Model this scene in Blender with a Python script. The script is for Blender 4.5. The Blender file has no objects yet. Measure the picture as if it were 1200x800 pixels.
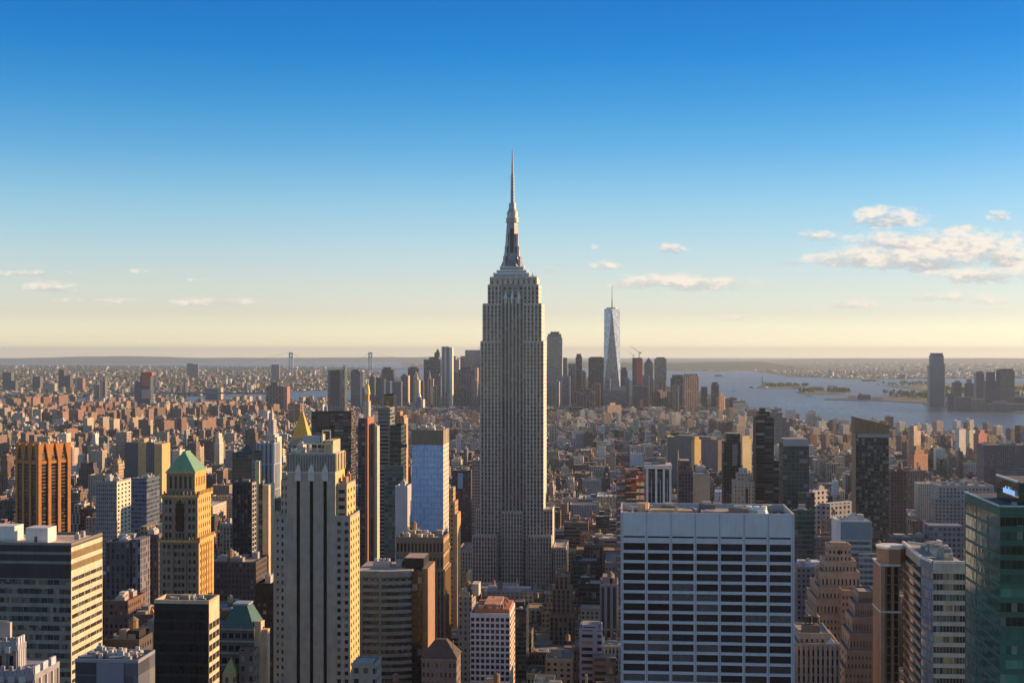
import bpy, math, random
import numpy as np
from mathutils.geometry import tessellate_polygon
from mathutils import Vector
R = math.radians
rnd = random.Random(7)
TH = R(5.06)                      # the avenues run 5 degrees to the right of the view
CT, ST = math.cos(TH), math.sin(TH)
F = 1524.0; CX = 600.0; HY = 414.5; CH = 250.0   # focal length, principal column, eye-line row (1200 px photo), camera height
SUN_AZ, SUN_EL = R(74), R(16)     # to the right of the view, low evening sun

# ------------------------------------------------------------------ camera, world, sun, exposure
sc = bpy.context.scene
COL = sc.collection
cd = bpy.data.cameras.new('camera'); cam = bpy.data.objects.new('camera', cd); COL.objects.link(cam)
cam.location = (0, 0, CH); cam.rotation_euler = (R(90), 0, 0)
cd.sensor_width = 36; cd.lens = 36 * F / 1200; cd.shift_y = (HY - 400) / 1200
cd.clip_start = 1; cd.clip_end = 400000
sc.camera = cam
sc.view_settings.view_transform = 'Standard'; sc.view_settings.look = 'None'
sc.view_settings.exposure = 0.68; sc.view_settings.gamma = 1
sc.render.engine = 'CYCLES'
sc.cycles.max_bounces = 5; sc.cycles.diffuse_bounces = 2; sc.cycles.glossy_bounces = 2
sc.cycles.volume_bounces = 0; sc.cycles.caustics_reflective = False; sc.cycles.caustics_refractive = False
sc.cycles.sample_clamp_indirect = 4
HAZE_COLOR, HAZE_DENSITY = (.68, .82, .95, 1), 2.2e-5
SUN_STRENGTH, SUN_COLOR, SKY_STRENGTH = 5.0, (1, 0.61, 0.31), 0.10
# sky correction by elevation above the horizon (degrees: rgb multiplier of the Nishita sky)
SKY_RAMP = [(0.0, (2.9, 2.65, 2.4)), (0.2, (2.4, 2.25, 2.1)), (0.6, (1.7, 1.66, 1.72)), (1.67, (1.15, 1.1, 1.27)), (3.17, (1.05, 1.02, 1.16)), (4.67, (.92, 1.0, 1.15)), (6.53, (0.69, 0.96, 1.14)), (8.75, (0.36, 0.80, 1.12)), (10.94, (0.155, 0.67, 1.08)), (13.09, (0.05, 0.55, 1.06)), (15.15, (0.028, 0.475, 1.02)), (24, (.78, .84, .88)), (90.0, (.92, .92, .90))]
CLOUDS = [ # px, py, rx, ry in the photo's pixels, as directions; then strength
 (1042,256,40,12,1.3),(1172,253,15,7,.9),(962,276,22,7,.8),(788,291,18,6),(1065,286,62,14,1.6),(1130,290,66,19,1.7),(1175,300,52,17,1.5),(1030,300,60,12,1.4),(985,303,42,8,1.1),
 (1155,322,60,9,1.2),(1090,304,80,13,1.5),(930,307,30,4,.7),(800,331,84,9,1.1),(710,311,18,6,.8),(58,336,32,8,.9),(45,320,66,4,.6),(255,354,56,5,.65),
 (165,318,22,4,.3),(222,328,30,3,.3),(1000,356,34,7,.6),(1110,348,58,6,.6),(1160,352,42,5,.5),(880,372,50,4.5,.4),(942,362,20,4,.4),(645,315,14,7,.5),
 (120,352,75,3.5,.3),(1045,367,34,4.5,.3),(345,331,12,3,.2),(697,289,9,4,.4)]

SIDE_TINT = (.74, .80, .85, 1)
CLOUD_DARK, CLOUD_LIT = (3.0, 2.95, 3.2, 1), (6.5, 5.7, 4.85, 1)
def nlink(nt, a, b): nt.links.new(a, b)
class NT:
    """small helper round a node tree"""
    def __init__(s, nt): s.nt = nt
    def n(s, t, **kw):
        x = s.nt.nodes.new(t)
        for k, v in kw.items(): setattr(x, k, v)
        return x
    def put(s, sock, v):
        if isinstance(v, bpy.types.NodeSocket): s.nt.links.new(v, sock)
        elif v is not None:
            try: sock.default_value = v
            except Exception: sock.default_value = (*v, 1)
    def m(s, op, a, b=None, c=None, clamp=False):
        x = s.n('ShaderNodeMath', operation=op, use_clamp=clamp)
        s.put(x.inputs[0], a); s.put(x.inputs[1], b); s.put(x.inputs[2], c)
        return x.outputs[0]
    def vm(s, op, a, b=None):
        x = s.n('ShaderNodeVectorMath', operation=op)
        s.put(x.inputs[0], a); s.put(x.inputs[1], b)
        return x.outputs[0]
    def mix(s, f, a, b, mode='MIX'):
        x = s.n('ShaderNodeMix', data_type='RGBA', blend_type=mode)
        s.put(x.inputs[0], f); s.put(x.inputs[6], a); s.put(x.inputs[7], b)
        return x.outputs[2]
    def noise(s, vec, scale, detail=2, rough=0.5):
        x = s.n('ShaderNodeTexNoise'); s.put(x.inputs['Vector'], vec)
        x.inputs['Scale'].default_value = scale; x.inputs['Detail'].default_value = detail; x.inputs['Roughness'].default_value = rough
        return x.outputs['Fac']
    def smooth(s, v, a, b):
        x = s.n('ShaderNodeMapRange', interpolation_type='SMOOTHSTEP')
        s.put(x.inputs[0], v); x.inputs[1].default_value = a; x.inputs[2].default_value = b
        return x.outputs[0]

def build_world():
    w = bpy.data.worlds.new('World'); sc.world = w; w.use_nodes = True
    nt = w.node_tree; nt.nodes.clear(); N = NT(nt)
    sky = N.n('ShaderNodeTexSky', sky_type='NISHITA')
    sky.sun_disc = False; sky.sun_elevation = SUN_EL; sky.sun_rotation = SUN_AZ
    sky.altitude = 250; sky.air_density = 1.0; sky.dust_density = 0.6; sky.ozone_density = 1.6
    tc = N.n('ShaderNodeTexCoord'); d = tc.outputs['Generated']
    sx = N.n('ShaderNodeSeparateXYZ'); nlink(nt, d, sx.inputs[0]); x, y, z = sx.outputs
    el = N.m('DIVIDE', N.m('ARCSINE', z), R(90), clamp=True)
    ramp = N.n('ShaderNodeValToRGB'); nlink(nt, el, ramp.inputs[0])
    cr = ramp.color_ramp; cr.interpolation = 'LINEAR'
    while len(cr.elements) > 1: cr.elements.remove(cr.elements[0])
    cr.elements[0].position = SKY_RAMP[0][0] / 90; cr.elements[0].color = (*SKY_RAMP[0][1], 1)
    for p, c in SKY_RAMP[1:]:
        e = cr.elements.new(p / 90); e.color = (*c, 1)
    col = N.mix(1.0, sky.outputs[0], ramp.outputs[0], 'MULTIPLY')
    side_ = N.m('DIVIDE', x, N.m('MAXIMUM', y, 0.05))
    col = N.mix(N.smooth(side_, -0.15, 0.45), col, N.mix(1.0, col, SIDE_TINT, 'MULTIPLY'))
    # clouds: soft ellipses by direction, broken up by noise
    ys = N.m('MAXIMUM', y, 0.05)
    X = N.m('DIVIDE', x, ys); E = N.m('DIVIDE', z, ys)
    cb = N.n('ShaderNodeCombineXYZ'); nlink(nt, X, cb.inputs[0]); nlink(nt, N.m('MULTIPLY', E, 2.2), cb.inputs[1])
    nz = N.noise(cb.outputs[0], 42, 6, 0.62); nz2 = N.noise(cb.outputs[0], 130, 5, 0.65)
    nn = N.m('ADD', N.m('MULTIPLY', N.m('SUBTRACT', nz, 0.5), 4.2), N.m('MULTIPLY', N.m('SUBTRACT', nz2, 0.5), 2.4))
    best = None; hgt = None
    for cl in CLOUDS:
        px, py, rx, ry = cl[:4]; s0 = cl[4] if len(cl) > 4 else 1.0
        cx_, cy_ = (px - CX) / F, (HY - py) / F
        a = N.m('MULTIPLY', N.m('SUBTRACT', X, cx_), F / rx); b = N.m('MULTIPLY', N.m('SUBTRACT', E, cy_), F / ry)
        v = N.m('SUBTRACT', s0, N.m('ADD', N.m('MULTIPLY', a, a), N.m('MULTIPLY', b, b)))
        v2 = N.m('ADD', v, N.m('ADD', N.m('MULTIPLY', a, 0.15), N.m('MULTIPLY', b, 0.75)))
        best = v if best is None else N.m('MAXIMUM', best, v)
        hgt = v2 if hgt is None else N.m('MAXIMUM', hgt, v2)
    dens = N.m('ADD', N.m('MULTIPLY', best, 0.7), nn)
    alpha = N.smooth(dens, -0.35, 1.15)
    alpha = N.m('MULTIPLY', alpha, N.smooth(best, -1.6, -0.1))
    lit = N.smooth(N.m('ADD', N.m('SUBTRACT', hgt, best), N.m('MULTIPLY', nn, 0.9)), -0.75, 0.4)
    ccol = N.mix(lit, CLOUD_DARK, CLOUD_LIT)
    alpha = N.m('MULTIPLY', alpha, 0.88)
    col = N.mix(alpha, col, ccol)
    bg = N.n('ShaderNodeBackground'); nlink(nt, col, bg.inputs[0]); bg.inputs[1].default_value = SKY_STRENGTH
    out = N.n('ShaderNodeOutputWorld'); nlink(nt, bg.outputs[0], out.inputs[0])
    w.cycles.sampling_method = 'MANUAL'; w.cycles.sample_map_resolution = 512
build_world()
ld = bpy.data.lights.new('sun', 'SUN'); sun = bpy.data.objects.new('sun', ld); COL.objects.link(sun)
ld.energy = SUN_STRENGTH; ld.angle = R(0.6); ld.color = SUN_COLOR
sun.rotation_euler = Vector((-math.sin(SUN_AZ) * math.cos(SUN_EL), -math.cos(SUN_AZ) * math.cos(SUN_EL), -math.sin(SUN_EL))).to_track_quat('-Z', 'Y').to_euler()

# ------------------------------------------------------------------ materials (colour and window pattern come from mesh attributes)
MAT = {}
def new_mat(name):
    m = bpy.data.materials.new(name); m.use_nodes = True; m.node_tree.nodes.clear()
    N = NT(m.node_tree); b = N.n('ShaderNodeBsdfPrincipled'); o = N.n('ShaderNodeOutputMaterial')
    m.node_tree.links.new(b.outputs[0], o.inputs[0]); MAT[name] = m
    return N, b
def attr(N, name): return N.n('ShaderNodeAttribute', attribute_name=name)

def mat_plain(name, rough=0.85, metallic=0.0, nscale=0.25, namt=0.35, spec=0.3):
    N, b = new_mat(name); a = attr(N, 'col'); g = N.n('ShaderNodeNewGeometry')
    n1 = N.noise(g.outputs['Position'], nscale, 4, 0.6)
    vs = N.n('ShaderNodeVectorMath', operation='MULTIPLY'); N.put(vs.inputs[0], g.outputs['Position']); vs.inputs[1].default_value = (1, 1, 0.12)
    n2 = N.noise(vs.outputs[0], 0.9, 2)
    f = N.m('ADD', 1 - namt / 2, N.m('MULTIPLY', N.m('ADD', N.m('SUBTRACT', n1, 0.5), N.m('MULTIPLY', N.m('SUBTRACT', n2, 0.5), 0.7)), namt * 2))
    f = N.m('ADD', f, namt / 2)
    N.put(b.inputs['Base Color'], N.vm('MULTIPLY', a.outputs['Color'], f))
    b.inputs['Roughness'].default_value = rough; b.inputs['Metallic'].default_value = metallic
    b.inputs['Specular IOR Level'].default_value = spec
mat_plain('stone'); mat_plain('metal', 0.5, 0.7, 0.1, 0.2); mat_plain('painted', 0.55, 0, 0.15, 0.2, 0.4)

def cells(N):
    uv = N.n('ShaderNodeUVMap', uv_map='UVMap'); s = N.n('ShaderNodeSeparateXYZ'); N.put(s.inputs[0], uv.outputs[0])
    wp = attr(N, 'wp'); sp = N.n('ShaderNodeSeparateColor'); N.put(sp.inputs[0], wp.outputs['Color'])
    cx = N.m('DIVIDE', s.outputs[0], N.m('MULTIPLY', sp.outputs[0], 10)); cz = N.m('DIVIDE', s.outputs[1], N.m('MULTIPLY', sp.outputs[1], 10))
    fx, fz = N.m('FRACT', cx), N.m('FRACT', cz)
    cb = N.n('ShaderNodeCombineXYZ'); N.put(cb.inputs[0], N.m('FLOOR', cx)); N.put(cb.inputs[1], N.m('FLOOR', cz))
    wn = N.n('ShaderNodeTexWhiteNoise', noise_dimensions='2D'); N.put(wn.inputs[0], cb.outputs[0])
    return s, sp.outputs[2], wp.outputs['Alpha'], fx, fz, wn
def jitter(N, b, wn, amt, fac=None):
    g = N.n('ShaderNodeNewGeometry')
    j = N.vm('SUBTRACT', wn.outputs['Color'], (0.5, 0.5, 0.5))
    x = N.n('ShaderNodeVectorMath', operation='SCALE'); N.put(x.inputs[0], j); N.put(x.inputs['Scale'], N.m('MULTIPLY', fac, amt) if fac is not None else amt)
    N.put(b.inputs['Normal'], N.vm('NORMALIZE', N.vm('ADD', g.outputs['Normal'], x.outputs[0])))

def mat_facade():
    N, b = new_mat('facade'); s, wx, wz, fx, fz, wn = cells(N); a = attr(N, 'col')
    inx = N.m('LESS_THAN', N.m('ABSOLUTE', N.m('SUBTRACT', fx, 0.5)), N.m('MULTIPLY', wx, 0.5))
    inz = N.m('LESS_THAN', N.m('ABSOLUTE', N.m('SUBTRACT', fz, 0.5)), N.m('MULTIPLY', wz, 0.5))
    msk = N.m('MULTIPLY', inx, inz)
    r = N.n('ShaderNodeValToRGB'); N.put(r.inputs[0], wn.outputs[0]); r.color_ramp.interpolation = 'CONSTANT'
    e = r.color_ramp.elements; e[0].color = (0.015, 0.018, 0.023, 1); e[1].position = 0.45; e[1].color = (0.035, 0.042, 0.052, 1)
    x = e.new(0.75); x.color = (0.09, 0.1, 0.11, 1)
    x = e.new(0.92); x.color = (0.26, 0.25, 0.22, 1)
    n1 = N.noise(N.vm('MULTIPLY', N.n('ShaderNodeNewGeometry').outputs['Position'], (1, 1, 0.3)), 0.12, 4, 0.65)
    wall = N.vm('MULTIPLY', a.outputs['Color'], N.m('ADD', 0.62, N.m('MULTIPLY', n1, 0.76)))
    # sill line under the openings reads as relief
    N.put(b.inputs['Base Color'], N.mix(msk, wall, r.outputs[0]))
    N.put(b.inputs['Roughness'], N.m('SUBTRACT', 0.88, N.m('MULTIPLY', msk, 0.72)))
    b.inputs['Specular IOR Level'].default_value = 0.4
    jitter(N, b, wn, 0.09, msk)
mat_facade()

def mat_curtain(name, rough, ior, jit):
    N, b = new_mat(name); s, mul, spa, fx, fz, wn = cells(N); a = attr(N, 'col')
    mm = N.m('LESS_THAN', fx, mul); ss = N.m('LESS_THAN', fz, spa)
    t = N.m('ADD', 0.45, N.m('MULTIPLY', wn.outputs[0], 0.9))
    big = N.noise(N.n('ShaderNodeNewGeometry').outputs['Position'], 0.05, 3)
    t = N.m('MULTIPLY', t, N.m('ADD', 0.5, big))
    g = N.vm('MULTIPLY', a.outputs['Color'], t)
    bl = N.m('GREATER_THAN', wn.outputs[0], 0.93)
    g = N.mix(N.m('MULTIPLY', bl, 0.6), g, (0.24, 0.25, 0.24, 1))
    fr = attr(N, 'fcol')
    c = N.mix(ss, g, N.mix(0.5, a.outputs['Color'], fr.outputs['Color'])); c = N.mix(mm, c, fr.outputs['Color'])
    N.put(b.inputs['Base Color'], c)
    sol = N.m('MAXIMUM', mm, ss)
    N.put(b.inputs['Roughness'], N.m('ADD', rough, N.m('MULTIPLY', sol, 0.35)))
    b.inputs['IOR'].default_value = ior
    jitter(N, b, wn, jit)
mat_curtain('curtain', 0.07, 1.55, 0.014)

def mat_window():
    N, b = new_mat('window_glass'); a = attr(N, 'col'); g = N.n('ShaderNodeNewGeometry')
    n1 = N.noise(g.outputs['Position'], 0.6, 2)
    N.put(b.inputs['Base Color'], N.vm('MULTIPLY', a.outputs['Color'], N.m('ADD', 0.5, n1)))
    b.inputs['Roughness'].default_value = 0.1; b.inputs['IOR'].default_value = 1.42
    bu = N.n('ShaderNodeBump'); bu.inputs['Strength'].default_value = 0.15; bu.inputs['Distance'].default_value = 0.3
    N.put(bu.inputs['Height'], N.noise(g.outputs['Position'], 0.35, 1)); N.put(b.inputs['Normal'], bu.outputs[0])
mat_window()

def mat_roof():
    N, b = new_mat('roofing'); a = attr(N, 'col'); g = N.n('ShaderNodeNewGeometry')
    n1 = N.noise(g.outputs['Position'], 0.11, 5, 0.7); v = N.n('ShaderNodeTexVoronoi'); v.inputs['Scale'].default_value = 0.16
    N.put(v.inputs['Vector'], g.outputs['Position'])
    sp = N.n('ShaderNodeSeparateColor'); N.put(sp.inputs[0], v.outputs['Color'])
    f = N.m('ADD', N.m('MULTIPLY', n1, 0.9), N.m('MULTIPLY', sp.outputs[0], 0.35)); f = N.m('ADD', f, 0.35)
    N.put(b.inputs['Base Color'], N.vm('MULTIPLY', a.outputs['Color'], f)); b.inputs['Roughness'].default_value = 0.8
mat_roof()

def mat_leaf():
    N, b = new_mat('leaves'); a = attr(N, 'col')
    N.put(b.inputs['Base Color'], a.outputs['Color']); b.inputs['Roughness'].default_value = 0.7
mat_leaf()

def mat_water():
    N, b = new_mat('water'); g = N.n('ShaderNodeNewGeometry')
    n = N.noise(N.vm('MULTIPLY', g.outputs['Position'], (1, 0.35, 1)), 0.0016, 4, 0.6)
    c = N.mix(N.smooth(n, 0.35, 0.7), (0.075, 0.09, 0.11, 1), (0.12, 0.135, 0.15, 1))
    N.put(b.inputs['Base Color'], c); N.put(b.inputs['Roughness'], N.m('ADD', 0.18, N.m('MULTIPLY', n, 0.25))); b.inputs['IOR'].default_value = 1.33
    bu = N.n('ShaderNodeBump'); bu.inputs['Strength'].default_value = 1.0; bu.inputs['Distance'].default_value = 7
    N.put(bu.inputs['Height'], N.noise(g.outputs['Position'], 0.03, 5, 0.7)); N.put(b.inputs['Normal'], bu.outputs[0])
mat_water()

def mat_land(name, c1, c2, c3, scale):
    N, b = new_mat(name); g = N.n('ShaderNodeNewGeometry')
    n1 = N.noise(g.outputs['Position'], scale, 6, 0.7); n2 = N.noise(g.outputs['Position'], scale * 9, 3, 0.7)
    c = N.mix(N.smooth(n1, 0.4, 0.6), c1, c2); c = N.mix(N.smooth(n2, 0.55, 0.75), c, c3)
    N.put(b.inputs['Base Color'], c); b.inputs['Roughness'].default_value = 0.95
mat_land('asphalt', (0.05, 0.05, 0.052, 1), (0.07, 0.068, 0.066, 1), (0.045, 0.045, 0.045, 1), 0.02)
mat_land('concrete', (0.22, 0.21, 0.2, 1), (0.28, 0.27, 0.25, 1), (0.16, 0.16, 0.16, 1), 0.05)
mat_land('borough_ground', (0.06, 0.07, 0.04, 1), (0.11, 0.1, 0.09, 1), (0.16, 0.14, 0.12, 1), 0.002)
mat_land('wooded_ground', (0.045, 0.065, 0.03, 1), (0.06, 0.075, 0.035, 1), (0.10, 0.1, 0.08, 1), 0.0012)
mat_land('park_ground', (0.09, 0.13, 0.035, 1), (0.16, 0.19, 0.06, 1), (0.2, 0.18, 0.12, 1), 0.006)

# ------------------------------------------------------------------ mesh helpers
WP0 = (0.3, 0.35, 0, 0)
class MB:
    """collects quads in local coordinates, builds ONE mesh object"""
    def __init__(s): s.V = []; s.F = []; s.M = []; s.C = []; s.W = []; s.FC = []; s.UV = []; s.T = None
    def face(s, pts, mat='stone', col=(.4, .4, .4), wp=WP0, uv=None, fcol=(.2, .2, .2)):
        if s.T:
            ox, oy, c, sn = s.T
            pts = [(ox + p[0] * c - p[1] * sn, oy + p[0] * sn + p[1] * c, p[2]) for p in pts]
        n = len(s.V); s.V.extend(pts); s.F.append(tuple(range(n, n + len(pts)))); s.M.append(mat)
        s.C.append((*col, 1)); s.W.append(wp); s.FC.append((*fcol, 1)); s.UV.extend(uv if uv else [(p[0], p[1]) for p in pts])
    def box(s, x0, x1, y0, y1, z0, z1, mat='stone', col=(.4, .4, .4), wp=WP0, top='roofing', tcol=None, skip='', uo=0.0, fcol=(.2, .2, .2), ecol=None):
        for sd, (a, b) in {'N': ((x0, y0), (x1, y0)), 'W': ((x1, y0), (x1, y1)), 'S': ((x1, y1), (x0, y1)), 'E': ((x0, y1), (x0, y0))}.items():
            if sd in skip: continue
            L = math.hypot(b[0] - a[0], b[1] - a[1])
            off = uo + {'N': 0, 'W': 500, 'S': 1000, 'E': 1500}[sd] * wp[0] * 10
            s.face([(a[0], a[1], z0), (b[0], b[1], z0), (b[0], b[1], z1), (a[0], a[1], z1)], mat, col, wp, [(off, z0), (off + L, z0), (off + L, z1), (off, z1)], fcol)
        if 'T' not in skip: s.face([(x0, y0, z1), (x1, y0, z1), (x1, y1, z1), (x0, y1, z1)], top or mat, tcol or col)
        if 'B' in (ecol or ''): s.face([(x0, y1, z0), (x1, y1, z0), (x1, y0, z0), (x0, y0, z0)], mat, col)
    def frustum(s, cx, cy, r0, r1, z0, z1, n=12, mat='stone', col=(.4, .4, .4), cap=True, rot=0.0, ay=1.0, wp=WP0):
        P0 = [(cx + r0 * math.cos(rot + 2 * math.pi * i / n), cy + ay * r0 * math.sin(rot + 2 * math.pi * i / n), z0) for i in range(n)]
        P1 = [(cx + r1 * math.cos(rot + 2 * math.pi * i / n), cy + ay * r1 * math.sin(rot + 2 * math.pi * i / n), z1) for i in range(n)]
        sl = 2 * r0 * math.sin(math.pi / n)
        for i in range(n):
            j = (i + 1) % n
            s.face([P0[i], P0[j], P1[j], P1[i]], mat, col, wp, [(i * sl, z0), ((i + 1) * sl, z0), ((i + 1) * sl, z1), (i * sl, z1)])
        if cap: s.face(P1, mat, col)
    def pyramid(s, x0, x1, y0, y1, z0, z1, mat='stone', col=(.4, .4, .4), k=0.0, kx=None):
        cx, cy = (x0 + x1) / 2, (y0 + y1) / 2; kx = k if kx is None else kx
        a, b, c, d = (x0, y0, z0), (x1, y0, z0), (x1, y1, z0), (x0, y1, z0)
        hx, hy = (x1 - x0) / 2 * kx, (y1 - y0) / 2 * k
        e, f, g, h = (cx - hx, cy - hy, z1), (cx + hx, cy - hy, z1), (cx + hx, cy + hy, z1), (cx - hx, cy + hy, z1)
        for q in ((a, b, f, e), (b, c, g, f), (c, d, h, g), (d, a, e, h), (e, f, g, h)): s.face(list(q), mat, col, WP0, None)
    def bar(s, p, q, r, mat='metal', col=(.3, .3, .3), n=4):
        p, q = Vector(p), Vector(q); d = (q - p).normalized()
        u = d.cross(Vector((0, 0, 1)) if abs(d.z) < 0.9 else Vector((1, 0, 0))).normalized(); v = d.cross(u)
        A = [p + r * (math.cos(2 * math.pi * (i + .5) / n) * u + math.sin(2 * math.pi * (i + .5) / n) * v) for i in range(n)]
        B = [x + (q - p) for x in A]
        for i in range(n):
            j = (i + 1) % n; s.face([tuple(A[i]), tuple(A[j]), tuple(B[j]), tuple(B[i])], mat, col)
    def build(s, name, parent=None, loc=None, rz=0.0):
        me = bpy.data.meshes.new(name); me.from_pydata(s.V, [], s.F)
        used = sorted(set(s.M)); idx = {k: i for i, k in enumerate(used)}
        for k in used: me.materials.append(MAT[k])
        me.polygons.foreach_set('material_index', [idx[k] for k in s.M])
        for nm, dat in (('col', s.C), ('wp', s.W), ('fcol', s.FC)):
            if nm == 'fcol' and 'curtain' not in used: continue
            if nm == 'wp' and not ({'curtain', 'facade'} & set(used)): continue
            at = me.attributes.new(nm, 'FLOAT_COLOR', 'FACE'); at.data.foreach_set('color', np.array(dat, dtype=np.float32).ravel())
        if {'curtain', 'facade'} & set(used):
            uv = me.uv_layers.new(name='UVMap'); uv.data.foreach_set('uv', np.array(s.UV, dtype=np.float32).ravel())
        me.update()
        o = bpy.data.objects.new(name, me); COL.objects.link(o)
        if parent: o.parent = parent
        if loc: o.location = loc; o.rotation_euler[2] = rz
        return o

def props(o, label=None, cat=None, group=None, kind=None):
    for k, v in (('label', label), ('category', cat), ('group', group), ('kind', kind)):
        if v: o[k] = v
    return o

def g2w(u, v): return (u * CT + v * ST, -u * ST + v * CT)
def u_at(px, v): return v * math.tan(math.atan((px - CX) / F) - TH)
def ground(px, py): d = CH * F / (py - HY); return ((px - CX) / F * d, d)
def proj(x, y, z): return (CX + F * x / y, HY + F * (CH - z) / y)

GLASSES = [(.012, .014, .018), (.012, .014, .018), (.02, .024, .03), (.03, .036, .045), (.06, .065, .07), (.16, .16, .15)]
HEROES = []      # occluding volumes of the named buildings: (u0,u1,v0,v1,z0,z1)
PROTECT = []     # (px0, px1, visible bottom row, v)
class Hero:
    def __init__(s, name, label, cat, L, Rr, v, depth=None, back=None, group=None, visbot=800, rz=0.0, seed=None):
        s.v = v; s.u0 = u_at(L, v); s.w = u_at(Rr, v) - s.u0; s.visbot = visbot; s.rz = rz
        s.rnd = random.Random(seed if seed is not None else hash((round(L), round(v))) & 0xffff)
        if back: depth = (s.u0 + s.w) / math.tan(math.atan((back - CX) / F) - TH) - v
        s.d = depth
        e = bpy.data.objects.new(name, None); COL.objects.link(e); x, y = g2w(s.u0, v)
        e.location = (x, y, 0); e.rotation_euler[2] = -TH + rz; e.empty_display_size = 10
        s.e = props(e, label, cat, group); s.parts = []; s.wins = []; s.x0y0 = (x, y)
        PROTECT.append((L - 2, Rr + 2, visbot, v))
    def occ(s, x0, x1, y0, y1, z0, z1): HEROES.append((s.u0 + x0, s.u0 + x1, s.v + y0, s.v + y1, z0, z1))
    def x(s, px, y=0): return u_at(px, s.v + y) - s.u0
    def z(s, py, x=None, y=0):
        x = s.w / 2 if x is None else x
        return CH - (py - HY) / F * (-(s.u0 + x) * ST + (s.v + y) * CT)
    def wpt(s, p):
        a = -TH + s.rz; c, sn = math.cos(a), math.sin(a)
        return (s.x0y0[0] + p[0] * c - p[1] * sn, s.x0y0[1] + p[0] * sn + p[1] * c, p[2])
    def part(s, name, parent=None, label=None):
        m = MB(); s.parts.append((name, m, parent, label)); return m
    def body(s, x0, x1, y0, y1, z0, z1, mb, **kw):
        mb.box(x0, x1, y0, y1, z0, z1, **kw)
        if s.rz == 0: s.occ(x0, x1, y0, y1, z0, z1)
    def grid(s, mb, x0, x1, y0, y1, z0, z1, side, cols, rows, rec=0.35, mat='stone', col=(.4, .4, .4), pane=None, gmat='window_glass', scol=None, gwp=WP0, gf=(.2, .2, .2)):
        O, D = {'N': ((x0, y0), (1, 0)), 'W': ((x1, y0), (0, 1)), 'S': ((x1, y1), (-1, 0)), 'E': ((x0, y1), (0, -1))}[side]
        Lf = (x1 - x0) if side in 'NS' else (y1 - y0); n = (D[1], -D[0])
        P = lambda a, z, d=0.0: (O[0] + D[0] * a - n[0] * d, O[1] + D[1] * a - n[1] * d, z)
        def q(a0, a1, za, zb, c): mb.face([P(a0, za), P(a1, za), P(a1, zb), P(a0, zb)], mat, c, WP0, [(a0, za), (a1, za), (a1, zb), (a0, zb)])
        zz = z0; sc_ = scol or col
        for (ra, rb) in rows:
            if ra - zz > 1e-3: q(0, Lf, zz, ra, sc_)
            zz = rb; aa = 0
            for (ca, cb_) in cols:
                if ca - aa > 1e-3: q(aa, ca, ra, rb, col)
                aa = cb_
                for a, b, c, d in ((P(ca, ra), P(cb_, ra), P(cb_, ra, rec), P(ca, ra, rec)), (P(cb_, ra), P(cb_, rb), P(cb_, rb, rec), P(cb_, ra, rec)),
                                   (P(cb_, rb), P(ca, rb), P(ca, rb, rec), P(cb_, rb, rec)), (P(ca, rb), P(ca, ra), P(ca, ra, rec), P(ca, rb, rec))):
                    mb.face([a, b, c, d], mat, col)
                gc = pane(s.rnd) if pane else s.rnd.choice(GLASSES)
                s.wins.append(([P(ca, ra, rec), P(cb_, ra, rec), P(cb_, rb, rec), P(ca, rb, rec)], gmat, gc, gwp, gf, (ca, ra, cb_, rb)))
            if Lf - aa > 1e-3: q(aa, Lf, ra, rb, col)
        if z1 - zz > 1e-3: q(0, Lf, zz, z1, sc_)
    def finish(s, nmax=100, wname='window'):
        if s.wins:
            sc_ = []
            for i, w in enumerate(s.wins):
                pp = []
                for p in w[0]:
                    X, Y, Z = s.wpt(p); pp.append(proj(X, Y, Z))
                ar = sum(pp[k][0] * pp[(k + 1) % 4][1] - pp[(k + 1) % 4][0] * pp[k][1] for k in range(4)) / 2
                m = (pp[0][0] + pp[2][0]) / 2, (pp[0][1] + pp[2][1]) / 2
                vis = -ar if (0 < m[0] < 1200 and m[1] < min(800, s.visbot)) else 0
                sc_.append((-vis, m[1], i))
            sc_.sort(); keep = [t[2] for t in sc_[:nmax] if t[0] < -0.25]
            ks = set(keep); rest = MB()
            for i, (pts, gm, gc, gw, gf, r) in enumerate(s.wins):
                uv = [(r[0], r[1]), (r[2], r[1]), (r[2], r[3]), (r[0], r[3])]
                if i in ks:
                    m = MB(); m.face(pts, gm, gc, gw, uv, gf); m.build(wname, s.e)
                else: rest.face(pts, gm, gc, gw, uv, gf)
            if rest.F: o = rest.build(wname, s.e); o['kind'] = 'stuff'
        objs = {}
        for (name, m, parent, label) in s.parts:
            if not m.F: continue
            o = m.build(name, objs[id(parent)] if parent else s.e); objs[id(m)] = o
            if label: o['label'] = label
        return s

def even(n, L, frac, m0=0.0, m1=0.0):
    p = (L - m0 - m1) / n
    return [(m0 + p * (i + .5 - frac / 2), m0 + p * (i + .5 + frac / 2)) for i in range(n)]
def floors(z0, z1, fh, frac):
    n = max(1, int((z1 - z0) / fh)); p = (z1 - z0) / n
    return [(z0 + p * (i + .5 - frac / 2), z0 + p * (i + .5 + frac / 2)) for i in range(n)]
def tank(mb, x, y, z, r=2.2, h=4.5, leg=3.0, col=(.25, .16, .1)):
    for a in range(4):
        c, sn = math.cos(a * math.pi / 2 + .78) * r * .8, math.sin(a * math.pi / 2 + .78) * r * .8
        mb.box(x + c - .15, x + c + .15, y + sn - .15, y + sn + .15, z, z + leg, 'metal', (.1, .1, .1), top='metal')
    mb.frustum(x, y, r, r * .96, z + leg, z + leg + h, 10, 'stone', col); mb.frustum(x, y, r * 1.12, 0.1, z + leg + h, z + leg + h + r * .8, 10, 'stone', (.2, .17, .14))
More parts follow.
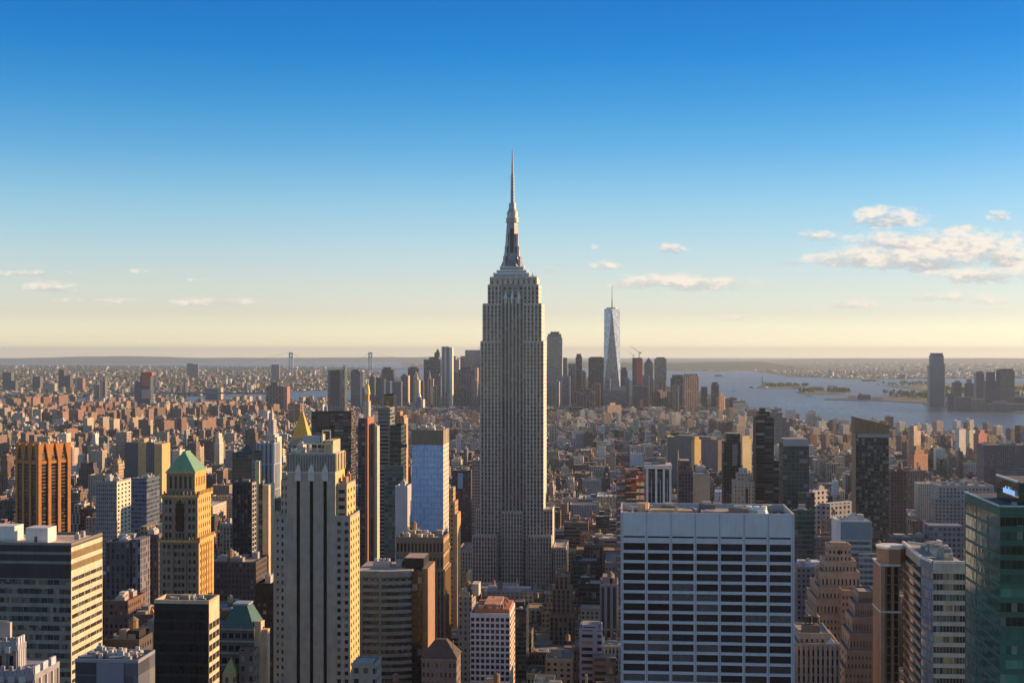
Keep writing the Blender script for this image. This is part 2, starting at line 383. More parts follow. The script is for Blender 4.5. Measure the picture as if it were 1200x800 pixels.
def parapet(mb, x0, x1, y0, y1, z, h=1.1, t=0.5, mat='stone', col=(.4, .4, .4)):
    mb.box(x0, x1, y0, y0 + t, z, z + h, mat, col, top=mat); mb.box(x0, x1, y1 - t, y1, z, z + h, mat, col, top=mat)
    mb.box(x0, x0 + t, y0 + t, y1 - t, z, z + h, mat, col, top=mat); mb.box(x1 - t, x1, y0 + t, y1 - t, z, z + h, mat, col, top=mat)
# ------------------------------------------------------------------ named buildings
LIME = (.57, .51, .435); STEELC = (.42, .43, .44)
def piers(mb, x0, x1, y0, y1, z0, z1, side, n, wid, proud, col, mat='stone', inset=0.0):
    """vertical piers standing proud of a face"""
    L = ((x1 - x0) if side in 'NS' else (y1 - y0)) - 2 * inset
    for i in range(n + 1):
        a = inset + L * i / n; lo, hi = max(0, a - wid / 2), min(L + 2 * inset, a + wid / 2)
        if side == 'N': mb.box(x0 + lo, x0 + hi, y0 - proud, y0, z0, z1, mat, col, top=mat, skip='S')
        elif side == 'W': mb.box(x1, x1 + proud, y0 + lo, y0 + hi, z0, z1, mat, col, top=mat, skip='E')
        elif side == 'E': mb.box(x0 - proud, x0, y1 - hi, y1 - lo, z0, z1, mat, col, top=mat, skip='W')
def block(H, mb, x0, x1, y0, y1, z0, z1, nN=0, nW=0, nE=0, fh=3.7, fx=.5, fz=.5, col=LIME, mat='stone', scol=None, rec=.4, pier=0, pw=.6, roofc=(.3, .28, .26),
          wp=None, m0=0.0, zb=None, zt=None, pane=None, gmat='window_glass', gwp=WP0, gf=(.2, .2, .2), par=1.2, pcol=None, wcol=None, fxw=None):
    wp = wp or (.35, fh / 10, fx, fz)
    sk = ('N' if nN else '') + ('W' if nW else '') + ('E' if nE else '')
    H.body(x0, x1, y0, y1, z0, z1, mb, mat='facade' if mat == 'stone' else mat, col=wcol or col, wp=wp, tcol=roofc, skip=sk)  # wcol puts sunlight into the colour of the side walls
    for side, n in (('N', nN), ('W', nW), ('E', nE)):
        if not n: continue
        fx = fxw if side != 'N' and fxw else fx
        L = (x1 - x0) if side == 'N' else (y1 - y0)
        rows = floors(zb if zb is not None else z0, zt if zt is not None else z1 - 1, fh, fz)
        H.grid(mb, x0, x1, y0, y1, z0, z1, side, even(n, L, fx, m0, m0), rows, rec, 'stone' if mat == 'stone' else mat, (wcol if side != 'N' and wcol else col), pane, gmat, None if side != 'N' and wcol else scol, gwp, gf)
        if pier and not (fxw and side == 'W'): piers(mb, x0, x1, y0, y1, z0, z1, side, n, pw, pier, wcol if side != 'N' and wcol else (pcol or col), inset=m0)
    if par: parapet(mb, x0 + .02, x1 - .02, y0 + .02, y1 - .02, z1, par, .5, 'stone' if mat != 'painted' else mat, pcol or col)

def rooftop(H, x0, x1, y0, y1, z, n=4, tanks=0, col=(.35, .33, .3), rs=None, parent=None, sz=1.0):
    rs = rs or H.rnd; cells_ = []
    for i in range(n):
        w, d, h = rs.uniform(2.5, 8) * sz, rs.uniform(2.5, 7) * sz, rs.uniform(1.5, 4.5) * (.4 + .6 * sz)
        w, d = min(w, (x1 - x0) * .45), min(d, (y1 - y0) * .45)
        for _ in range(12):
            cx, cy = rs.uniform(x0 + w / 2 + 1, max(x0 + w / 2 + 1.1, x1 - w / 2 - 1)), rs.uniform(y0 + d / 2 + 1, max(y0 + d / 2 + 1.1, y1 - d / 2 - 1))
            if all(abs(cx - a) > (w + c) / 2 or abs(cy - b) > (d + e) / 2 for a, b, c, e in cells_): break
        else: continue
        cells_.append((cx, cy, w, d)); k = rs.uniform(.6, 1.4); m = H.part('rooftop_unit' if rs.random() < .6 else 'bulkhead', parent)
        m.box(cx - w / 2, cx + w / 2, cy - d / 2, cy + d / 2, z, z + h, rs.choice(['stone', 'painted']), tuple(c * k for c in col), top='roofing')
        if rs.random() < .5: m.box(cx - w / 4, cx + w / 4, cy - d / 4, cy + d / 4, z + h, z + h + 1, 'painted', (.45, .46, .47), top='painted')
    for i in range(tanks):
        m = H.part('water_tank', parent); tank(m, rs.uniform(x0 + 3, x1 - 3), rs.uniform(y0 + 3, y1 - 3), z + .01 * i, col=(.3, .2, .12))

def esb():
    H = Hero('skyscraper', 'tallest grey limestone skyscraper with setbacks, silver mast and antenna spire', 'skyscraper', 563.3, 637, 1250, 46, visbot=690)
    b = H.part('wall'); w, d = H.w, H.d; X = H.x; Z = H.z
    sp = (.34, .325, .30); kw = dict(fh=3.75, fx=.52, fz=.62, col=LIME, scol=sp, pier=.45, pw=1.15, rec=.35, wp=(.30, .375, .5, .55), roofc=(.3, .28, .26), par=1.0, wcol=(.78, .70, .56), fxw=.3)  # wcol: stone made paler to hold the sunlight on the west side
    za, zb_, zc, zd, ze = Z(400.5), Z(356.5), Z(334), Z(325), Z(600)
    cl, cr_ = X(587.5), X(613)
    # shaft: two wings and the recessed centre, its shade put into darker colours
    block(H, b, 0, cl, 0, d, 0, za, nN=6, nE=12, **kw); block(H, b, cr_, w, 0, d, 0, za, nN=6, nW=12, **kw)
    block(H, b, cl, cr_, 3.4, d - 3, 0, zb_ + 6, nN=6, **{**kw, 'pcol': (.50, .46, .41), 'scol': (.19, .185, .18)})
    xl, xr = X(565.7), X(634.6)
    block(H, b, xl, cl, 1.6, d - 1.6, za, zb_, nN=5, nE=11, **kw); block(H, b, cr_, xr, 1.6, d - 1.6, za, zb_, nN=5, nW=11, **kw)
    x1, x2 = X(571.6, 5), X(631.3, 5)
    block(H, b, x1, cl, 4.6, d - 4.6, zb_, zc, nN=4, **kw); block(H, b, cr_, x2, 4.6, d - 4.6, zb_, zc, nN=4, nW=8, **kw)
    block(H, b, cl, cr_, 5.2, d - 5, zb_ + 6, zc, nN=4, **{**kw, 'pcol': (.33, .3, .27)})
    block(H, b, x1 + 1.8, x2 - 1.8, 6, d - 6, zc, zd, nN=9, nW=7, **{**kw, 'fh': 6, 'fx': .3, 'fz': .4})
    for i, px in enumerate((592.5, 600.3, 608)):      # winged caps over the three bays
        c = H.part('metal_cap'); x = X(px, 4); c.frustum(x, 4.2, 2.0, .3, zb_ + 6, zb_ + 14, 6, 'metal', (.7, .7, .7)); c.box(x - 1.2, x + 1.2, 3.2, 4.8, zb_ + 1, zb_ + 6, 'metal', (.6, .6, .6), top='metal')
    kb = {**kw, 'wp': (.32, .375, .5, .55)}
    l2 = H.part('lower_setback')
    block(H, l2, X(558), -.02, 2, d - 2, 0, Z(597), nN=2, nE=10, **kb); block(H, l2, w + .02, X(647.5), 2, d - 2, 0, Z(597), nN=3, nW=10, **kb)
    block(H, l2, X(555), X(582.5), -9, -.5, 0, Z(627), nN=8, nE=2, **kb); block(H, l2, X(619.5), X(647), -9, -.5, 0, Z(627), nN=8, nW=2, **kb)
    block(H, l2, X(588.2), X(612.5), -2.5, 3.3, 0, ze, nN=7, **kb)
    block(H, l2, X(539.5), X(556), -8, d, 0, Z(645), nN=5, nE=10, **kb); block(H, l2, X(649), X(664), -8, d, 0, Z(640), nN=5, nW=10, **kb)
    # metal crown and mast
    cx, cy = X(600.5, d / 2), d / 2; s = 1.0; m = H.part('observation_deck')
    zz = zd; fr = lambda mb, a, b_, p, q, c=STEELC, mat='metal', n=4, rot=math.pi / 4: mb.frustum(cx, cy, a, b_, p, q, n, mat, c, rot=rot)
    t = [(580.2, 621, 325.5, 319), (583.5, 617.5, 319, 315.5), (587, 614, 315.5, 311)]
    for k, (a, b_, y0, y1) in enumerate(t):
        hw = (b_ - a) / 2 * .843; m.box(cx - hw, cx + hw, cy - hw * .8, cy + hw * .8, Z(y0), Z(y1) - .8, 'metal', (.3, .33, .37), top='metal')
        m.box(cx - hw - .5, cx + hw + .5, cy - hw * .8 - .5, cy + hw * .8 + .5, Z(y1) - .8, Z(y1), 'metal', (.75, .76, .78), top='metal')
    mast = H.part('mooring_mast'); P = .843
    prof = [(14.5, 311), (11.2, 303), (9.2, 290), (7.9, 275), (7.1, 262), (6.7, 258)]
    for (r0, y0), (r1, y1) in zip(prof, prof[1:]): mast.frustum(cx, cy, r0 * P, r1 * P, Z(y0), Z(y1), 8, 'metal', (.27, .27, .28), rot=math.pi / 8)
    for a in range(4):   # winged buttresses at the corners
        an = a * math.pi / 2 + math.pi / 4; c, sn = math.cos(an), math.sin(an)
        for (r0, y0, y1) in ((15.5, 311, 299), (12.5, 299, 287), (10.2, 287, 272)):
            xx, yy = cx + c * r0 * P * .8, cy + sn * r0 * P * .8; mast.box(xx - 1.1, xx + 1.1, yy - 1.1, yy + 1.1, Z(y0), Z(y1), 'metal', (.40, .40, .41), top='metal')
    gl = H.part('mast_window', label='tall dark glazed strip up the mast'); gl.box(cx - 1.6, cx + 1.6, cy - 9.2 * P, cy + 1, Z(306), Z(266), 'window_glass', (.03, .035, .04), top='metal')
    dk = H.part('circular_gallery'); 
    for (r, y0, y1) in ((7.8, 258, 256.6), (7.2, 256.2, 254.8), (7.5, 254.3, 252.6), (6.2, 252.6, 248), (6.6, 248, 246.4)): dk.frustum(cx, cy, r * P, r * P, Z(y0), Z(y1), 20, 'metal', (.33, .33, .33))
    dm = H.part('dome'); dm.frustum(cx, cy, 6.4 * P, 4.4 * P, Z(246.4), Z(242), 20, 'metal', (.36, .36, .36)); dm.frustum(cx, cy, 4.4 * P, 4.0 * P, Z(242), Z(235), 20, 'metal', (.3, .3, .31))
    an = H.part('antenna')
    for (r0, r1, y0, y1) in ((2.1, 1.9, 235, 220), (1.7, 1.5, 220, 201), (1.2, 1.0, 201, 188), (.9, .5, 188, 171)): an.frustum(cx, cy, r0 * P, r1 * P, Z(y0), Z(y1), 8, 'metal', (.2, .2, .22))
    for y in range(204, 234, 4): an.frustum(cx, cy, 2.6 * P, 2.6 * P, Z(y), Z(y) + .7, 8, 'metal', (.35, .35, .37))
    rs = random.Random(3)
    for k in range(14):   # small dishes and rods round the 86th floor roof
        a_ = H.part('rooftop_antenna'); xx = rs.uniform(x1 + 3, x2 - 3); yy = rs.choice([7.5, 9, d - 8]); a_.bar((xx, yy, zd), (xx, yy, zd + rs.uniform(2, 6)), .18, col=(.5, .5, .5))
        if k % 2: a_.frustum(xx, yy, .9, .9, zd + 1.5, zd + 2.2, 8, 'painted', (.8, .8, .8))
    H.finish()

def office_left():
    H = Hero('office_building', 'big striped office slab at left edge, white boxes on its tan roof', 'office building', -70, 83.5, 500, back=120, group='midtown office towers')
    b = H.part('wall'); X, Z = H.x, H.z; w, d = H.w, H.d; zt = Z(636, w)
    H.body(0, w, 0, d, 0, zt, b, mat='stone', col=(.3, .3, .28), tcol=(.42, .34, .26), skip='NWT')
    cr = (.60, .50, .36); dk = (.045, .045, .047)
    b.box(0, w, -.1, d, zt - 14.2, zt - 10, 'stone', dk, skip='TWS'); 
    zs = [(zt - 1.4, zt), (zt - 4.6, zt - 3.4), (zt - 8.6, zt - 7.2), (zt - 10, zt - 9.2)]
    b.face([(0, 0, zt - 1), (w, 0, zt - 1), (w, d, zt - 1), (0, d, zt - 1)], 'roofing', (.62, .50, .38))
    parapet(b, 0, w, 0, d, zt - 1, 1.0, .6, 'stone', (.2, .19, .18))
    H.grid(b, 0, w, 0, d, 0, zt - 10, 'N', even(22, w, .93), floors(0, zt - 10.2, 3.65, .56), .25, 'stone', (.16, .17, .17), gmat='curtain', gwp=(.12, .3, .08, .0), gf=(.1, .1, .1), scol=(.21, .215, .20), pane=lambda r: r.choice([(.02, .03, .035), (.03, .045, .05), (.05, .065, .065), (.12, .13, .11), (.22, .21, .16)]))
    b.face([(0, 0, zt - 10), (w, 0, zt - 10), (w, 0, zt - 1), (0, 0, zt - 1)], 'stone', dk)
    b.box(0, w, -.15, 0, zt - 4.7, zt - 3.6, 'stone', (.2, .2, .19), skip='S'); b.box(0, w, -.15, 0, zt - 8.4, zt - 7.3, 'stone', (.2, .2, .19), skip='S')
    # sunlit side: broad cream bands with window strips
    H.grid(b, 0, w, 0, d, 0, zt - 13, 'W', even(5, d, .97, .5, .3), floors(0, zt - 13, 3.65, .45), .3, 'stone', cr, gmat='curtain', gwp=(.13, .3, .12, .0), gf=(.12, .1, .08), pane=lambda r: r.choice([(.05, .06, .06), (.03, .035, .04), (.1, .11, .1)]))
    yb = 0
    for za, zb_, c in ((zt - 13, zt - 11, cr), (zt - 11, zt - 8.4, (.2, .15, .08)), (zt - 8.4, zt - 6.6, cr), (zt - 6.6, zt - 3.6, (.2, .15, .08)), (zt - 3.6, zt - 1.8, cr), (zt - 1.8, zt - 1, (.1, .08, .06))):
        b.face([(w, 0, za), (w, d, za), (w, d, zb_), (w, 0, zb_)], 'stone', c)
    for (pl, pr, y0, h) in ((-30, 17, 9, 6.2), (30, 56, 6, 6)):
        m = H.part('roof_penthouse'); x0, x1 = X(pl, y0), X(pr, y0); m.box(x0, x1, y0, y0 + 8, zt - 1, zt + h - 1, 'painted', (.62, .6, .58), top='painted')
        m.box((x0 + x1) / 2 - 1, (x0 + x1) / 2 + .3, y0 - .05, y0, zt - .9, zt + 1.6, 'painted', (.08, .08, .08), top='painted')
    rooftop(H, X(60), w - 3, 14, d - 3, zt - 1, 3, col=(.25, .25, .25), sz=.35); H.finish()

def bronze_tower():
    H = Hero('ribbed_tower', 'orange brick tower turned cornerwise, tall triangular notches round its top', 'tower', 44.5, 60, 1250, 30, rz=0, visbot=622)
    X, Z = H.x, H.z; b = H.part('wall'); zt = Z(520.5); s = 37.6; H.e.rotation_euler[2] = -TH + R(60); H.rz = R(60)
    H.w = s; H.d = s; brick = (.43, .19, .06); zn = zt - 17
    HEROES.append((H.u0 - 24, H.u0 + 24, H.v, H.v + 48, 0, zt))
    b.box(.8, s - .8, .8, s - .8, 0, zt - 4, 'facade', (.16, .11, .07), (.6, .36, .96, .55), tcol=(.35, .25, .2), skip='')
    b.face([(-s * 0, 0, zn), (s, 0, zn), (s, s, zn), (0, s, zn)], 'roofing', (.3, .2, .15))
    # local -y faces the dark side, local -x ... the two seen faces are N (here dark) and W (lit)
    for side in 'NWSE':
        fl = lambda a, o, z: {'N': (a, -o, z), 'S': (s - a, s + o, z), 'W': (s + o, a, z), 'E': (-o, s - a, z)}[side]
        n = 4; pw = 3.4; O = .9 if side in 'NW' else .12; I = -.9 if side in 'NW' else -.82
        cs = [pw / 2 + (s - pw) * i / 3 for i in range(4)]
        for c in cs:
            a0, a1 = c - pw / 2 if c > pw else 0, c + pw / 2
            if c > s - pw: a1 = s
            for (p, q, o0, o1) in ((a0, a1, .9, .9),):
                b.face([fl(p, O, 0), fl(q, O, 0), fl(q, O, zn), fl(p, O, zn)], 'stone', brick)
                b.face([fl(p, I, 0), fl(p, O, 0), fl(p, O, zn), fl(p, I, zn)], 'stone', brick); b.face([fl(q, O, 0), fl(q, I, 0), fl(q, I, zn), fl(q, O, zn)], 'stone', brick)
                # flaring heads: piers widen upwards to leave triangular notches
                g = (cs[1] - cs[0] - pw) / 2 * .8; P0, Q0 = (p - g if p > 0 else 0), (q + g if q < s else s)
                b.face([fl(p, O, zn), fl(q, O, zn), fl(Q0, O, zt), fl(P0, O, zt)], 'stone', brick)
                b.face([fl(Q0, O, zt), fl(Q0, -2.2, zt), fl(P0, -2.2, zt), fl(P0, O, zt)][::-1], 'stone', brick)
                b.face([fl(q, O, zn), fl(q, -2.5, zn), fl(Q0, -2.2, zt), fl(Q0, O, zt)], 'stone', brick); b.face([fl(p, -2.5, zn), fl(p, O, zn), fl(P0, O, zt), fl(P0, -2.2, zt)], 'stone', brick)
        b.face([fl(0, -.2, zn - 3), fl(s, -.2, zn - 3), fl(s, -.2, zn), fl(0, -.2, zn)], 'stone', brick)
        b.face([fl(0, -2.6, zn), fl(s, -2.6, zn), fl(s, -2.6, zt - 1), fl(0, -2.6, zt - 1)], 'stone', (.12, .06, .03))
        for i in range(3):
            a0, a1 = cs[i] + pw / 2, cs[i + 1] - pw / 2
            for (za, zb_) in floors(0, zn - 3, 3.4, .6):
                H.wins.append(([fl(a0, -.79, za), fl(a1, -.79, za), fl(a1, -.79, zb_), fl(a0, -.79, zb_)], 'window_glass', rnd.choice(GLASSES[:4]), WP0, (.1, .1, .1), (a0, za, a1, zb_)))
    for i in range(8):
        m = H.part('roof_light'); a = 3 + (s - 6) * (i % 4) / 3
        x, y = ((a, 1.5) if i < 4 else (s - 1.5, a)); m.frustum(x, y, 1.1, .7, zt, zt + 2.2, 6, 'painted', (.7, .66, .6))
    m = H.part('bulkhead'); m.box(10, s - 10, 10, s - 10, zt - 4, zt, 'stone', (.3, .2, .13)); H.finish()

def sunlit_sandstone_tower():
    H = Hero('masonry_tower', 'sandstone tower with arcaded crown under a green copper pyramid roof', 'tower', 187, 233, 620, back=250.5, visbot=705)
    X, Z = H.x, H.z; w, d = H.w, H.d; b = H.part('wall'); c = (.25, .20, .16); wc = (.54, .35, .13)  # c and wc put the front's shade and the side's sunlight into the stone
    z1, z2, z3 = Z(632), Z(580), Z(553); L = X(189), X(231.5)
    cc = w / 2
    def shaft(x0, x1, y0, y1, za, zb_, fh, slot=True):
        H.body(x0, x1, y0, y1, za, zb_, b, mat='stone', col=c, tcol=(.3, .26, .2), skip='NW')
        ww = x1 - x0; k = ww / 18.7
        cols = [(1.6 * k, 2.9 * k), (3.7 * k, 5.0 * k), (7 * k, 8.3 * k), (8.8 * k, 10.0 * k), (10.5 * k, 11.8 * k), (13.8 * k, 15.1 * k), (15.9 * k, 17.2 * k)]
        H.grid(b, x0, x1, y0, y1, za, zb_, 'N', cols, floors(za, zb_ - 1.5, fh, .55), .4, 'stone', c)
        dd = y1 - y0; cols2 = [(dd * t, dd * t + 1.1) for t in (.08, .24, .40, .55, .70, .86)]
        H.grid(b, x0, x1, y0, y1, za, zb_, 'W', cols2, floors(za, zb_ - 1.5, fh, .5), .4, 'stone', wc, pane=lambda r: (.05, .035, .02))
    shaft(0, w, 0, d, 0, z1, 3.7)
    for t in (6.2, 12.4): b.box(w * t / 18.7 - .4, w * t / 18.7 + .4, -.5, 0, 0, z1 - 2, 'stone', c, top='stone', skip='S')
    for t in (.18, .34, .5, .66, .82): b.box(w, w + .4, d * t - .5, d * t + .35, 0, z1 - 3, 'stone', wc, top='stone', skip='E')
    co = H.part('cornice'); co.box(-.8, w + .8, -.8, d + .8, z1 - 1.4, z1, 'stone', wc, top='stone')
    for i in range(13): co.box(-.8 + (w + .8) * i / 12, -.8 + (w + .8) * i / 12 + .7, -.8, -.2, z1, z1 + 1.3, 'stone', c, top='stone')
    for i in range(12): co.box(w + .2, w + .8, d * i / 12, d * i / 12 + .8, z1, z1 + 1.3, 'stone', wc, top='stone')
    x0, x1 = .8, w - 1; shaft(x0, x1, 1.2, d - 1.5, z1, z2, 3.6)
    ar = H.part('arched_window'); ar.box(w / 2 - 1.9, w / 2 + 1.9, .75, 1.15, z1 + 4, z2 - 4, 'window_glass', (.02, .018, .015), top='stone'); ar.frustum(w / 2, .95, 1.9, 1.9, z2 - 4.01, z2 - 4, 12, 'stone', c)
    for k in range(8):
        a = math.pi * k / 7; ar.box(w / 2 + 1.9 * math.cos(a) - .3, w / 2 + 1.9 * math.cos(a) + .3, .6, 1.15, z2 - 4 + 1.9 * math.sin(a), z2 - 3.4 + 1.9 * math.sin(a), 'stone', wc, top='stone')
    co2 = H.part('cornice'); co2.box(0, w - .2, .4, d - .7, z2 - 1.2, z2, 'stone', wc, top='stone')
    for i in range(11): co2.box((w - .9) * i / 10, (w - .9) * i / 10 + .7, .4, 1, z2, z2 + 1.8, 'stone', c, top='stone'); co2.box(w - .9, w - .2, .4 + (d - 1.9) * i / 10, .4 + (d - 1.9) * i / 10 + .8, z2, z2 + 1.8, 'stone', wc, top='stone')
    x0, x1 = 2.4, w - 3; up = H.part('upper_storey'); H.body(x0, x1, 3, d - 3, z2, z3, up, mat='stone', col=c, skip='NW')
    H.grid(up, x0, x1, 3, d - 3, z2, z3, 'N', even(5, x1 - x0, .5, 1, 1), [(z2 + 3, z3 - 2.2)], .6, 'stone', c, pane=lambda r: (.02, .018, .015))
    H.grid(up, x0, x1, 3, d - 3, z2, z3, 'W', even(6, d - 6, .42, 1, 1), [(z2 + 4, z3 - 3)], .6, 'stone', wc, pane=lambda r: (.08, .05, .02))
    up.box(x0 - .4, x1 + .4, 2.6, d - 2.6, z3 - .8, z3, 'stone', wc, top='stone')
    rf = H.part('copper_roof'); rf.pyramid(x0 - .2, x1 + .2, 2.8, d - 2.8, z3, Z(531.5), 'painted', (.17, .33, .20), k=.45, kx=.1)
    rf.box(w / 2 - 1.2, w / 2 + .6, d / 2 - 3.5, d / 2 + 3.5, Z(531.5), Z(530), 'painted', (.2, .4, .27), top='painted'); H.finish()

def dark_block():
    H = Hero('dark_office_block', 'black glass block with cream banded side, below the copper-topped sandstone tower', 'office building', 180.5, 245, 430, back=257, group='midtown office towers')
    X, Z = H.x, H.z; w, d = H.w, H.d; b = H.part('wall'); zt = Z(707)
    H.body(0, w, 0, d, 0, zt, b, mat='stone', col=(.02, .02, .022), skip='NW', tcol=(.12, .1, .09))
    H.grid(b, 0, w, 0, d, 0, zt, 'N', even(11, w, .9), floors(0, zt - 2, 3.7, .72), .15, 'stone', (.022, .022, .025), pane=lambda r: r.choice([(.01, .01, .013), (.014, .015, .018), (.02, .02, .024)]))
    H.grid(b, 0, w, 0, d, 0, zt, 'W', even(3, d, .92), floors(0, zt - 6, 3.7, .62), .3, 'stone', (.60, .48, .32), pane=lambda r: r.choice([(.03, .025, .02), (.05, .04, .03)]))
    parapet(b, 0, w, 0, d, zt, 1.2, .6, 'stone', (.5, .4, .28)); rooftop(H, 2, w - 2, 2, d - 2, zt - .2, 9, col=(.3, .26, .22), sz=.42); H.finish()

def copper_pair():
    H = Hero('copper_roofed_building', 'stone building with truncated green copper roof, between black block and pale slab', 'building', 259, 298, 470, back=310)
    X, Z = H.x, H.z; w, d = H.w, H.d; b = H.part('wall'); c = (.16, .13, .12); lt = (.5, .38, .26); z1 = Z(734)
    block(H, b, 0, w, 0, d, 0, z1, nN=5, nW=5, fh=4.6, fx=.78, fz=.42, col=c, wcol=lt, par=0, scol=(.12, .10, .10), pane=lambda r: r.choice([(.015, .015, .018), (.03, .03, .035)]))
    for k in range(4): b.box(-.2, w + .05, -.35, 0, z1 - 4.4 * k - 1.2, z1 - 4.4 * k - .6, 'stone', (.3, .27, .25), top='stone', skip='S')
    rf = H.part('copper_roof'); rf.pyramid(.4, w - .4, .4, d - .4, z1, Z(711), 'painted', (.045, .12, .105), k=.5, kx=.42)
    k = w / 2; rf.box(k - 3, k + 3, d / 2 - 3, d / 2 + 3, Z(711), Z(709), 'metal', (.5, .5, .5), top='metal')
    ch = H.part('chimney'); ch.box(w - .3, w + 2.2, 1, 3.5, 0, Z(728), 'stone', lt, top='stone'); ch.box(w + 2.2, w + 4.5, 2, 5, 0, Z(738), 'stone', lt, top='stone')
    tr = H.part('turret'); x0, x1 = X(262, -6), X(276, -6); tr.box(x0, x1, -7, -.5, 0, Z(789, 0, -7), 'facade', (.5, .36, .2), (.3, .37, .4, .5)); tr.pyramid(x0 - .2, x1 + .2, -7.2, -.4, Z(789, 0, -7), Z(769, 0, -4), 'painted', (.42, .38, .16))
    st = H.part('lower_wing'); st.box(X(280, -5), X(298, -5), -5, -.02, 0, Z(760, 0, -5), 'facade', c, (.3, .37, .4, .5)); H.finish(70)

def near_crown():
    H = Hero('stone_tower_top', 'grey carved stone tower top with scalloped parapets, lower left corner', 'building', -20, 20, 300, back=29)
    X, Z = H.x, H.z; w, d = H.w, H.d; b = H.part('wall'); c = (.20, .19, .20)
    def tier(x0, x1, y0, y1, zt, z0=0):
        H.body(x0, x1, y0, y1, z0, zt - 3.2, b, mat='stone', col=c, skip='N')
        n = max(2, int((x1 - x0) / 2.4)); H.grid(b, x0, x1, y0, y1, z0, zt - 3.2, 'N', even(n, x1 - x0, .36), floors(z0, zt - 4, 4.0, .8), .5, 'stone', c, pane=lambda r: r.choice([(.015, .015, .015), (.04, .04, .03)]))
        piers(b, x0, x1, y0, y1, z0, zt - 3.2, 'N', n, .7, .35, c); piers(b, x0, x1, y0, y1, z0, zt - 3.2, 'W', 4, .7, .35, (.4, .4, .42))
        p = H.part('scalloped_parapet')
        p.box(x0 - .3, x1 + .3, y0 - .3, y1 + .3, zt - 3.2, zt - 1.8, 'stone', (.27, .27, .30), top='stone')
        k = 0; xx = x0
        while xx < x1: p.box(xx, min(xx + .9, x1), y0 - .3, y0 + .3, zt - 1.8, zt - (0 if k % 2 else 1.1), 'stone', (.27, .27, .30), top='stone'); xx += 1.0; k += 1
        for i in range(3): p.box(x1 - .3, x1 + .3, y0 + (y1 - y0) * i / 3, y0 + (y1 - y0) * (i / 3 + .2), zt - 1.8, zt, 'stone', (.5, .5, .55), top='stone')
        r = 0
        for i in range(int((x1 - x0) / 2.6)): p.frustum(x0 + 1.4 + i * 2.6, y0 - .25, .9, .9, zt - 3.6, zt - 2.1, 12, 'stone', (.4, .39, .42))
    tier(0, w, 0, d, Z(746)); tier(-2, X(42, -4), -5, d + 4, Z(779, 0, -5))
    m = H.part('roof_penthouse'); m.box(-2, X(13, 3), 2.5, d - .5, Z(750), Z(728, 0, 3), 'stone', (.42, .36, .32)); m.box(0, X(10, 3), 3, d - 1, Z(728, 0, 3), Z(728, 0, 3) + .5, 'stone', (.5, .45, .4)); H.finish(90)

def bluegrey_block():
    H = Hero('low_office_block', 'low blue-grey block with cluttered roof, in front of black glass block', 'building', 88, 162, 380, 14)
    X, Z = H.x, H.z; w, d = H.w, H.d; b = H.part('wall'); zt = Z(776)
    H.body(0, w, 0, d, 0, zt, b, mat='curtain', col=(.10, .11, .14), wp=(.9, .9, .03, .03), fcol=(.07, .07, .09), tcol=(.2, .2, .22)); parapet(b, 0, w, 0, d, zt, 1, .4, 'painted', (.25, .27, .32))
    b.box(w * .35, w * .78, -.5, 0, 0, zt, 'painted', (.17, .19, .25), top='painted', skip='S')
    rooftop(H, 1, w - 1, 1, d - 1, zt, 26, col=(.38, .36, .35), sz=.36)
    for k in range(4): m = H.part('pipe'); m.bar((k * w / 4, 2 + k % 2 * 4, zt + 1.2), (k * w / 4 + 4, 3 + k % 2 * 4, zt + 1.4), .3, col=(.6, .6, .6), n=6)
    H.finish()

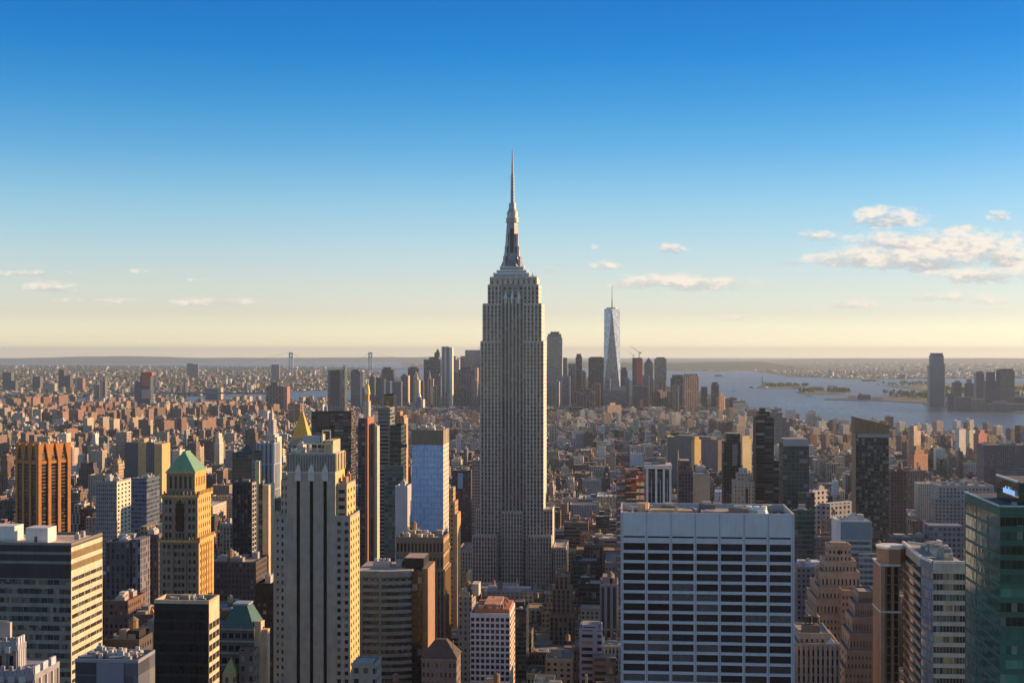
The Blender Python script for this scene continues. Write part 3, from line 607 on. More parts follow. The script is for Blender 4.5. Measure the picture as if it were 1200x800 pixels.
def pale_slab():
    H = Hero('limestone_slab_tower', 'tall pale limestone slab with three black vertical slots and fluted top', 'tower', 336.5, 393, 590, back=404, group='')
    X, Z = H.x, H.z; w, d = H.w, H.d; b = H.part('wall'); c = (.33, .30, .26); lit = (.56, .43, .20)  # lit puts low sunlight into the limestone of the side walls
    zt, zc = Z(533), Z(552.5); zs = Z(562)
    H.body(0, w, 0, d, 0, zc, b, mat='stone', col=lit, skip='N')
    slots = [(X(347.5), X(351.5)), (X(363), X(367)), (X(379), X(383))]
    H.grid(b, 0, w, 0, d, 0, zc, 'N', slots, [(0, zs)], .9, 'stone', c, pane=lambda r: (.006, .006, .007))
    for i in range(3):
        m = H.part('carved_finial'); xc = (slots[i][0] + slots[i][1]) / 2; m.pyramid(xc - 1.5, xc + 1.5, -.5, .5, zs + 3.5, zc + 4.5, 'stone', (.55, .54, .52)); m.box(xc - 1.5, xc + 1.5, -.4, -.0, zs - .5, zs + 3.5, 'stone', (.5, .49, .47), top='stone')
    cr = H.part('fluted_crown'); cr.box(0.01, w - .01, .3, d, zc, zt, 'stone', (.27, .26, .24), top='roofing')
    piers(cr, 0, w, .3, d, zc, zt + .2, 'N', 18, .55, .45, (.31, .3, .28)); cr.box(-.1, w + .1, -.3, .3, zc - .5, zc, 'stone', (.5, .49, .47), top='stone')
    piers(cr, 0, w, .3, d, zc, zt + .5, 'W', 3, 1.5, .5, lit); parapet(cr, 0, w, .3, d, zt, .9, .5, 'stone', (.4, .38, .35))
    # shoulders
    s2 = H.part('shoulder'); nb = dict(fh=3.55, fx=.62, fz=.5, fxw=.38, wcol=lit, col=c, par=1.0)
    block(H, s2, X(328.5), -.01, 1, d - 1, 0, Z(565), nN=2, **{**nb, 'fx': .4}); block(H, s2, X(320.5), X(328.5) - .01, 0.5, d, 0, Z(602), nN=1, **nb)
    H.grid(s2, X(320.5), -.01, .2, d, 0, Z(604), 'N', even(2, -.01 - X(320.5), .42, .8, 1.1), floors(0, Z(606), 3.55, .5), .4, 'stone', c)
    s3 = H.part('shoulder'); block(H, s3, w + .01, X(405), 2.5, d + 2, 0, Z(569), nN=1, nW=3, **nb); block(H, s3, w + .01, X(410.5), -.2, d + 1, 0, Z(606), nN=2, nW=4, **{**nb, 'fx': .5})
    # roof plant: open frame, tank and pipes
    zr = zt; m = H.part('roof_frame')
    x0, x1 = X(354, 6), X(389, 6); za = Z(508, 0, 8)
    for px in (354, 363, 372, 381, 389):
        for y in (3, 9): xx = X(px, y); m.bar((xx, y, zr), (xx, y, zr + 5), .3, col=(.5, .46, .4))
    for y in (3, 9): m.bar((x0, y, zr + 5), (x1, y, zr + 5), .35, col=(.62, .56, .46)); m.bar((x0, y, zr + 2.5), (x1, y, zr + 2.5), .2, col=(.5, .46, .4))
    t2 = H.part('cooling_tower'); t2.box(X(356, 5), X(376, 5), 4, 8.5, zr + 5.4, zr + 8.6, 'metal', (.3, .34, .42), top='metal'); t2.box(X(376, 5) + .3, X(379, 5), 4, 8.5, zr + 4, zr + 9.4, 'painted', (.5, .45, .35), top='painted')
    f2 = H.part('roof_frame')
    for px in (378, 387):
        for y in (4, 8): xx = X(px, y); f2.bar((xx, y, zr + 5), (xx, y, zr + 11), .3, col=(.65, .58, .45))
    for y in (4, 8): f2.bar((X(378, y), y, zr + 11), (X(387, y), y, zr + 11), .35, col=(.65, .58, .45))
    h2 = H.part('penthouse'); h2.box(X(381, 5), X(391, 5), 4, d - 1, zr, zr + 6.5, 'stone', (.52, .42, .28)); k = H.part('water_tank'); tank(k, X(344, 5), 6, zr - .2, 1.6, 2.2, 1, (.55, .52, .5))
    rooftop(H, 1, X(354), 2, d - 1, zr, 4, col=(.55, .5, .42)); rooftop(H, w + .5, X(405) - .3, 4, d, Z(569), 2, col=(.3, .18, .12)); H.finish()

def curved_office():
    H = Hero('curved_office_building', 'curved grey office building with ribbon windows and black rooftop box', 'office building', 418, 482.5, 700, back=491, group='midtown office towers')
    X, Z = H.x, H.z; w, d = H.w, max(H.d, 30); b = H.part('wall'); zt = Z(668); n = 9; sag = 3.5; c = (.26, .28, .26)
    H.occ(0, w + 5, 0, d, 0, zt)
    P = [(w * i / n, sag * (2 * i / n - .9) ** 2 - sag * .8 if i / n > .45 else -sag * .8) for i in range(n + 1)]
    rows = floors(0, zt - 2.5, 3.9, .52)
    for i in range(n):
        (xa, ya), (xb, yb) = P[i], P[i + 1]; L = math.hypot(xb - xa, yb - ya); nx, ny = (yb - ya) / L, -(xb - xa) / L
        q = lambda t, z, dd=0: (xa + (xb - xa) * t - nx * dd, ya + (yb - ya) * t - ny * dd, z)
        zz = 0
        for (ra, rb) in rows + [(zt, zt)]:
            b.face([q(0, zz), q(1, zz), q(1, ra), q(0, ra)], 'stone', c)
            if ra == rb: break
            b.face([q(0, rb), q(1, rb), q(1, rb, .35), q(0, rb, .35)][::-1], 'stone', c); b.face([q(0, ra), q(1, ra), q(1, ra, .35), q(0, ra, .35)], 'stone', c)
            H.wins.append(([q(.0, ra, .35), q(1, ra, .35), q(1, rb, .35), q(.0, rb, .35)], 'curtain', rnd.choice([(.02, .022, .024), (.03, .032, .035), (.07, .075, .07)]), (.13, .4, .1, 0), (.14, .15, .14), (0, ra, L, rb))); zz = rb
        if i in (1, 4): b.box(xa - .5, xa + .5, min(ya, yb) - .5, ya + .3, 0, zt - 2, 'painted', (.2, .27, .25), top='painted')
    b.face([(p[0], p[1], zt) for p in P] + [(w, d, zt), (0, d, zt)], 'roofing', (.42, .36, .32))
    b.face([(0, d, 0), (0, P[0][1], 0), (0, P[0][1], zt), (0, d, zt)], 'stone', c); b.face([(w, P[-1][1], 0), (w, d, 0), (w, d, zt), (w, P[-1][1], zt)], 'stone', c); b.face([(w, d, 0), (0, d, 0), (0, d, zt), (w, d, zt)], 'stone', c)
    s = H.part('black_side_wing'); s.box(w + .02, X(494), .6, d - 2, 0, zt - .5, 'curtain', (.012, .012, .014), (.3, .39, .05, .1), fcol=(.02, .02, .02), tcol=(.1, .1, .1)); H.occ(w, X(494), .6, d, 0, zt)
    s.box(X(494) + .01, X(494) + 3.2, 2, d - 2, 0, zt + 1, 'stone', (.32, .2, .13), tcol=(.2, .18, .16))
    p = H.part('rooftop_box'); p.box(X(474, 8), X(496.5, 8), 8, d - 4, zt, Z(653.5, w, 8), 'painted', (.015, .013, .013), tcol=(.4, .3, .25), top='roofing')
    k = H.part('cooling_tower'); x0, x1 = X(437, 10), X(457, 10); k.box(x0, x1, 10, 15, zt, zt + 2.6, 'metal', (.45, .45, .45), top='metal')
    for i in range(4): k.frustum(x0 + (x1 - x0) * (i + .5) / 4, 12.5, .9, .9, zt + 2.6, zt + 4.6, 10, 'metal', (.6, .6, .6))
    rooftop(H, X(457, 5), X(473, 5), 4, d - 5, zt, 4); H.finish()

def brown_arcade():
    H = Hero('brown_masonry_tower', 'brown masonry tower with tall arched bays and sunlit corner', 'tower', 463, 520.5, 800, back=527.5)
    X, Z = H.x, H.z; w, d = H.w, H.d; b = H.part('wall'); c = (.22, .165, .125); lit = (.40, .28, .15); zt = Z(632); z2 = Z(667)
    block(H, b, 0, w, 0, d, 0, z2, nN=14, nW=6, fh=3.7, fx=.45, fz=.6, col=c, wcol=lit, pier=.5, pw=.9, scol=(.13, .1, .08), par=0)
    block(H, b, .5, w - .5, .6, d - .5, z2, zt, nN=13, nW=5, fh=(zt - z2) / 2.2, fx=.55, fz=.7, col=c, wcol=lit, scol=c, par=1.4, pane=lambda r: (.02, .018, .02))
    co = H.part('cornice'); co.box(-.6, w + .6, -.6, d + .6, z2 - 1, z2 + .2, 'stone', (.26, .2, .15), top='stone'); co.box(-.4, w + .4, -.4, d + .4, zt - 8.5, zt - 7.7, 'stone', (.26, .2, .15), top='stone')
    rooftop(H, 1, w - 1, 1, d - 2, zt, 9, tanks=1, col=(.42, .36, .3)); H.finish()

def blue_tower():
    H = Hero('blue_glass_tower', 'bright blue glass tower with bronze crown, left of the tallest skyscraper', 'tower', 482.5, 519.5, 950, back=526, visbot=630)
    X, Z = H.x, H.z; w, d = H.w, H.d; b = H.part('wall'); zt = Z(503); zc = Z(521)
    H.body(0, w, 0, d, 0, zc, b, mat='facade', col=(.60, .52, .44), wp=(.35, .35, .3, .5), skip='N')
    H.grid(b, 0, w, 0, d, 0, zc, 'N', even(9, w, .80), floors(0, zc, 4.2, .66), .2, 'painted', (.55, .58, .62), pane=lambda r: r.choice([(.26, .54, .9), (.28, .56, .92), (.24, .5, .88), (.2, .44, .8)]), scol=(.30, .42, .60))  # the reflected blue sky is put into the pane colours
    cr = H.part('crown'); cr.box(0, w, 0, d, zc, zt - .5, 'stone', (.27, .23, .18), top='roofing', skip=''); piers(cr, 0, w, 0, d, zc, zt, 'N', 10, .5, .4, (.25, .2, .15)); piers(cr, 0, w, 0, d, zc, zt, 'W', 2, 2, .2, (.5, .42, .33))
    H.occ(0, w, 0, d, zc, zt)
    rooftop(H, 1, w - 1, 1, d - 1, zt - .5, 6, col=(.5, .42, .33)); H.finish()

def white_grid_small():
    H = Hero('grid_office_tower', 'slim white concrete grid tower with red-brown roof, below tallest skyscraper', 'tower', 551, 597.5, 680, back=603.5)
    X, Z = H.x, H.z; w, d = H.w, H.d; b = H.part('wall'); zt = Z(720); wc = (.62, .6, .62)
    block(H, b, 0, w, 0, d, 0, zt, nN=8, nW=4, fh=2.95 * 1.05, fx=.70, fz=.66, col=wc, wcol=(.7, .55, .42), rec=.6, par=.8, roofc=(.35, .12, .06), pane=lambda r: r.choice([(.02, .025, .045), (.03, .04, .07), (.015, .02, .03)]))
    x0, x1 = X(556, 5), X(597, 5); m = H.part('roof_penthouse'); m.box(x0, x1, 4, d - 1.5, zt, zt + 2.4, 'stone', (.5, .2, .11), tcol=(.42, .18, .1)); m.box(x0 + 5, x1 - 5, 5, d - 3, zt + 2.4, zt + 4.6, 'stone', (.45, .2, .12), tcol=(.5, .25, .15))
    rooftop(H, 1, w - 1, 1, d - 2, zt + 2.4, 9, col=(.5, .32, .25), sz=.35); H.finish()

def hip_roof():
    H = Hero('hip_roofed_building', 'brown building with dark hipped roof and small arcade, left of white grid tower', 'building', 494, 535, 600, 15)
    X, Z = H.x, H.z; w, d = H.w, H.d; b = H.part('wall'); zt = Z(771); c = (.2, .155, .14)
    block(H, b, 0, w, 0, d, 0, zt, nN=8, fh=4.3, fx=.5, fz=.45, col=c, par=0)
    rf = H.part('hipped_roof'); rf.pyramid(-.5, w + .5, -.5, d + .5, zt, Z(752), 'stone', (.10, .075, .07), k=.2, kx=.3)
    co = H.part('cornice'); co.box(-.4, w + .4, -.4, 0, zt - 1, zt - .2, 'stone', (.26, .21, .19), top='stone')
    f = H.part('finial'); f.bar((w - 2, 3, zt), (w - 2, 3, zt + 8), .25, col=(.4, .4, .4)); H.finish(40)

def grace():
    H = Hero('white_grid_tower', 'huge pale blue-white office slab with rows of black windows', 'office building', 727.3, 931, 520, 34, visbot=800)
    X, Z = H.x, H.z; w, d = H.w, H.d; b = H.part('wall'); zt = Z(601); c = (.50, .54, .61); zp = Z(628)
    H.body(0, w, 0, d, 0, zt - 3, b, mat='stone', col=c, tcol=(.11, .10, .09), skip='N')
    cols = [(X(730.6 + 28.55 * i), X(730.6 + 28.55 * i + 25.2)) for i in range(7)]
    rows = []; 
    k = 0
    while True:
        yb = 645.2 + 11.83 * k; 
        za, zb_ = Z(yb), Z(yb - 8.4)
        if za < 5: break
        rows.append((za, zb_)); k += 1
    rows = rows[::-1] + [(Z(630.6), Z(628.6))]
    H.grid(b, 0, w, 0, d, 0, zt, 'N', cols, rows, .55, 'painted', c, pane=lambda r: r.choice([(.012, .011, .016), (.018, .018, .026), (.025, .027, .038), (.014, .014, .018), (.035, .03, .03), (.02, .02, .03), (.06, .06, .065), (.10, .10, .11)]))
    for px in (728.9,) + tuple(729.2 + 28.55 * i for i in range(1, 8)): b.box(X(px) - .12, X(px) + .12, -.12, 0, 0, zt - .2, 'stone', (.3, .33, .4), top='stone', skip='S')
    parapet(b, 0, w, 0.02, d, zt - 3, 3, .6, 'painted', (.55, .55, .55))
    zr = zt - 3
    r1 = H.part('roof_wall'); r1.box(X(762, 8), X(791, 8), 8, 16, zr, zr + 3.2, 'stone', (.48, .38, .22)); 
    r2 = H.part('roof_wall'); r2.box(X(792, 10), X(812, 10), 11, 20, zr, zr + 2.6, 'stone', (.5, .38, .22)); r2.box(X(822, 10), X(855, 10), 10, 22, zr, zr + 2.4, 'stone', (.36, .33, .27))
    r3 = H.part('roof_opening'); r3.box(X(857, 6), X(867, 6), 7, 20, zr, zr + 1.8, 'stone', (.03, .03, .03))
    t = H.part('cooling_tower'); tx = X(887, 12); t.frustum(tx, 14, 5.4, 4.2, zr, zr + 3.2, 8, 'painted', (.33, .47, .5)); 
    for i in range(3): t.frustum(tx - 3 + 3 * i, 14, 1.2, 1.2, zr + 3.2, zr + 4.4, 12, 'painted', (.8, .8, .78))
    q = H.part('water_tank'); q.frustum(X(754, 10), 12, 2.2, 2.5, zr, zr + 5.5, 10, 'stone', (.55, .36, .24))
    for i in range(3): m = H.part('window_washing_rail'); y = 4 + 3 * i; m.bar((X(900 + 4 * i, y), y, zr + .5), (X(915 + 2 * i, y), y + 15, zr + .5), .25, col=(.6, .6, .6))
    rooftop(H, 2, w - 3, 4, d - 3, zr, 12, col=(.26, .22, .18)); rooftop(H, 2, w - 3, 2, d - 3, zr + .02, 24, col=(.35, .32, .28), sz=.4); H.finish(100)

def ziggurat():
    H = Hero('stepped_brick_building', 'tan brick stepped building like a ziggurat, right of pale blue-white slab', 'building', 958, 1010, 700, 40)
    X, Z = H.x, H.z; w, d = H.w, H.d; b = H.part('wall'); c = (.42, .29, .2); kw = dict(fh=3.5, fx=.42, fz=.48, col=c, par=1.0, roofc=(.4, .3, .22))
    T = [(975.5, 1003, 645, 14), (970, 1008, 663, 11), (965, 1011, 675, 8), (960, 1014, 692, 5), (957, 1017, 705, 2), (955.5, 1020, 722, 0)]
    for i, (l, r, y, yy) in enumerate(T):
        lo = 0 if i == len(T) - 1 else Z(T[i + 1][2]) ; n = max(4, int((r - l) / 4.2))
        block(H, b, X(l), X(r), yy, d - yy, lo, Z(y), nN=n, nE=6, **kw)
    s = H.part('front_wing'); block(H, s, X(983), X(1003), -10, -.02, 0, Z(693, 0, -10), nN=5, nE=2, **{**kw, 'col': (.40, .22, .14)}); block(H, s, X(996), X(1030), -16, -10.02, 0, Z(737, 0, -16), nN=8, nE=2, **{**kw, 'col': (.3, .23, .19)})
    tp = H.part('penthouse'); tp.box(X(979), X(999), 17, d - 17, Z(645), Z(641), 'stone', c); ar = H.part('arched_window'); ar.box(X(987.5), X(990), 13.8, 14, Z(654), Z(649), 'window_glass', (.02, .02, .02), top='stone')
    rooftop(H, X(960), X(975), 6, 30, Z(692), 1, tanks=1); H.finish()

def brick_steps():
    H = Hero('dark_brick_building', 'dark brown brick building with slanting stepped side, before the tan ziggurat', 'building', 1000, 1031, 600, 24)
    X, Z = H.x, H.z; w, d = H.w, H.d; b = H.part('wall'); c = (.15, .125, .12)
    for i, (l, y, yy) in enumerate(((1010, 699, 9), (1005, 712, 7), (1001, 727, 5), (997, 745, 3), (993, 764, 1), (990, 785, 0))):
        block(H, b, X(l), w, yy, d, 0 if i == 5 else Z((712, 727, 745, 764, 785)[i]), Z(y), nN=9, nE=3, fh=3.4, fx=.4, fz=.45, col=c, wcol=(.36, .27, .2), par=.8, pane=lambda r: r.choice([(.03, .035, .045), (.05, .055, .065), (.02, .02, .025)]))
    H.finish(100)

def blue_slab():
    H = Hero('glass_slab', 'pale blue glass slab framed in white, behind the tan ziggurat', 'office building', 985, 1022, 860, 20)
    X, Z = H.x, H.z; w, d = H.w, H.d; b = H.part('wall'); zt = Z(611)
    H.body(0, w, 0, d, 0, zt, b, mat='curtain', col=(.10, .15, .19), wp=(.5, .4, .03, .38), fcol=(.5, .52, .55), skip='N')
    H.grid(b, 0, w, 0, d, 0, zt, 'N', [(.4, w - .4)], floors(0, zt - 12, 3.7, .5), .2, 'painted', (.30, .36, .42), gmat='curtain', gwp=(.15, .4, .05, 0), gf=(.2, .25, .28), pane=lambda r: r.choice([(.05, .08, .09), (.07, .1, .12), (.1, .14, .12)]))
    f = H.part('white_frame'); f.box(X(980), -.02, -.3, d, 0, zt + .8, 'painted', (.68, .68, .68), top='painted'); f.box(-.02, w * .9, -.2, .8, zt, zt + .8, 'painted', (.65, .65, .65), top='painted')
    m = H.part('blank_panel'); m.box(.5, w - .3, -.3, -.02, zt - 11.5, zt - .5, 'painted', (.16, .23, .30), top='painted')
    l = H.part('lower_wing'); l.box(X(1004), X(1046), -8, -.4, 0, Z(647), 'curtain', (.09, .12, .14), (.3, .37, .04, .45), fcol=(.45, .48, .52)); H.occ(X(1004), X(1046), -8, 0, 0, Z(647))
    rooftop(H, 1, w - 1, 2, d - 2, zt, 5, col=(.5, .5, .5)); H.finish(60)

def brown_fins():
    H = Hero('finned_tower', 'brown brick tower with deep vertical fins, left of the angular glass building', 'tower', 1031.5, 1054, 545, 16)
    X, Z = H.x, H.z; w, d = H.w, H.d; b = H.part('wall'); c = (.27, .17, .12); zt = Z(661)
    H.body(0, w, 0, d, 0, zt, b, mat='stone', col=c, skip='N', tcol=(.4, .4, .42))
    H.grid(b, 0, w, 0, d, 0, zt, 'N', [(w * .36, w * .56), (w * .72, w * .94)], floors(0, zt - 1, 3.6, .9), .8, 'stone', c, pane=lambda r: (.012, .012, .014))
    b.box(0, w * .22, -1.2, 0, 0, zt, 'stone', (.36, .24, .17), top='stone', skip='S'); b.box(w * .58, w * .7, -1, 0, 0, zt, 'stone', (.25, .16, .12), top='stone', skip='S')
    for z in (zt - .5, Z(717)): m = H.part('pale_band'); m.box(-.3, w + .3, -1.5, d, z, z + .7, 'stone', (.6, .58, .56), top='stone')
    t = H.part('upper_drum'); t.frustum(w * .75, 6, 6.2, 6.2, zt + .3, Z(642), 8, 'stone', (.32, .2, .13), rot=math.pi / 8); t.frustum(w * .75, 6, 6.6, 6.6, Z(642) - .5, Z(642) + .4, 8, 'stone', (.7, .66, .62), rot=math.pi / 8); H.occ(0, w, 0, 12, zt, Z(642)); H.finish(60)

def angular():
    H = Hero('angular_glass_building', 'angular glass and beige banded building with chamfered corner, left of green glass tower', 'office building', 1092, 1131, 500, 52)
    X, Z = H.x, H.z; w, d = H.w, H.d; b = H.part('wall'); zt = Z(660); c = (.48, .43, .36)
    H.occ(-2, w, 0, d, 0, zt)
    dep = d; xE = X(1058.5, dep)       # far end of the angled side
    A, B_, C, D_, E_ = (xE, dep), (X(1078, 14), 14), (X(1092, 2), 0), (w, 0), (w, dep)
    def wall(p, q, mat, col, fx, fz, fh, wc, nm, gw, gf, pane=None):
        L = math.hypot(q[0] - p[0], q[1] - p[1]); dx, dy = (q[0] - p[0]) / L, (q[1] - p[1]) / L; nx, ny = dy, -dx
        P = lambda a, z, o=0: (p[0] + dx * a - nx * o, p[1] + dy * a - ny * o, z); zz = 0
        for (ra, rb) in floors(0, zt - 3, fh, fz):
            b.face([P(0, zz), P(L, zz), P(L, ra), P(0, ra)], mat, col); zz = rb
            b.face([P(0, ra), P(L, ra), P(L, ra, .4), P(0, ra, .4)], mat, col); b.face([P(0, rb, .4), P(L, rb, .4), P(L, rb), P(0, rb)], mat, col)
            for i in range(nm):
                a0, a1 = L * i / nm, L * (i + 1) / nm; H.wins.append(([P(a0, ra, .4), P(a1, ra, .4), P(a1, rb, .4), P(a0, rb, .4)], 'curtain', (pane or wc)[int(H.rnd.random() * len(pane or wc))], gw, gf, (a0, ra, a1, rb)))
        b.face([P(0, zz), P(L, zz), P(L, zt), P(0, zt)], mat, col)
    wall(A, B_, 'stone', (.34, .3, .25), 1, .62, 3.85, [(.02, .022, .025), (.04, .045, .05)], 1, (.2, .4, .08, 0), (.15, .13, .12))
    wall(B_, C, 'painted', (.12, .16, .22), 1, .8, 3.85, [(.10, .16, .24), (.14, .2, .28), (.2, .22, .24)], 2, (.12, .4, .1, 0), (.4, .45, .5))
    wall(C, D_, 'stone', c, 1, .60, 3.85, [(.05, .05, .045), (.1, .1, .08), (.03, .03, .03), (.26, .22, .14), (.42, .34, .17)], 3, (.12, .4, .12, 0), (.3, .28, .24))  # yellowish panes carry reflected sunlit walls in their colour
    for p, q in ((D_, E_), (E_, A)): b.face([(*p, 0), (*q, 0), (*q, zt), (*p, zt)], 'stone', c)
    b.face([(*t, zt) for t in (A, B_, C, D_, E_)], 'roofing', (.35, .33, .3))
    rm = H.part('roof_rim'); pts = [A, B_, C, D_]
    for p, q in zip(pts, pts[1:]): rm.bar((*p, zt + .5), (*q, zt + .5), .7, 'stone', (.7, .66, .6))
    k = H.part('crane_arm'); k.bar((X(1066, 30), 34, zt + 3), (X(1098, 30), 30, zt + 2), .6, 'painted', (.55, .55, .52)); k.box(X(1098, 30), X(1103, 30), 28, 32, zt, zt + 4.5, 'painted', (.6, .58, .52), top='painted')
    rooftop(H, X(1090, 20), w - 1, 4, 40, zt, 9, col=(.3, .28, .26)); rooftop(H, X(1088, 20), w - 1, 3, 42, zt + .02, 22, col=(.42, .4, .36), sz=.4); H.finish(100)

def green_tower():
    H = Hero('green_glass_tower', 'dark green glass tower at the right edge with lettering on its upper block', 'office building', 1172, 1290, 360, back=None, depth=44)
    X, Z = H.x, H.z; w = H.w; zt = Z(594, 0)
    vb = H.u0 / math.tan(math.atan((1131 - CX) / F) - TH); d = vb - H.v; H.d = d; b = H.part('wall'); g = (.02, .075, .06)
    H.body(0, w, 0, d, 0, zt, b, mat='curtain', col=g, wp=(.6, .2, .04, .06), fcol=(.03, .06, .05), skip='NE', tcol=(.08, .09, .1))
    H.grid(b, 0, w, 0, d, 0, zt, 'E', even(3, d, .985), floors(0, zt - 2, 3.8, .80), .08, 'painted', (.03, .11, .08), pane=lambda r: r.choice([(.012, .06, .045), (.018, .075, .055), (.015, .065, .05), (.03, .1, .075)]))
    H.grid(b, 0, w, 0, d, 0, zt, 'N', even(3, w, .985), floors(0, zt - 2, 3.8, .62), .25, 'painted', (.03, .11, .08), gmat='curtain', gwp=(.15, .4, .05, 0), gf=(.05, .1, .08), pane=lambda r: r.choice([(.008, .025, .022), (.012, .04, .032), (.06, .2, .14), (.02, .09, .065), (.03, .13, .095)]))
    ed = H.part('roof_edge'); ed.bar((0, 0, zt + .3), (0, d, zt + .3), .3, 'painted', (.6, .65, .65)); ed.bar((0, 0, zt + .3), (w, 0, zt + .3), .3, 'painted', (.5, .55, .55))
    rooftop(H, 2, w * .5, 1, d * .07 + 2, zt, 2, col=(.3, .3, .3), sz=.3)
    # upper block carrying the sign: its seen side runs along the avenue
    y0 = d * .08; yb = d * .66; xs = u_at(1168, H.v + yb) - H.u0; ztt = CH - (553 - HY) / F * (H.v + yb)
    u = H.part('upper_block'); H.body(xs, w, y0, yb, zt, ztt, u, mat='curtain', col=(.014, .05, .045), wp=(.5, .4, .02, .04), fcol=(.02, .05, .045), top='roofing', tcol=(.1, .1, .1))
    e2 = H.part('roof_edge'); e2.bar((xs, y0, ztt + .2), (xs, yb, ztt + .2), .35, 'painted', (.75, .78, .76))
    H.finish(100)
    cu = bpy.data.curves.new('lettering', 'FONT'); cu.body = 'salesforce'; cu.size = 2.7; cu.extrude = .12; cu.align_x = 'CENTER'; cu.offset = .05
    t = bpy.data.objects.new('lettering', cu); COL.objects.link(t); t.parent = H.e
    # centre on the photo column 1183
    yc = (H.u0 + xs) / math.tan(math.atan((1183.5 - CX) / F) - TH) - H.v; zc = CH - (573.5 - HY) / F * (H.v + yc)
    t.location = (xs - .3, yc, zc); t.rotation_euler = (R(90), 0, R(-90))
    m = bpy.data.materials.new('sign_letters'); m.use_nodes = True; bb = m.node_tree.nodes['Principled BSDF']; bb.inputs['Base Color'].default_value = (.55, .75, .95, 1)
    bb.inputs['Emission Color'].default_value = (.35, .6, .95, 1); bb.inputs['Emission Strength'].default_value = .35
    cu.materials.append(m); bpy.context.view_layer.update(); me = bpy.data.meshes.new_from_object(t.evaluated_get(bpy.context.evaluated_depsgraph_get()))
    t2 = bpy.data.objects.new('sign_lettering', me); COL.objects.link(t2); t2.parent = H.e; t2.location = t.location; t2.rotation_euler = t.rotation_euler; t2['label'] = 'light blue word on dark green glass'; bpy.data.objects.remove(t)

def grey_columns():
    H = Hero('grey_stone_building', 'grey stone building with close vertical window bays, foot of pale blue-white slab', 'building', 933.5, 984, 560, 30)
    X, Z = H.x, H.z; w, d = H.w, H.d; b = H.part('wall'); zt = Z(757); c = (.33, .29, .29)
    block(H, b, 0, w, 0, d, 0, zt, nN=9, nE=4, fh=3.6, fx=.42, fz=.7, col=c, pier=.5, pw=1.1, scol=(.2, .18, .19), par=1.2)
    t = H.part('upper_storey'); block(H, t, X(938), X(975), 4, d - 4, zt, Z(746), nN=6, fh=4, fx=.4, fz=.5, col=(.36, .32, .3), par=.8)
    k = H.part('water_tank'); k.box(X(941, 8), X(961, 8), 8, 14, Z(746), Z(737), 'stone', (.16, .14, .14)); tk = H.part('water_tank'); tank(tk, X(946, 12), 11, Z(737), 1.6, 2.5, .8, (.05, .05, .06)); tk = H.part('water_tank'); tank(tk, X(956, 12), 11, Z(737), 1.6, 2.5, .8, (.05, .05, .06))
    s = H.part('roof_cap'); s.pyramid(w - 6, w - .5, 1, 8, zt, zt + 3, 'painted', (.4, .5, .6)); H.finish(100)

def glass_gold():
    H = Hero('dark_apartment_tower', 'dark glass apartment tower with sloping gold top and gold edge', 'tower', 1003, 1041.5, 1250, 20, visbot=645)
    X, Z = H.x, H.z; w, d = H.w, H.d; b = H.part('wall'); zt = Z(508)
    H.body(0, w, 0, d, 0, zt, b, mat='curtain', col=(.03, .04, .05), wp=(.3, .33, .1, .2), fcol=(.1, .1, .1), skip='N')
    H.grid(b, 0, w, 0, d, 0, zt, 'N', even(11, w, .84), floors(0, zt - 4, 3.45, .68), .2, 'painted', (.05, .06, .065), pane=lambda r: r.choice([(.015, .02, .028), (.02, .028, .035), (.04, .055, .06), (.1, .11, .1), (.25, .24, .2)]))
    pb = H.part('pale_band'); pb.box(X(1004.5), w + .1, -.35, -.02, zt - 3.5, zt - .2, 'painted', (.3, .32, .33), top='painted')
    c = H.part('sloping_crown'); zl, zr = Z(488.5), Z(498); g = (.24, .18, .10)
    c.face([(-1, -.4, zt), (w + .3, -.4, zt), (w + .3, -.4, zr), (-1, -.4, zl)], 'stone', g); c.face([(w + .3, -.4, zt), (w + .3, d, zt), (w + .3, d, zr), (w + .3, -.4, zr)], 'stone', g)
    c.face([(-1, d, zt), (-1, -.4, zt), (-1, -.4, zl), (-1, d, zl)], 'stone', g); c.face([(w + .3, d, zt), (-1, d, zt), (-1, d, zl), (w + .3, d, zr)], 'stone', g); c.face([(-1, -.4, zl), (w + .3, -.4, zr), (w + .3, d, zr), (-1, d, zl)], 'stone', g)
    H.occ(0, w, 0, d, zt, zr)
    e = H.part('gold_edge'); e.box(-.5, -.02, -.4, d, 0, zt, 'stone', (.34, .25, .14), top='stone'); p = H.part('bulkhead'); p.box(X(1034), X(1040), 6, 14, zr, zr + 4, 'stone', (.42, .3, .18)); H.finish(100)

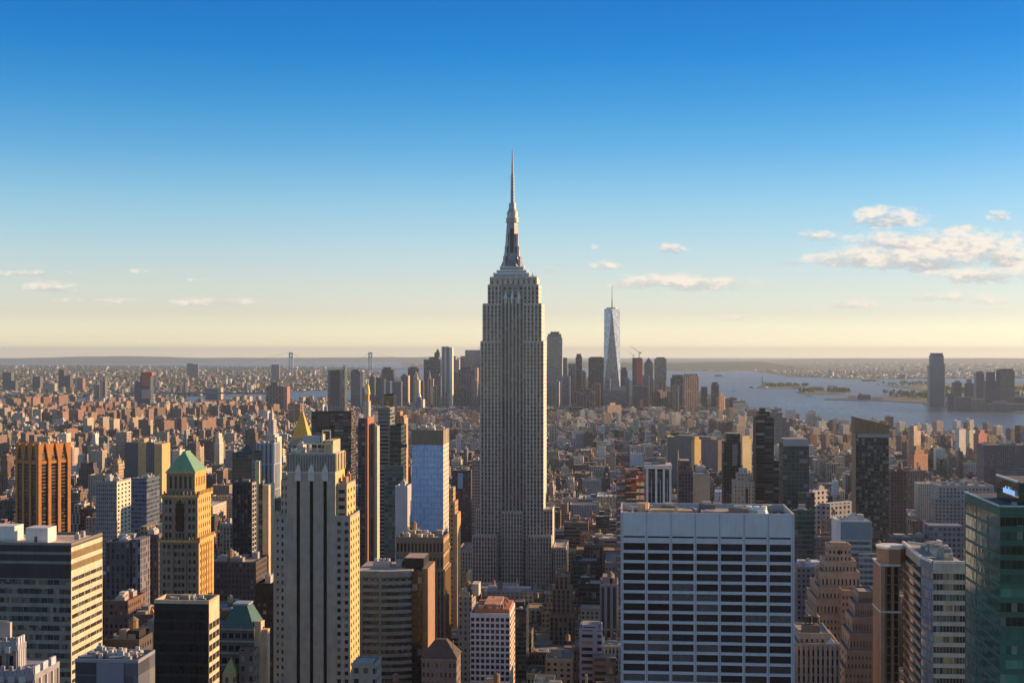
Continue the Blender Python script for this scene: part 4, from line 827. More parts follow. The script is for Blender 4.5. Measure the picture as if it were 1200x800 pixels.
def columned_block():
    H = Hero('construction_building', 'unfinished red steel building with orange netting, above the pale blue-white slab', 'building', 722, 756, 1000, 30, visbot=592)
    X, Z = H.x, H.z; w, d = H.w, H.d; zt = Z(556)
    rc = (.42, .12, .06); n = 0; H.occ(0, w, 0, d, 0, zt - 3)
    co = H.part('core'); co.box(w * .3, w * .7, 8, d - 5, 0, zt + 3, 'stone', (.22, .14, .12))
    for (za, _) in floors(0, zt, 5.2, .5):
        s = H.part('floor_deck'); s.box(0, w, 0, d, za, za + .8, 'painted', rc if n % 2 else (.3, .26, .24), tcol=(.3, .25, .22)); n += 1
    for i in range(7):
        for yy in (.3, d - .8): c = H.part('steel_column'); xx = .3 + (w - 1) * i / 6; c.box(xx, xx + .5, yy, yy + .5, 0, zt, 'painted', (.25, .2, .18), top='painted')
    for px, y in ((748, 556), (740, 566)): m = H.part('orange_netting'); m.box(X(px), X(px) + 4.2, -.4, -.1, Z(y + 8), Z(y), 'painted', (.75, .17, .05), top='painted')
    for k in range(3): m = H.part('orange_netting'); m.box(X(723 + 11 * k), X(729 + 11 * k), -.3, -.05, Z(563 + k), Z(560 + k), 'painted', (.7, .2, .1), top='painted')
    rooftop(H, 1, w - 1, 2, d - 2, zt, 4, col=(.5, .25, .18)); H.finish()
    H = Hero('columned_tower', 'tower crowned by tall white open columns, beside the unfinished red building', 'tower', 757, 787, 960, 26, visbot=592)
    X, Z = H.x, H.z; w, d = H.w, H.d; zt = Z(545); b = H.part('wall'); H.body(1, w - 1, 1, d - 1, 0, zt - 4, b, mat='curtain', col=(.035, .037, .04), wp=(.3, .37, .1, .15), fcol=(.12, .12, .12))
    for px in (758.5, 769, 778, 785.5): c = H.part('white_column'); xx = X(px); c.box(xx - .8, xx + .8, -.5, .9, 0, zt - 2.6, 'painted', (.70, .66, .62), top='painted')
    for px in (763.5, 774, 782): c = H.part('thin_mullion'); xx = X(px); c.box(xx - .25, xx + .25, .3, .9, 0, zt - 10, 'painted', (.5, .48, .46), top='painted')
    r = H.part('roof_slab'); r.box(-1.2, w + .3, -1, d, zt - 2.6, zt, 'painted', (.68, .63, .58), tcol=(.5, .45, .4)); rooftop(H, 1, w - 1, 2, d - 2, zt, 3); H.finish()

# ---- table of the middle-distance towers: name, label, L, R, top, v, depth or back px, visbot, kind, colour, pattern, extras
def T(name, label, L, Rr, top, v, dep, visbot, mat, col, wp, *ex, lit=None, fcol=(.2, .2, .2), cat='tower', group=None, real=None, rz=0):
    H = Hero(name, label, cat, L, Rr, v, visbot=visbot, **({'depth': dep} if dep < 200 or v > 5000 else {}) if dep > 0 else {'back': -dep}, group=group)
    if rz: H.w = H.w / math.cos(R(rz)); H.d = min(H.d, H.w * .42, 14); H.rz = R(rz); H.e.rotation_euler[2] = -TH + R(rz); H.x = (lambda f: lambda px, y=0: f(px) / math.cos(R(rz)))(H.x)
    X, Z = H.x, H.z; w, d = H.w, H.d; b = H.part('wall'); zt = Z(top)
    if rz: HEROES.append((H.u0 - d * .7, H.u0 + w * .75, H.v, H.v + d + w * .6, 0, zt))
    if real:
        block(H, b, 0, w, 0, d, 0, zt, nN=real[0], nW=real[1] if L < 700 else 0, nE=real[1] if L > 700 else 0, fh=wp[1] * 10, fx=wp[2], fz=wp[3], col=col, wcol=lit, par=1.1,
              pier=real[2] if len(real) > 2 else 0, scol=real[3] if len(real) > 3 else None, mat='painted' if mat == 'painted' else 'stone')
    else: H.body(0, w, 0, d, 0, zt, b, mat=mat, col=col, wp=wp, fcol=fcol, tcol=(.3, .28, .26), uo=H.rnd.randint(0, 50) * wp[0] * 10)
    if not real and v < 2600: parapet(b, .02, w - .02, .02, d - .02, zt, 1.2, .6, 'stone', tuple(min(1, c * 1.1) for c in col))
    for e in ex:
        k = e[0]
        if k == 'tier': l, r, y = e[1:4]; m = H.part('upper_tier'); ins = d * .15; H.body(X(l, ins), X(r, ins), ins, d - ins, zt, Z(y), m, mat=mat, col=e[4] if len(e) > 4 else col, wp=wp, fcol=fcol, tcol=(.3, .28, .26))
        elif k == 'tier2': l, r, y, y2 = e[1:5]; m = H.part('upper_tier'); ins = d * .27; H.body(X(l, ins), X(r, ins), ins, d - ins, Z(y), Z(y2), m, mat=mat, col=e[5] if len(e) > 5 else col, wp=wp, fcol=fcol)
        elif k == 'pyr': l, r, y0, y1, c = e[1:6]; m = H.part('pyramid_roof'); a = (X(r) - X(l)); cy = d / 2; m.pyramid(X(l), X(r), cy - a / 2, cy + a / 2, Z(y0), Z(y1), e[6] if len(e) > 6 else 'painted', c, k=e[7] if len(e) > 7 else 0)
        elif k == 'spire': px, r, y0, y1, c = e[1:6]; m = H.part('spire'); m.frustum(X(px), d / 2, r, r * .2, Z(y0), Z(y1), 6, 'stone', c)
        elif k == 'low': l, r, y, dy = e[1:5]; m = H.part('lower_wing'); H.body(X(l), X(r), dy, max(dy + 3, min(-.02, dy + 14)) if dy < 0 else d - dy, 0, Z(y), m, mat=mat, col=e[5] if len(e) > 5 else col, wp=wp, fcol=fcol)
        elif k == 'panel': l, r, ya, yb, c = e[1:6]; m = H.part(e[6] if len(e) > 6 else 'facade_panel'); m.box(X(l), X(r), -.5, -.02, Z(yb), Z(ya), 'painted', c, top='painted')
        elif k == 'edge': l, r, y, c = e[1:5]; m = H.part('corner_pier'); m.box(X(l), X(r), -.6, d + .3 if r > Rr - 2 else 1.5, 0, Z(y), 'stone', c, top='stone')  # most edge strips put a sunlit side into paler colour; a few are trim
        elif k == 'pent': n = e[1]; rooftop(H, 1, w - 1, 1, d - 1, zt, n, tanks=e[2] if len(e) > 2 else 0)
        elif k == 'box': l, r, ya, yb, c = e[1:6]; m = H.part('penthouse'); m.box(X(l, d * .3), X(r, d * .3), d * .3, d * .8, Z(ya), Z(yb), 'stone', c)
        elif k == 'dome': l, r, y0, y1, c = e[1:6]; m = H.part('cupola'); rr = (X(r) - X(l)) / 2; m.frustum((X(l) + X(r)) / 2, d / 2, rr, rr * .7, Z(y0), (Z(y0) + Z(y1)) / 2, 10, 'metal', c); m.frustum((X(l) + X(r)) / 2, d / 2, rr * .7, rr * .1, (Z(y0) + Z(y1)) / 2, Z(y1), 10, 'metal', c)
    H.finish(100)
    return H
BR = (.28, .15, .10); TAN = (.42, .32, .2); GR = (.25, .25, .26); DK = (.03, .033, .038); BG = (.035, .06, .065)
def mids():
    GM = 'towers of the middle distance'
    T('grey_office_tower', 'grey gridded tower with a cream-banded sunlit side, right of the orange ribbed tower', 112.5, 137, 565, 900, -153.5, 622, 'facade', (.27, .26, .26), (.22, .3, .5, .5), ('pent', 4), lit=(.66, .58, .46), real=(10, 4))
    T('setback_apartment_tower', 'slim cream setback tower with sunlit corner, behind grey gridded tower', 131, 139, 545, 1300, -145, 570, 'facade', TAN, (.3, .33, .4, .5), ('tier', 133, 138, 538), ('pyr', 134.5, 137.5, 538, 531, (.3, .26, .2)), group=GM)
    T('dark_office_block', 'dark bronze office block in shade, right of the left striped slab', 124, 152, 637, 760, 22, 700, 'facade', (.10, .09, .10), (.3, .36, .5, .8), ('pent', 5), ('low', 153, 163, 632, 2, (.17, .17, .22)))
    T('brown_office_block', 'brown shaded block with sunlit rooftop corner, left of copper-topped sandstone tower', 164, 186, 628, 780, 26, 690, 'facade', (.14, .11, .11), (.28, .36, .45, .6), ('pent', 4), ('tier', 164, 172, 618, (.36, .24, .12)), real=None)
    T('blue_glass_block', 'low blue glass block behind and right of grey gridded tower', 153.5, 172, 562, 1050, 30, 600, 'curtain', (.07, .10, .16), (.3, .36, .06, .3), ('pent', 3), fcol=(.2, .23, .27))
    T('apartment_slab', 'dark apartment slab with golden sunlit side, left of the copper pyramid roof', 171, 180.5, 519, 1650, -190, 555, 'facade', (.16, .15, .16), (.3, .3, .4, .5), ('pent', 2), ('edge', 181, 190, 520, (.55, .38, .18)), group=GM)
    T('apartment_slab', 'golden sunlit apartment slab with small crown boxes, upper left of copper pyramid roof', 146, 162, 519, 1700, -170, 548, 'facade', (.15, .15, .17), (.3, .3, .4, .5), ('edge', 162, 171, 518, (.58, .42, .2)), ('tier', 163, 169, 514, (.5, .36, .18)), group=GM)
    T('black_glass_tower', 'black glass tower with pale sunlit edge, between sandstone tower and pale slab', 273.5, 295, 566, 880, -300, 640, 'painted', (.05, .055, .07), (.4, .33, .85, .7), ('pent', 4), real=(5, 2, .5, (.03, .035, .04)), lit=(.55, .5, .42))
    T('curved_crown_tower', 'dark glass tower with rounded dark crown, behind black glass tower', 272, 296, 532, 1150, 30, 566, 'curtain', BG, (.3, .33, .08, .2), ('dome', 275, 294, 532, 522, (.1, .13, .12)), fcol=(.08, .1, .09))
    T('apartment_tower', 'grey tower with yellow balconied side, near pale slab at left', 295, 301, 541, 1020, -304, 575, 'facade', GR, (.3, .3, .5, .5), ('edge', 299, 304, 540, (.55, .5, .3)), lit=(.5, .45, .25), group=GM)
    T('striped_side_block', 'squat block with slanting cream sunlit side, between black glass tower and pale slab', 303, 308, 569, 900, -315, 612, 'facade', (.08, .08, .09), (.3, .35, .9, .5), ('edge', 308, 315, 568, (.55, .48, .3)), ('pent', 2), group=GM)
    T('black_office_slab', 'wholly black slab hidden in shade, against the left edge of pale slab', 300, 320.5, 686, 640, 20, 800, 'facade', (.02, .02, .022), (.3, .37, .5, .5), ('pent', 3))
    T('brown_office_slab', 'wide brown office slab in shade, behind copper-topped sandstone tower', 240, 300, 660, 820, 30, 705, 'facade', (.09, .075, .075), (.25, .35, .5, .5), ('pent', 6, 1))
    T('blue_ribbed_block', 'blue-grey ribbed office block with stepped pale tower, upper left of pale slab', 300, 321, 520, 1500, 28, 545, 'facade', (.30, .36, .46), (.5, 3, .5, .95), ('pent', 4))
    T('white_setback_tower', 'white stepped tower with jagged sunlit side and pointed top, left of the gold pyramid', 313, 322, 510, 1750, 22, 545, 'facade', (.46, .45, .44), (.3, .35, .4, .5), ('tier', 314, 320.5, 492), ('tier2', 315, 319, 492, 484), ('spire', 316, 2.5, 484, 477, (.5, .46, .4)), ('edge', 322, 325, 512, (.7, .6, .45)))
    T('gold_pyramid_tower', 'stone tower topped by a steep gleaming gold pyramid', 341, 362, 514, 1900, 24, 540, 'facade', (.4, .36, .3), (.3, .36, .4, .5), ('pyr', 342, 361.5, 513, 479, (.72, .42, .05), 'painted'), ('spire', 351.7, 1.4, 479.5, 474, (.5, .35, .2)))
    T('brown_slab_tower', 'broad dark bronze slab tower with faintly ribbed flat top, behind the pale slab', 365, 411.5, 484, 1150, -417, 640, 'facade', (.10, .075, .065), (.42, .29, .92, .6), ('panel', 365.5, 411, 481.5, 484.5, (.06, .05, .05), 'dark_crown'), ('panel', 372, 386, 484.8, 500, (.115, .075, .055), 'sheen_panel'), lit=(.4, .3, .2))  # sheen on the slab is put in as a browner panel
    T('brick_slab_tower', 'dark blue tower with thin red brick spine, right of the dark bronze slab', 419.5, 430, 493, 1080, 26, 640, 'facade', (.07, .08, .11), (.3, .32, .8, .6), ('edge', 427.8, 431, 489, (.36, .17, .11)), ('tier', 421, 427, 490))
    T('brown_shaft_tower', 'slender brown shaft tower with cream sunlit corner, just right of the red brick spine', 432, 440, 499, 1030, -442.5, 640, 'facade', (.23, .12, .08), (.5, 3, .2, .9), ('edge', 439, 442.3, 499, (.6, .46, .3)), ('box', 434, 439, 499, 496, (.3, .2, .15)))
    T('clock_tower', 'slender pale tower with gold cupola and lantern, right of the tall greenish glass tower', 425, 434, 497, 2100, 26, 500, 'facade', (.55, .5, .42), (.3, .36, .3, .5), ('tier', 426, 432, 470), ('tier2', 427, 431.5, 470, 462, (.5, .36, .12)), ('dome', 427, 432, 462, 450, (.85, .55, .1)), ('spire', 429.5, 1, 450, 444, (.6, .5, .3)))
    T('thin_glass_tower', 'thin grey glass tower with light horizontal bands, left of the black sliver tower', 443, 457, 479, 1060, 22, 640, 'facade', (.20, .22, .22), (.9, .31, .93, .55), ('pent', 2))
    T('black_sliver_tower', 'black sliver tower, darkest slim shape left of the orange twin slabs', 450, 461, 463, 1500, 22, 560, 'curtain', (.01, .011, .013), (.3, .33, .04, .1), ('low', 452, 462, 480, 2), fcol=(.02, .02, .02))
    T('green_glass_tower', 'murky green glass tower with dark ledges, left of bright blue glass tower', 457, 470, 500, 980, 24, 570, 'curtain', (.035, .05, .05), (.3, .34, .07, .3), ('panel', 459, 477, 520, 524, (.05, .06, .07), 'dark_ledge'), ('low', 452, 474, 545, -6, (.08, .13, .13)), fcol=(.09, .11, .10))
    T('orange_twin_slab', 'orange brick slab catching sunlight, upper left of bright blue glass tower', 463, 473, 488, 1350, 22, 520, 'facade', (.42, .26, .15), (.3, .33, .3, .5), ('tier', 464, 469, 482), ('edge', 470, 474, 490, (.55, .34, .18)), group=GM)
    T('white_slab', 'small blank white slab touching left side of bright blue glass tower', 463, 477.5, 571, 880, -482, 632, 'painted', (.42, .42, .45), (.5, .5, 0, 0), ('pent', 2), lit=(.5, .48, .35))
    T('stepped_brick_tower', 'narrow orange brick stack with steps, squeezed between blue tower and skyscraper', 527, 533, 590, 900, 18, 640, 'facade', (.42, .26, .14), (.3, .33, .35, .5), ('tier', 527.5, 531, 572), ('edge', 533, 536, 602, (.5, .32, .15)))
    T('grey_office_block', 'large plain grey block close against left of tallest skyscraper', 553, 563, 540, 1420, 30, 600, 'facade', (.27, .27, .29), (.3, .34, .6, .45), ('pent', 2), group=GM)
    T('dark_office_block', 'dark block with a bright blue banner panel, left of tallest skyscraper', 530, 552, 552, 1480, 30, 640, 'facade', (.11, .09, .09), (.3, .33, .5, .5), ('panel', 536.5, 542.5, 554, 572, (.25, .4, .65), 'blue_banner'), ('pent', 3))
    # right of the skyscraper
    T('apartment_tower', 'brown speckled apartment tower in shade, right of the open white columns', 795, 813, 553, 1200, 30, 592, 'facade', (.17, .12, .11), (.28, .32, .5, .5), ('tier', 797, 808, 540), ('spire', 795.5, 1.2, 553, 528, (.5, .35, .25)), group=GM)
    T('balcony_apartment_tower', 'grey apartment tower with grid of balconies and sunlit edge, above pale blue-white slab', 812, 829, 552, 1100, -832, 592, 'painted', (.32, .32, .33), (.3, .33, .6, .5), ('pent', 3), real=(7, 3), lit=(.55, .42, .28))
    T('dark_glass_tower', 'dark glass tower with blunt rounded top, left of the darkest tall tower', 848, 868, 520, 1350, 28, 592, 'curtain', DK, (.3, .33, .1, .25), ('tier', 851, 867, 508), ('edge', 846, 848, 530, (.13, .1, .09)), ('panel', 858, 864, 520, 545, (.2, .2, .22), 'pale_strip'), fcol=(.07, .07, .08))
    T('cream_stepped_tower', 'small cream stepped tower with dark slot, in front of the dark glass towers', 860, 884, 566, 1150, 24, 592, 'facade', (.36, .33, .28), (.3, .33, .35, .5), ('tier', 864, 878, 556), ('tier2', 867, 876, 556, 550, (.5, .46, .4)), ('panel', 874, 876.5, 572, 590, (.02, .02, .025), 'dark_slot'), ('pent', 2))
    T('cream_block', 'sunlit cream tower block, between the two dark glass towers', 870, 882, 516, 2400, 24, 535, 'facade', (.55, .45, .25), (.3, .33, .25, .5), ('tier', 871, 880, 511), rz=46, group=GM)
    T('dark_banded_tower', 'darkest tall tower with fine horizontal bands and notched top', 886, 907, 491, 1400, 30, 592, 'facade', (.055, .055, .055), (.9, .34, .95, .55), ('tier', 889, 902, 482, (.04, .045, .045)), ('tier2', 891, 897, 482, 478.5, (.04, .05, .045)), ('edge', 882.5, 886, 492, (.17, .13, .1)), ('low', 907, 914, 540, 4))
    T('teal_glass_tower', 'wide teal glass tower with blank pale top band, right of darkest tower', 917.5, 948, 523, 1150, 30, 640, 'curtain', (.035, .065, .08), (.35, .36, .07, .15), ('tier', 917.8, 947, 514.5, (.30, .33, .36)), ('low', 934, 953, 576, -8, (.05, .08, .09)), ('panel', 917.6, 947.5, 514.5, 522.5, (.28, .31, .35), 'pale_band'), fcol=(.07, .1, .1))
    T('low_green_glass_block', 'short murky glass block at foot of teal glass tower', 930, 953, 600, 980, 20, 640, 'curtain', (.04, .07, .075), (.3, .36, .06, .3), ('pent', 3), fcol=(.08, .12, .11))
    T('brown_flat_block', 'long brown block behind the sign, under the river at right', 1153, 1215, 522, 2000, 40, 600, 'facade', (.17, .15, .16), (.3, .4, .4, .5), ('pent', 6), ('low', 1165, 1230, 548, -14))
    T('white_warehouse', 'broad pale low building with small windows, left of the lettered block', 1100, 1165, 570, 1500, 40, 640, 'facade', (.40, .37, .35), (.4, .4, .5, .5), ('pent', 7), ('low', 1092, 1140, 583, -14, (.33, .31, .30)))
    T('brown_brick_block', 'brown brick block hiding in shade, right of gold-edged dark tower', 1044, 1062, 553, 1320, 30, 640, 'facade', (.17, .12, .10), (.3, .34, .4, .5), ('pent', 3, 1))
    T('orange_gable_block', 'orange brick block with rounded gable, upper right of gold-edged dark tower', 1071, 1092, 534, 2300, 24, 548, 'facade', (.42, .22, .12), (.3, .35, .35, .5), ('tier', 1074, 1088, 528), ('tier2', 1077, 1084, 528, 523), rz=44, group=GM)
    T('tan_riverside_tower', 'tan riverside tower with lit notch, nearest the water right of the gold-edged tower', 1071, 1082, 505, 2900, 26, 517, 'facade', (.4, .3, .22), (.3, .35, .35, .5), ('tier', 1072, 1078, 499), ('pent', 2), rz=50, group=GM)
    T('white_riverside_tower', 'white riverside apartment tower, leftmost of the white pair by the water', 1124, 1134, 503, 3000, 24, 518, 'facade', (.62, .6, .55), (.3, .35, .3, .4), ('pent', 2), rz=42, group=GM)
    T('white_riverside_tower', 'cream riverside apartment tower, right one of the white pair by the water', 1136, 1145, 504, 3050, 24, 518, 'facade', (.55, .55, .4), (.3, .35, .3, .4), ('pent', 2), rz=42, group=GM)
    T('red_riverside_tower', 'pinkish red riverside tower right of the white pair by the water', 1147, 1160, 508, 2800, 24, 522, 'facade', (.5, .22, .16), (.3, .35, .35, .5), ('tier', 1150, 1157, 504), ('pent', 2), rz=42, group=GM)
    T('white_block', 'white box building with big windows, left of gold-edged dark tower', 952, 972, 576, 1350, 24, 596, 'facade', (.6, .58, .56), (.6, .5, .5, .55), ('pent', 3), ('low', 964, 1000, 590, -12, (.45, .45, .48)), rz=38)
    T('stepped_waterfront_block', 'stepped terraced block by the water, right of the darkest tower', 900, 917, 483, 3200, 50, 496, 'facade', (.27, .23, .2), (.3, .35, .5, .5), ('low', 915, 922, 489, 4), ('low', 922, 926, 494, 6), ('box', 905, 912, 483, 480, (.2, .17, .15)))
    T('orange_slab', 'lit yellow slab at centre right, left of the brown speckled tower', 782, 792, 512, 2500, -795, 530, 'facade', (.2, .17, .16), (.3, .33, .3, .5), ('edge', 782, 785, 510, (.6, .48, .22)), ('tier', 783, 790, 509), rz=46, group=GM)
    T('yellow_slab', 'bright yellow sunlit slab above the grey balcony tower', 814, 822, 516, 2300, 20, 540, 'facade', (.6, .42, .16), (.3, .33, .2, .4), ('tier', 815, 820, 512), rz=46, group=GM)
    T('white_setback_block', 'pale ribbed setback block left of pale blue-white slab', 703, 724, 686, 900, 26, 750, 'facade', (.30, .28, .28), (.4, 3, .5, .95), ('tier', 706, 720, 678), ('pent', 2, 1))
    T('bluewhite_block', 'small bluish white block with ribbon windows, left foot of pale blue-white slab', 679, 705, 738, 760, 18, 800, 'facade', (.36, .38, .48), (.9, .38, .7, .5), ('tier', 682, 702, 733), ('low', 695, 722, 765, -10, (.22, .19, .17)))
    T('long_pale_roof_building', 'low building with long pale blue roof, at the foot of the tallest skyscraper', 571, 625, 694, 1130, 14, 706, 'facade', (.42, .40, .36), (.4, .4, .4, .5), ('box', 573, 622, 694, 689, (.55, .62, .72)), ('pent', 3, 1))
    T('ornate_stone_block', 'ornate pale stone block with crested roof, between brown arcade tower and white grid tower', 537, 553, 700, 800, 22, 760, 'facade', (.35, .30, .24), (.3, .36, .4, .5), ('tier', 538, 550, 695), ('pent', 3, 1), ('box', 553, 561, 700, 686, (.55, .5, .42)))
    T('sunlit_corner_block', 'narrow block with painted sunlit corner strip, left foot of the tallest skyscraper', 538, 548, 676, 1000, 18, 700, 'facade', (.3, .25, .19), (.3, .36, .4, .5), ('edge', 547, 550, 671, (.6, .46, .24)), ('pent', 1))
    T('grey_parapet_block', 'small grey block with blue-tinged roof, at foot of pale slab right side', 412, 440, 781, 470, 12, 800, 'facade', (.27, .26, .24), (.35, .4, .5, .5), ('tier', 414, 436, 778, (.3, .33, .38)), real=None)
    # green slab etc right middle
    T('dark_office_slab', 'dark slab peeking above white framed glass slab, below gold-edged tower', 1047, 1090, 632, 900, 20, 660, 'facade', (.10, .11, .13), (.3, .36, .6, .5), ('pent', 6), ('low', 1090, 1130, 616, 3, (.17, .19, .24)))
    T('lowrise_white_roof', 'low building with long white roof panel, right of pale blue-white slab', 934, 975, 666, 900, 22, 700, 'facade', (.20, .19, .2), (.3, .36, .5, .5), ('box', 936, 972, 666, 660, (.5, .55, .68)), ('pent', 3))
    T('brick_rooftop_block', 'low red-brown brick block with orange sunlit roof boxes, between left slab and black block', 122, 150, 706, 700, 26, 800, 'facade', (.16, .09, .07), (.28, .36, .5, .5), ('tier', 136, 143, 700, (.5, .2, .09)), ('pent', 6))  # orange tier: sunlight put into the brick colour
    T('brick_rooftop_block', 'dark brick block with peaked sunlit brick roof, touching left of black glass block', 150, 180, 722, 660, 24, 800, 'facade', (.13, .085, .07), (.28, .36, .5, .5), ('pyr', 160, 173, 722, 712, (.5, .22, .1)), ('pent', 5))  # evening sun on the peaked roof is part of its orange colour
    T('cream_loft_block', 'small cream block with paired windows, left of black glass block', 165, 181, 736, 560, 14, 800, 'facade', (.34, .29, .23), (.5, .42, .5, .55), ('pent', 2))
    T('dark_roof_block', 'dark roofed block with black tank, above the low blue-grey roof', 121, 163, 752, 540, 16, 800, 'facade', (.09, .075, .07), (.3, .36, .5, .5), ('box', 150, 163, 752, 741, (.03, .03, .035)), ('pent', 5, 1))
def downtown():
    G = 'downtown skyline towers'
    rg = random.Random(31)
    def D(label, L, Rr, top, v, mat, col, *ex, name='downtown_tower', wp=None, dep=45, lit=None, fcol=(.15, .16, .18), rz=0):
        wp = wp or [(.9, .4, .45, .97), (1.3, .4, .55, .98), (.7, .8, .5, .5), (2.0, .5, .8, .6), (1.6, .4, .3, .97)][int(L * 7 + Rr) % 5]
        if mat == 'curtain': wp = (.9, .8, .3, .25)
        return T(name, label, L, Rr, top, v, dep, 475, mat, col, wp, *ex, fcol=fcol, group=G, rz=rz)
    C = 'curtain'; Fa = 'facade'
    D('tall greenish glass tower with dark red centre, left downtown, beyond the dark bronze slab', 384, 403.5, 433, 4800, C, (.05, .10, .11), ('panel', 387, 398, 434, 475, (.05, .045, .055), 'dark_strip'), ('low', 402, 404, 428, 2), name='glass_tower')
    D('grey square tower of three ribs, just right of the tall greenish glass tower', 411, 425, 435, 5600, Fa, (.14, .14, .17), ('edge', 422, 424.5, 434, (.5, .45, .38)), ('box', 413, 420, 435, 433, (.1, .1, .12)))
    D('dull brown tower with sunlit right end, at the river left of the greenish glass tower', 312, 332, 452, 5300, Fa, (.20, .14, .13), ('box', 317, 325, 452, 448, (.12, .1, .1)), ('edge', 332, 336.5, 453, (.36, .2, .15)), name='brown_tower')
    D('small orange brick building just left of the gold pyramid', 338, 352, 473, 4300, Fa, (.42, .22, .14), ('box', 340, 346, 473, 471, (.4, .2, .13)), name='orange_building')
    D('squat dark tower with chamfered shoulders, left downtown', 447, 461, 433, 6300, Fa, (.09, .09, .12), ('tier', 449, 458, 430), ('low', 440, 450, 442, 3))
    D('dark wide tower with two sunlit slits, left of the pointed yellow tower', 446, 470, 447, 5600, Fa, (.12, .12, .15), ('edge', 450, 452, 444, (.6, .55, .45)), ('edge', 457, 459.5, 446, (.7, .65, .6)))
    D('dark tower with rounded top, behind the pointed yellow tower', 478, 490, 431, 6700, Fa, (.08, .08, .11), ('tier', 480, 488, 429.5))
    D('sunlit yellow tower with sharply pointed top', 484, 489, 442, 5900, Fa, (.5, .4, .22), ('pyr', 484, 489, 442, 433, (.5, .4, .25)), ('edge', 486, 491, 445, (.7, .55, .32)), name='pointed_tower')
    D('broad dark stepped tower with central pinnacle, left of the pale rippled tower', 496.5, 516, 421, 6900, Fa, (.08, .085, .12), ('tier', 503, 514, 418), ('tier2', 509, 515, 418, 413), ('pyr', 510, 514.5, 413, 408, (.1, .12, .14)))
    D('thin pale gothic tower with pointed spire, in front of the broad dark stepped tower', 501, 507.5, 444, 6000, Fa, (.4, .34, .28), ('pyr', 501, 504, 444, 432, (.45, .38, .32)), ('edge', 505, 509, 452, (.6, .48, .35)), name='gothic_tower')
    D('low golden tower below the pale rippled tower', 509, 513.5, 453, 5800, Fa, (.6, .45, .25), ('box', 509.5, 513, 453, 451, (.5, .4, .25)), rz=45)
    D('pale metal tower with rippled facade, tallest left of the main skyscraper', 517.5, 526.5, 406, 6200, Fa, (.40, .36, .33), ('panel', 521.8, 522.9, 408, 460, (.72, .7, .68), 'painted_bright_ripple'), ('panel', 523, 526, 407, 460, (.22, .18, .16), 'painted_shadow_rib'), ('edge', 526.6, 530, 407, (.75, .68, .55)), name='rippled_tower')  # ripple highlight and shadow are put in as pale and dark panels
    D('pinkish stone tower with lit side, right of the pale rippled tower', 529, 534, 417, 6900, Fa, (.4, .32, .28), ('low', 533, 538, 421, 3, (.55, .5, .45)))
    D('broad blue-grey flat-topped tower behind the main skyscraper left shoulder', 545, 566, 410, 7000, C, (.10, .13, .18), ('low', 539.5, 545, 417, 3, (.2, .16, .18)), ('spire', 560.5, 1.2, 410, 405, (.2, .2, .2)))
    D('dark flat slab tower below the broad blue-grey tower', 537, 557, 433, 6100, Fa, (.12, .13, .17), ('box', 540, 552, 433, 430, (.06, .06, .08)), ('edge', 556, 559.5, 431, (.45, .33, .28)))
    D('dark greenish block between rippled tower and dark flat slab', 529, 538, 436, 6300, Fa, (.10, .12, .12))
    D('pale domed civic tower in the low buildings left of the skyscraper', 487, 494, 470, 5300, Fa, (.25, .28, .36), ('tier', 488, 493, 465), ('dome', 488.5, 492.5, 465, 460, (.7, .68, .64)), ('edge', 493.5, 496, 468, (.7, .6, .5)), name='domed_tower')
    # right of the skyscraper
    D('tall blue-grey tower with notched dark top, close right of the main skyscraper', 641, 658, 394, 5900, C, (.13, .16, .20), ('tier', 642, 657.5, 391, (.05, .06, .07)), ('box', 645, 655, 391, 388.5, (.06, .06, .07)), ('edge', 657.8, 659, 396, (.4, .4, .4)), name='glass_tower', dep=55)
    D('grey-green narrow tower beside the tall notched blue-grey tower', 659.5, 664.5, 419, 6100, C, (.10, .13, .13))
    D('small blue tower, second of the three slim ones left of the tapering glass tower', 666, 674.5, 426, 6200, C, (.06, .1, .14))
    D('dark slim tower with finned top, third slim one left of the tapering glass tower', 674.5, 682, 418, 6300, Fa, (.06, .08, .10), ('tier', 675.5, 681, 414.5))
    D('dark square tower directly left of the tapering glass tower', 689.5, 709, 419, 6200, Fa, (.09, .09, .11), ('box', 692, 706, 419, 418, (.06, .06, .07)))
    one_wtc()
    D('rounded dark tower directly right of the tapering glass tower', 727, 735.5, 434, 6500, Fa, (.07, .085, .12), ('tier', 728, 734, 430.5))
    H = D('red-wrapped tower under construction with cranes on top', 741, 752, 419, 6000, Fa, (.12, .12, .14), ('panel', 746, 752, 421, 450, (.5, .10, .08), 'red_netting'), ('edge', 752.2, 753, 420, (.6, .2, .16)), name='construction_tower')
    D('grey-green tower with low pyramid roof, right of the red-wrapped tower', 755, 765, 426, 6600, C, (.10, .13, .12), ('pyr', 755, 765.5, 426, 418.5, (.12, .18, .2)))
    D('pale grey flat-topped tower right of the pyramid-roofed tower', 767, 781, 420, 6500, C, (.14, .16, .15), ('box', 769, 779, 420, 418.5, (.1, .11, .11)))
    D('dark blue stepped tower, left part of the broad rose-brown pair', 786, 801, 443, 5600, Fa, (.10, .12, .15), ('tier', 787.5, 800, 439), name='stepped_tower')
    D('broad rose-brown granite tower with dark cap, right of the dark blue stepped tower', 801.5, 819.5, 441, 5500, Fa, (.32, .22, .18), ('tier', 803, 818, 438, (.2, .17, .16)), name='granite_tower', rz=30)
    D('small dark tower near the water, leftmost of three beside the bay', 822, 829, 453, 5900, Fa, (.08, .09, .11))
    D('taller dark tower near the water, middle of three beside the bay', 834, 842.5, 450, 5700, Fa, (.10, .09, .10), ('tier', 835, 841, 447.5))
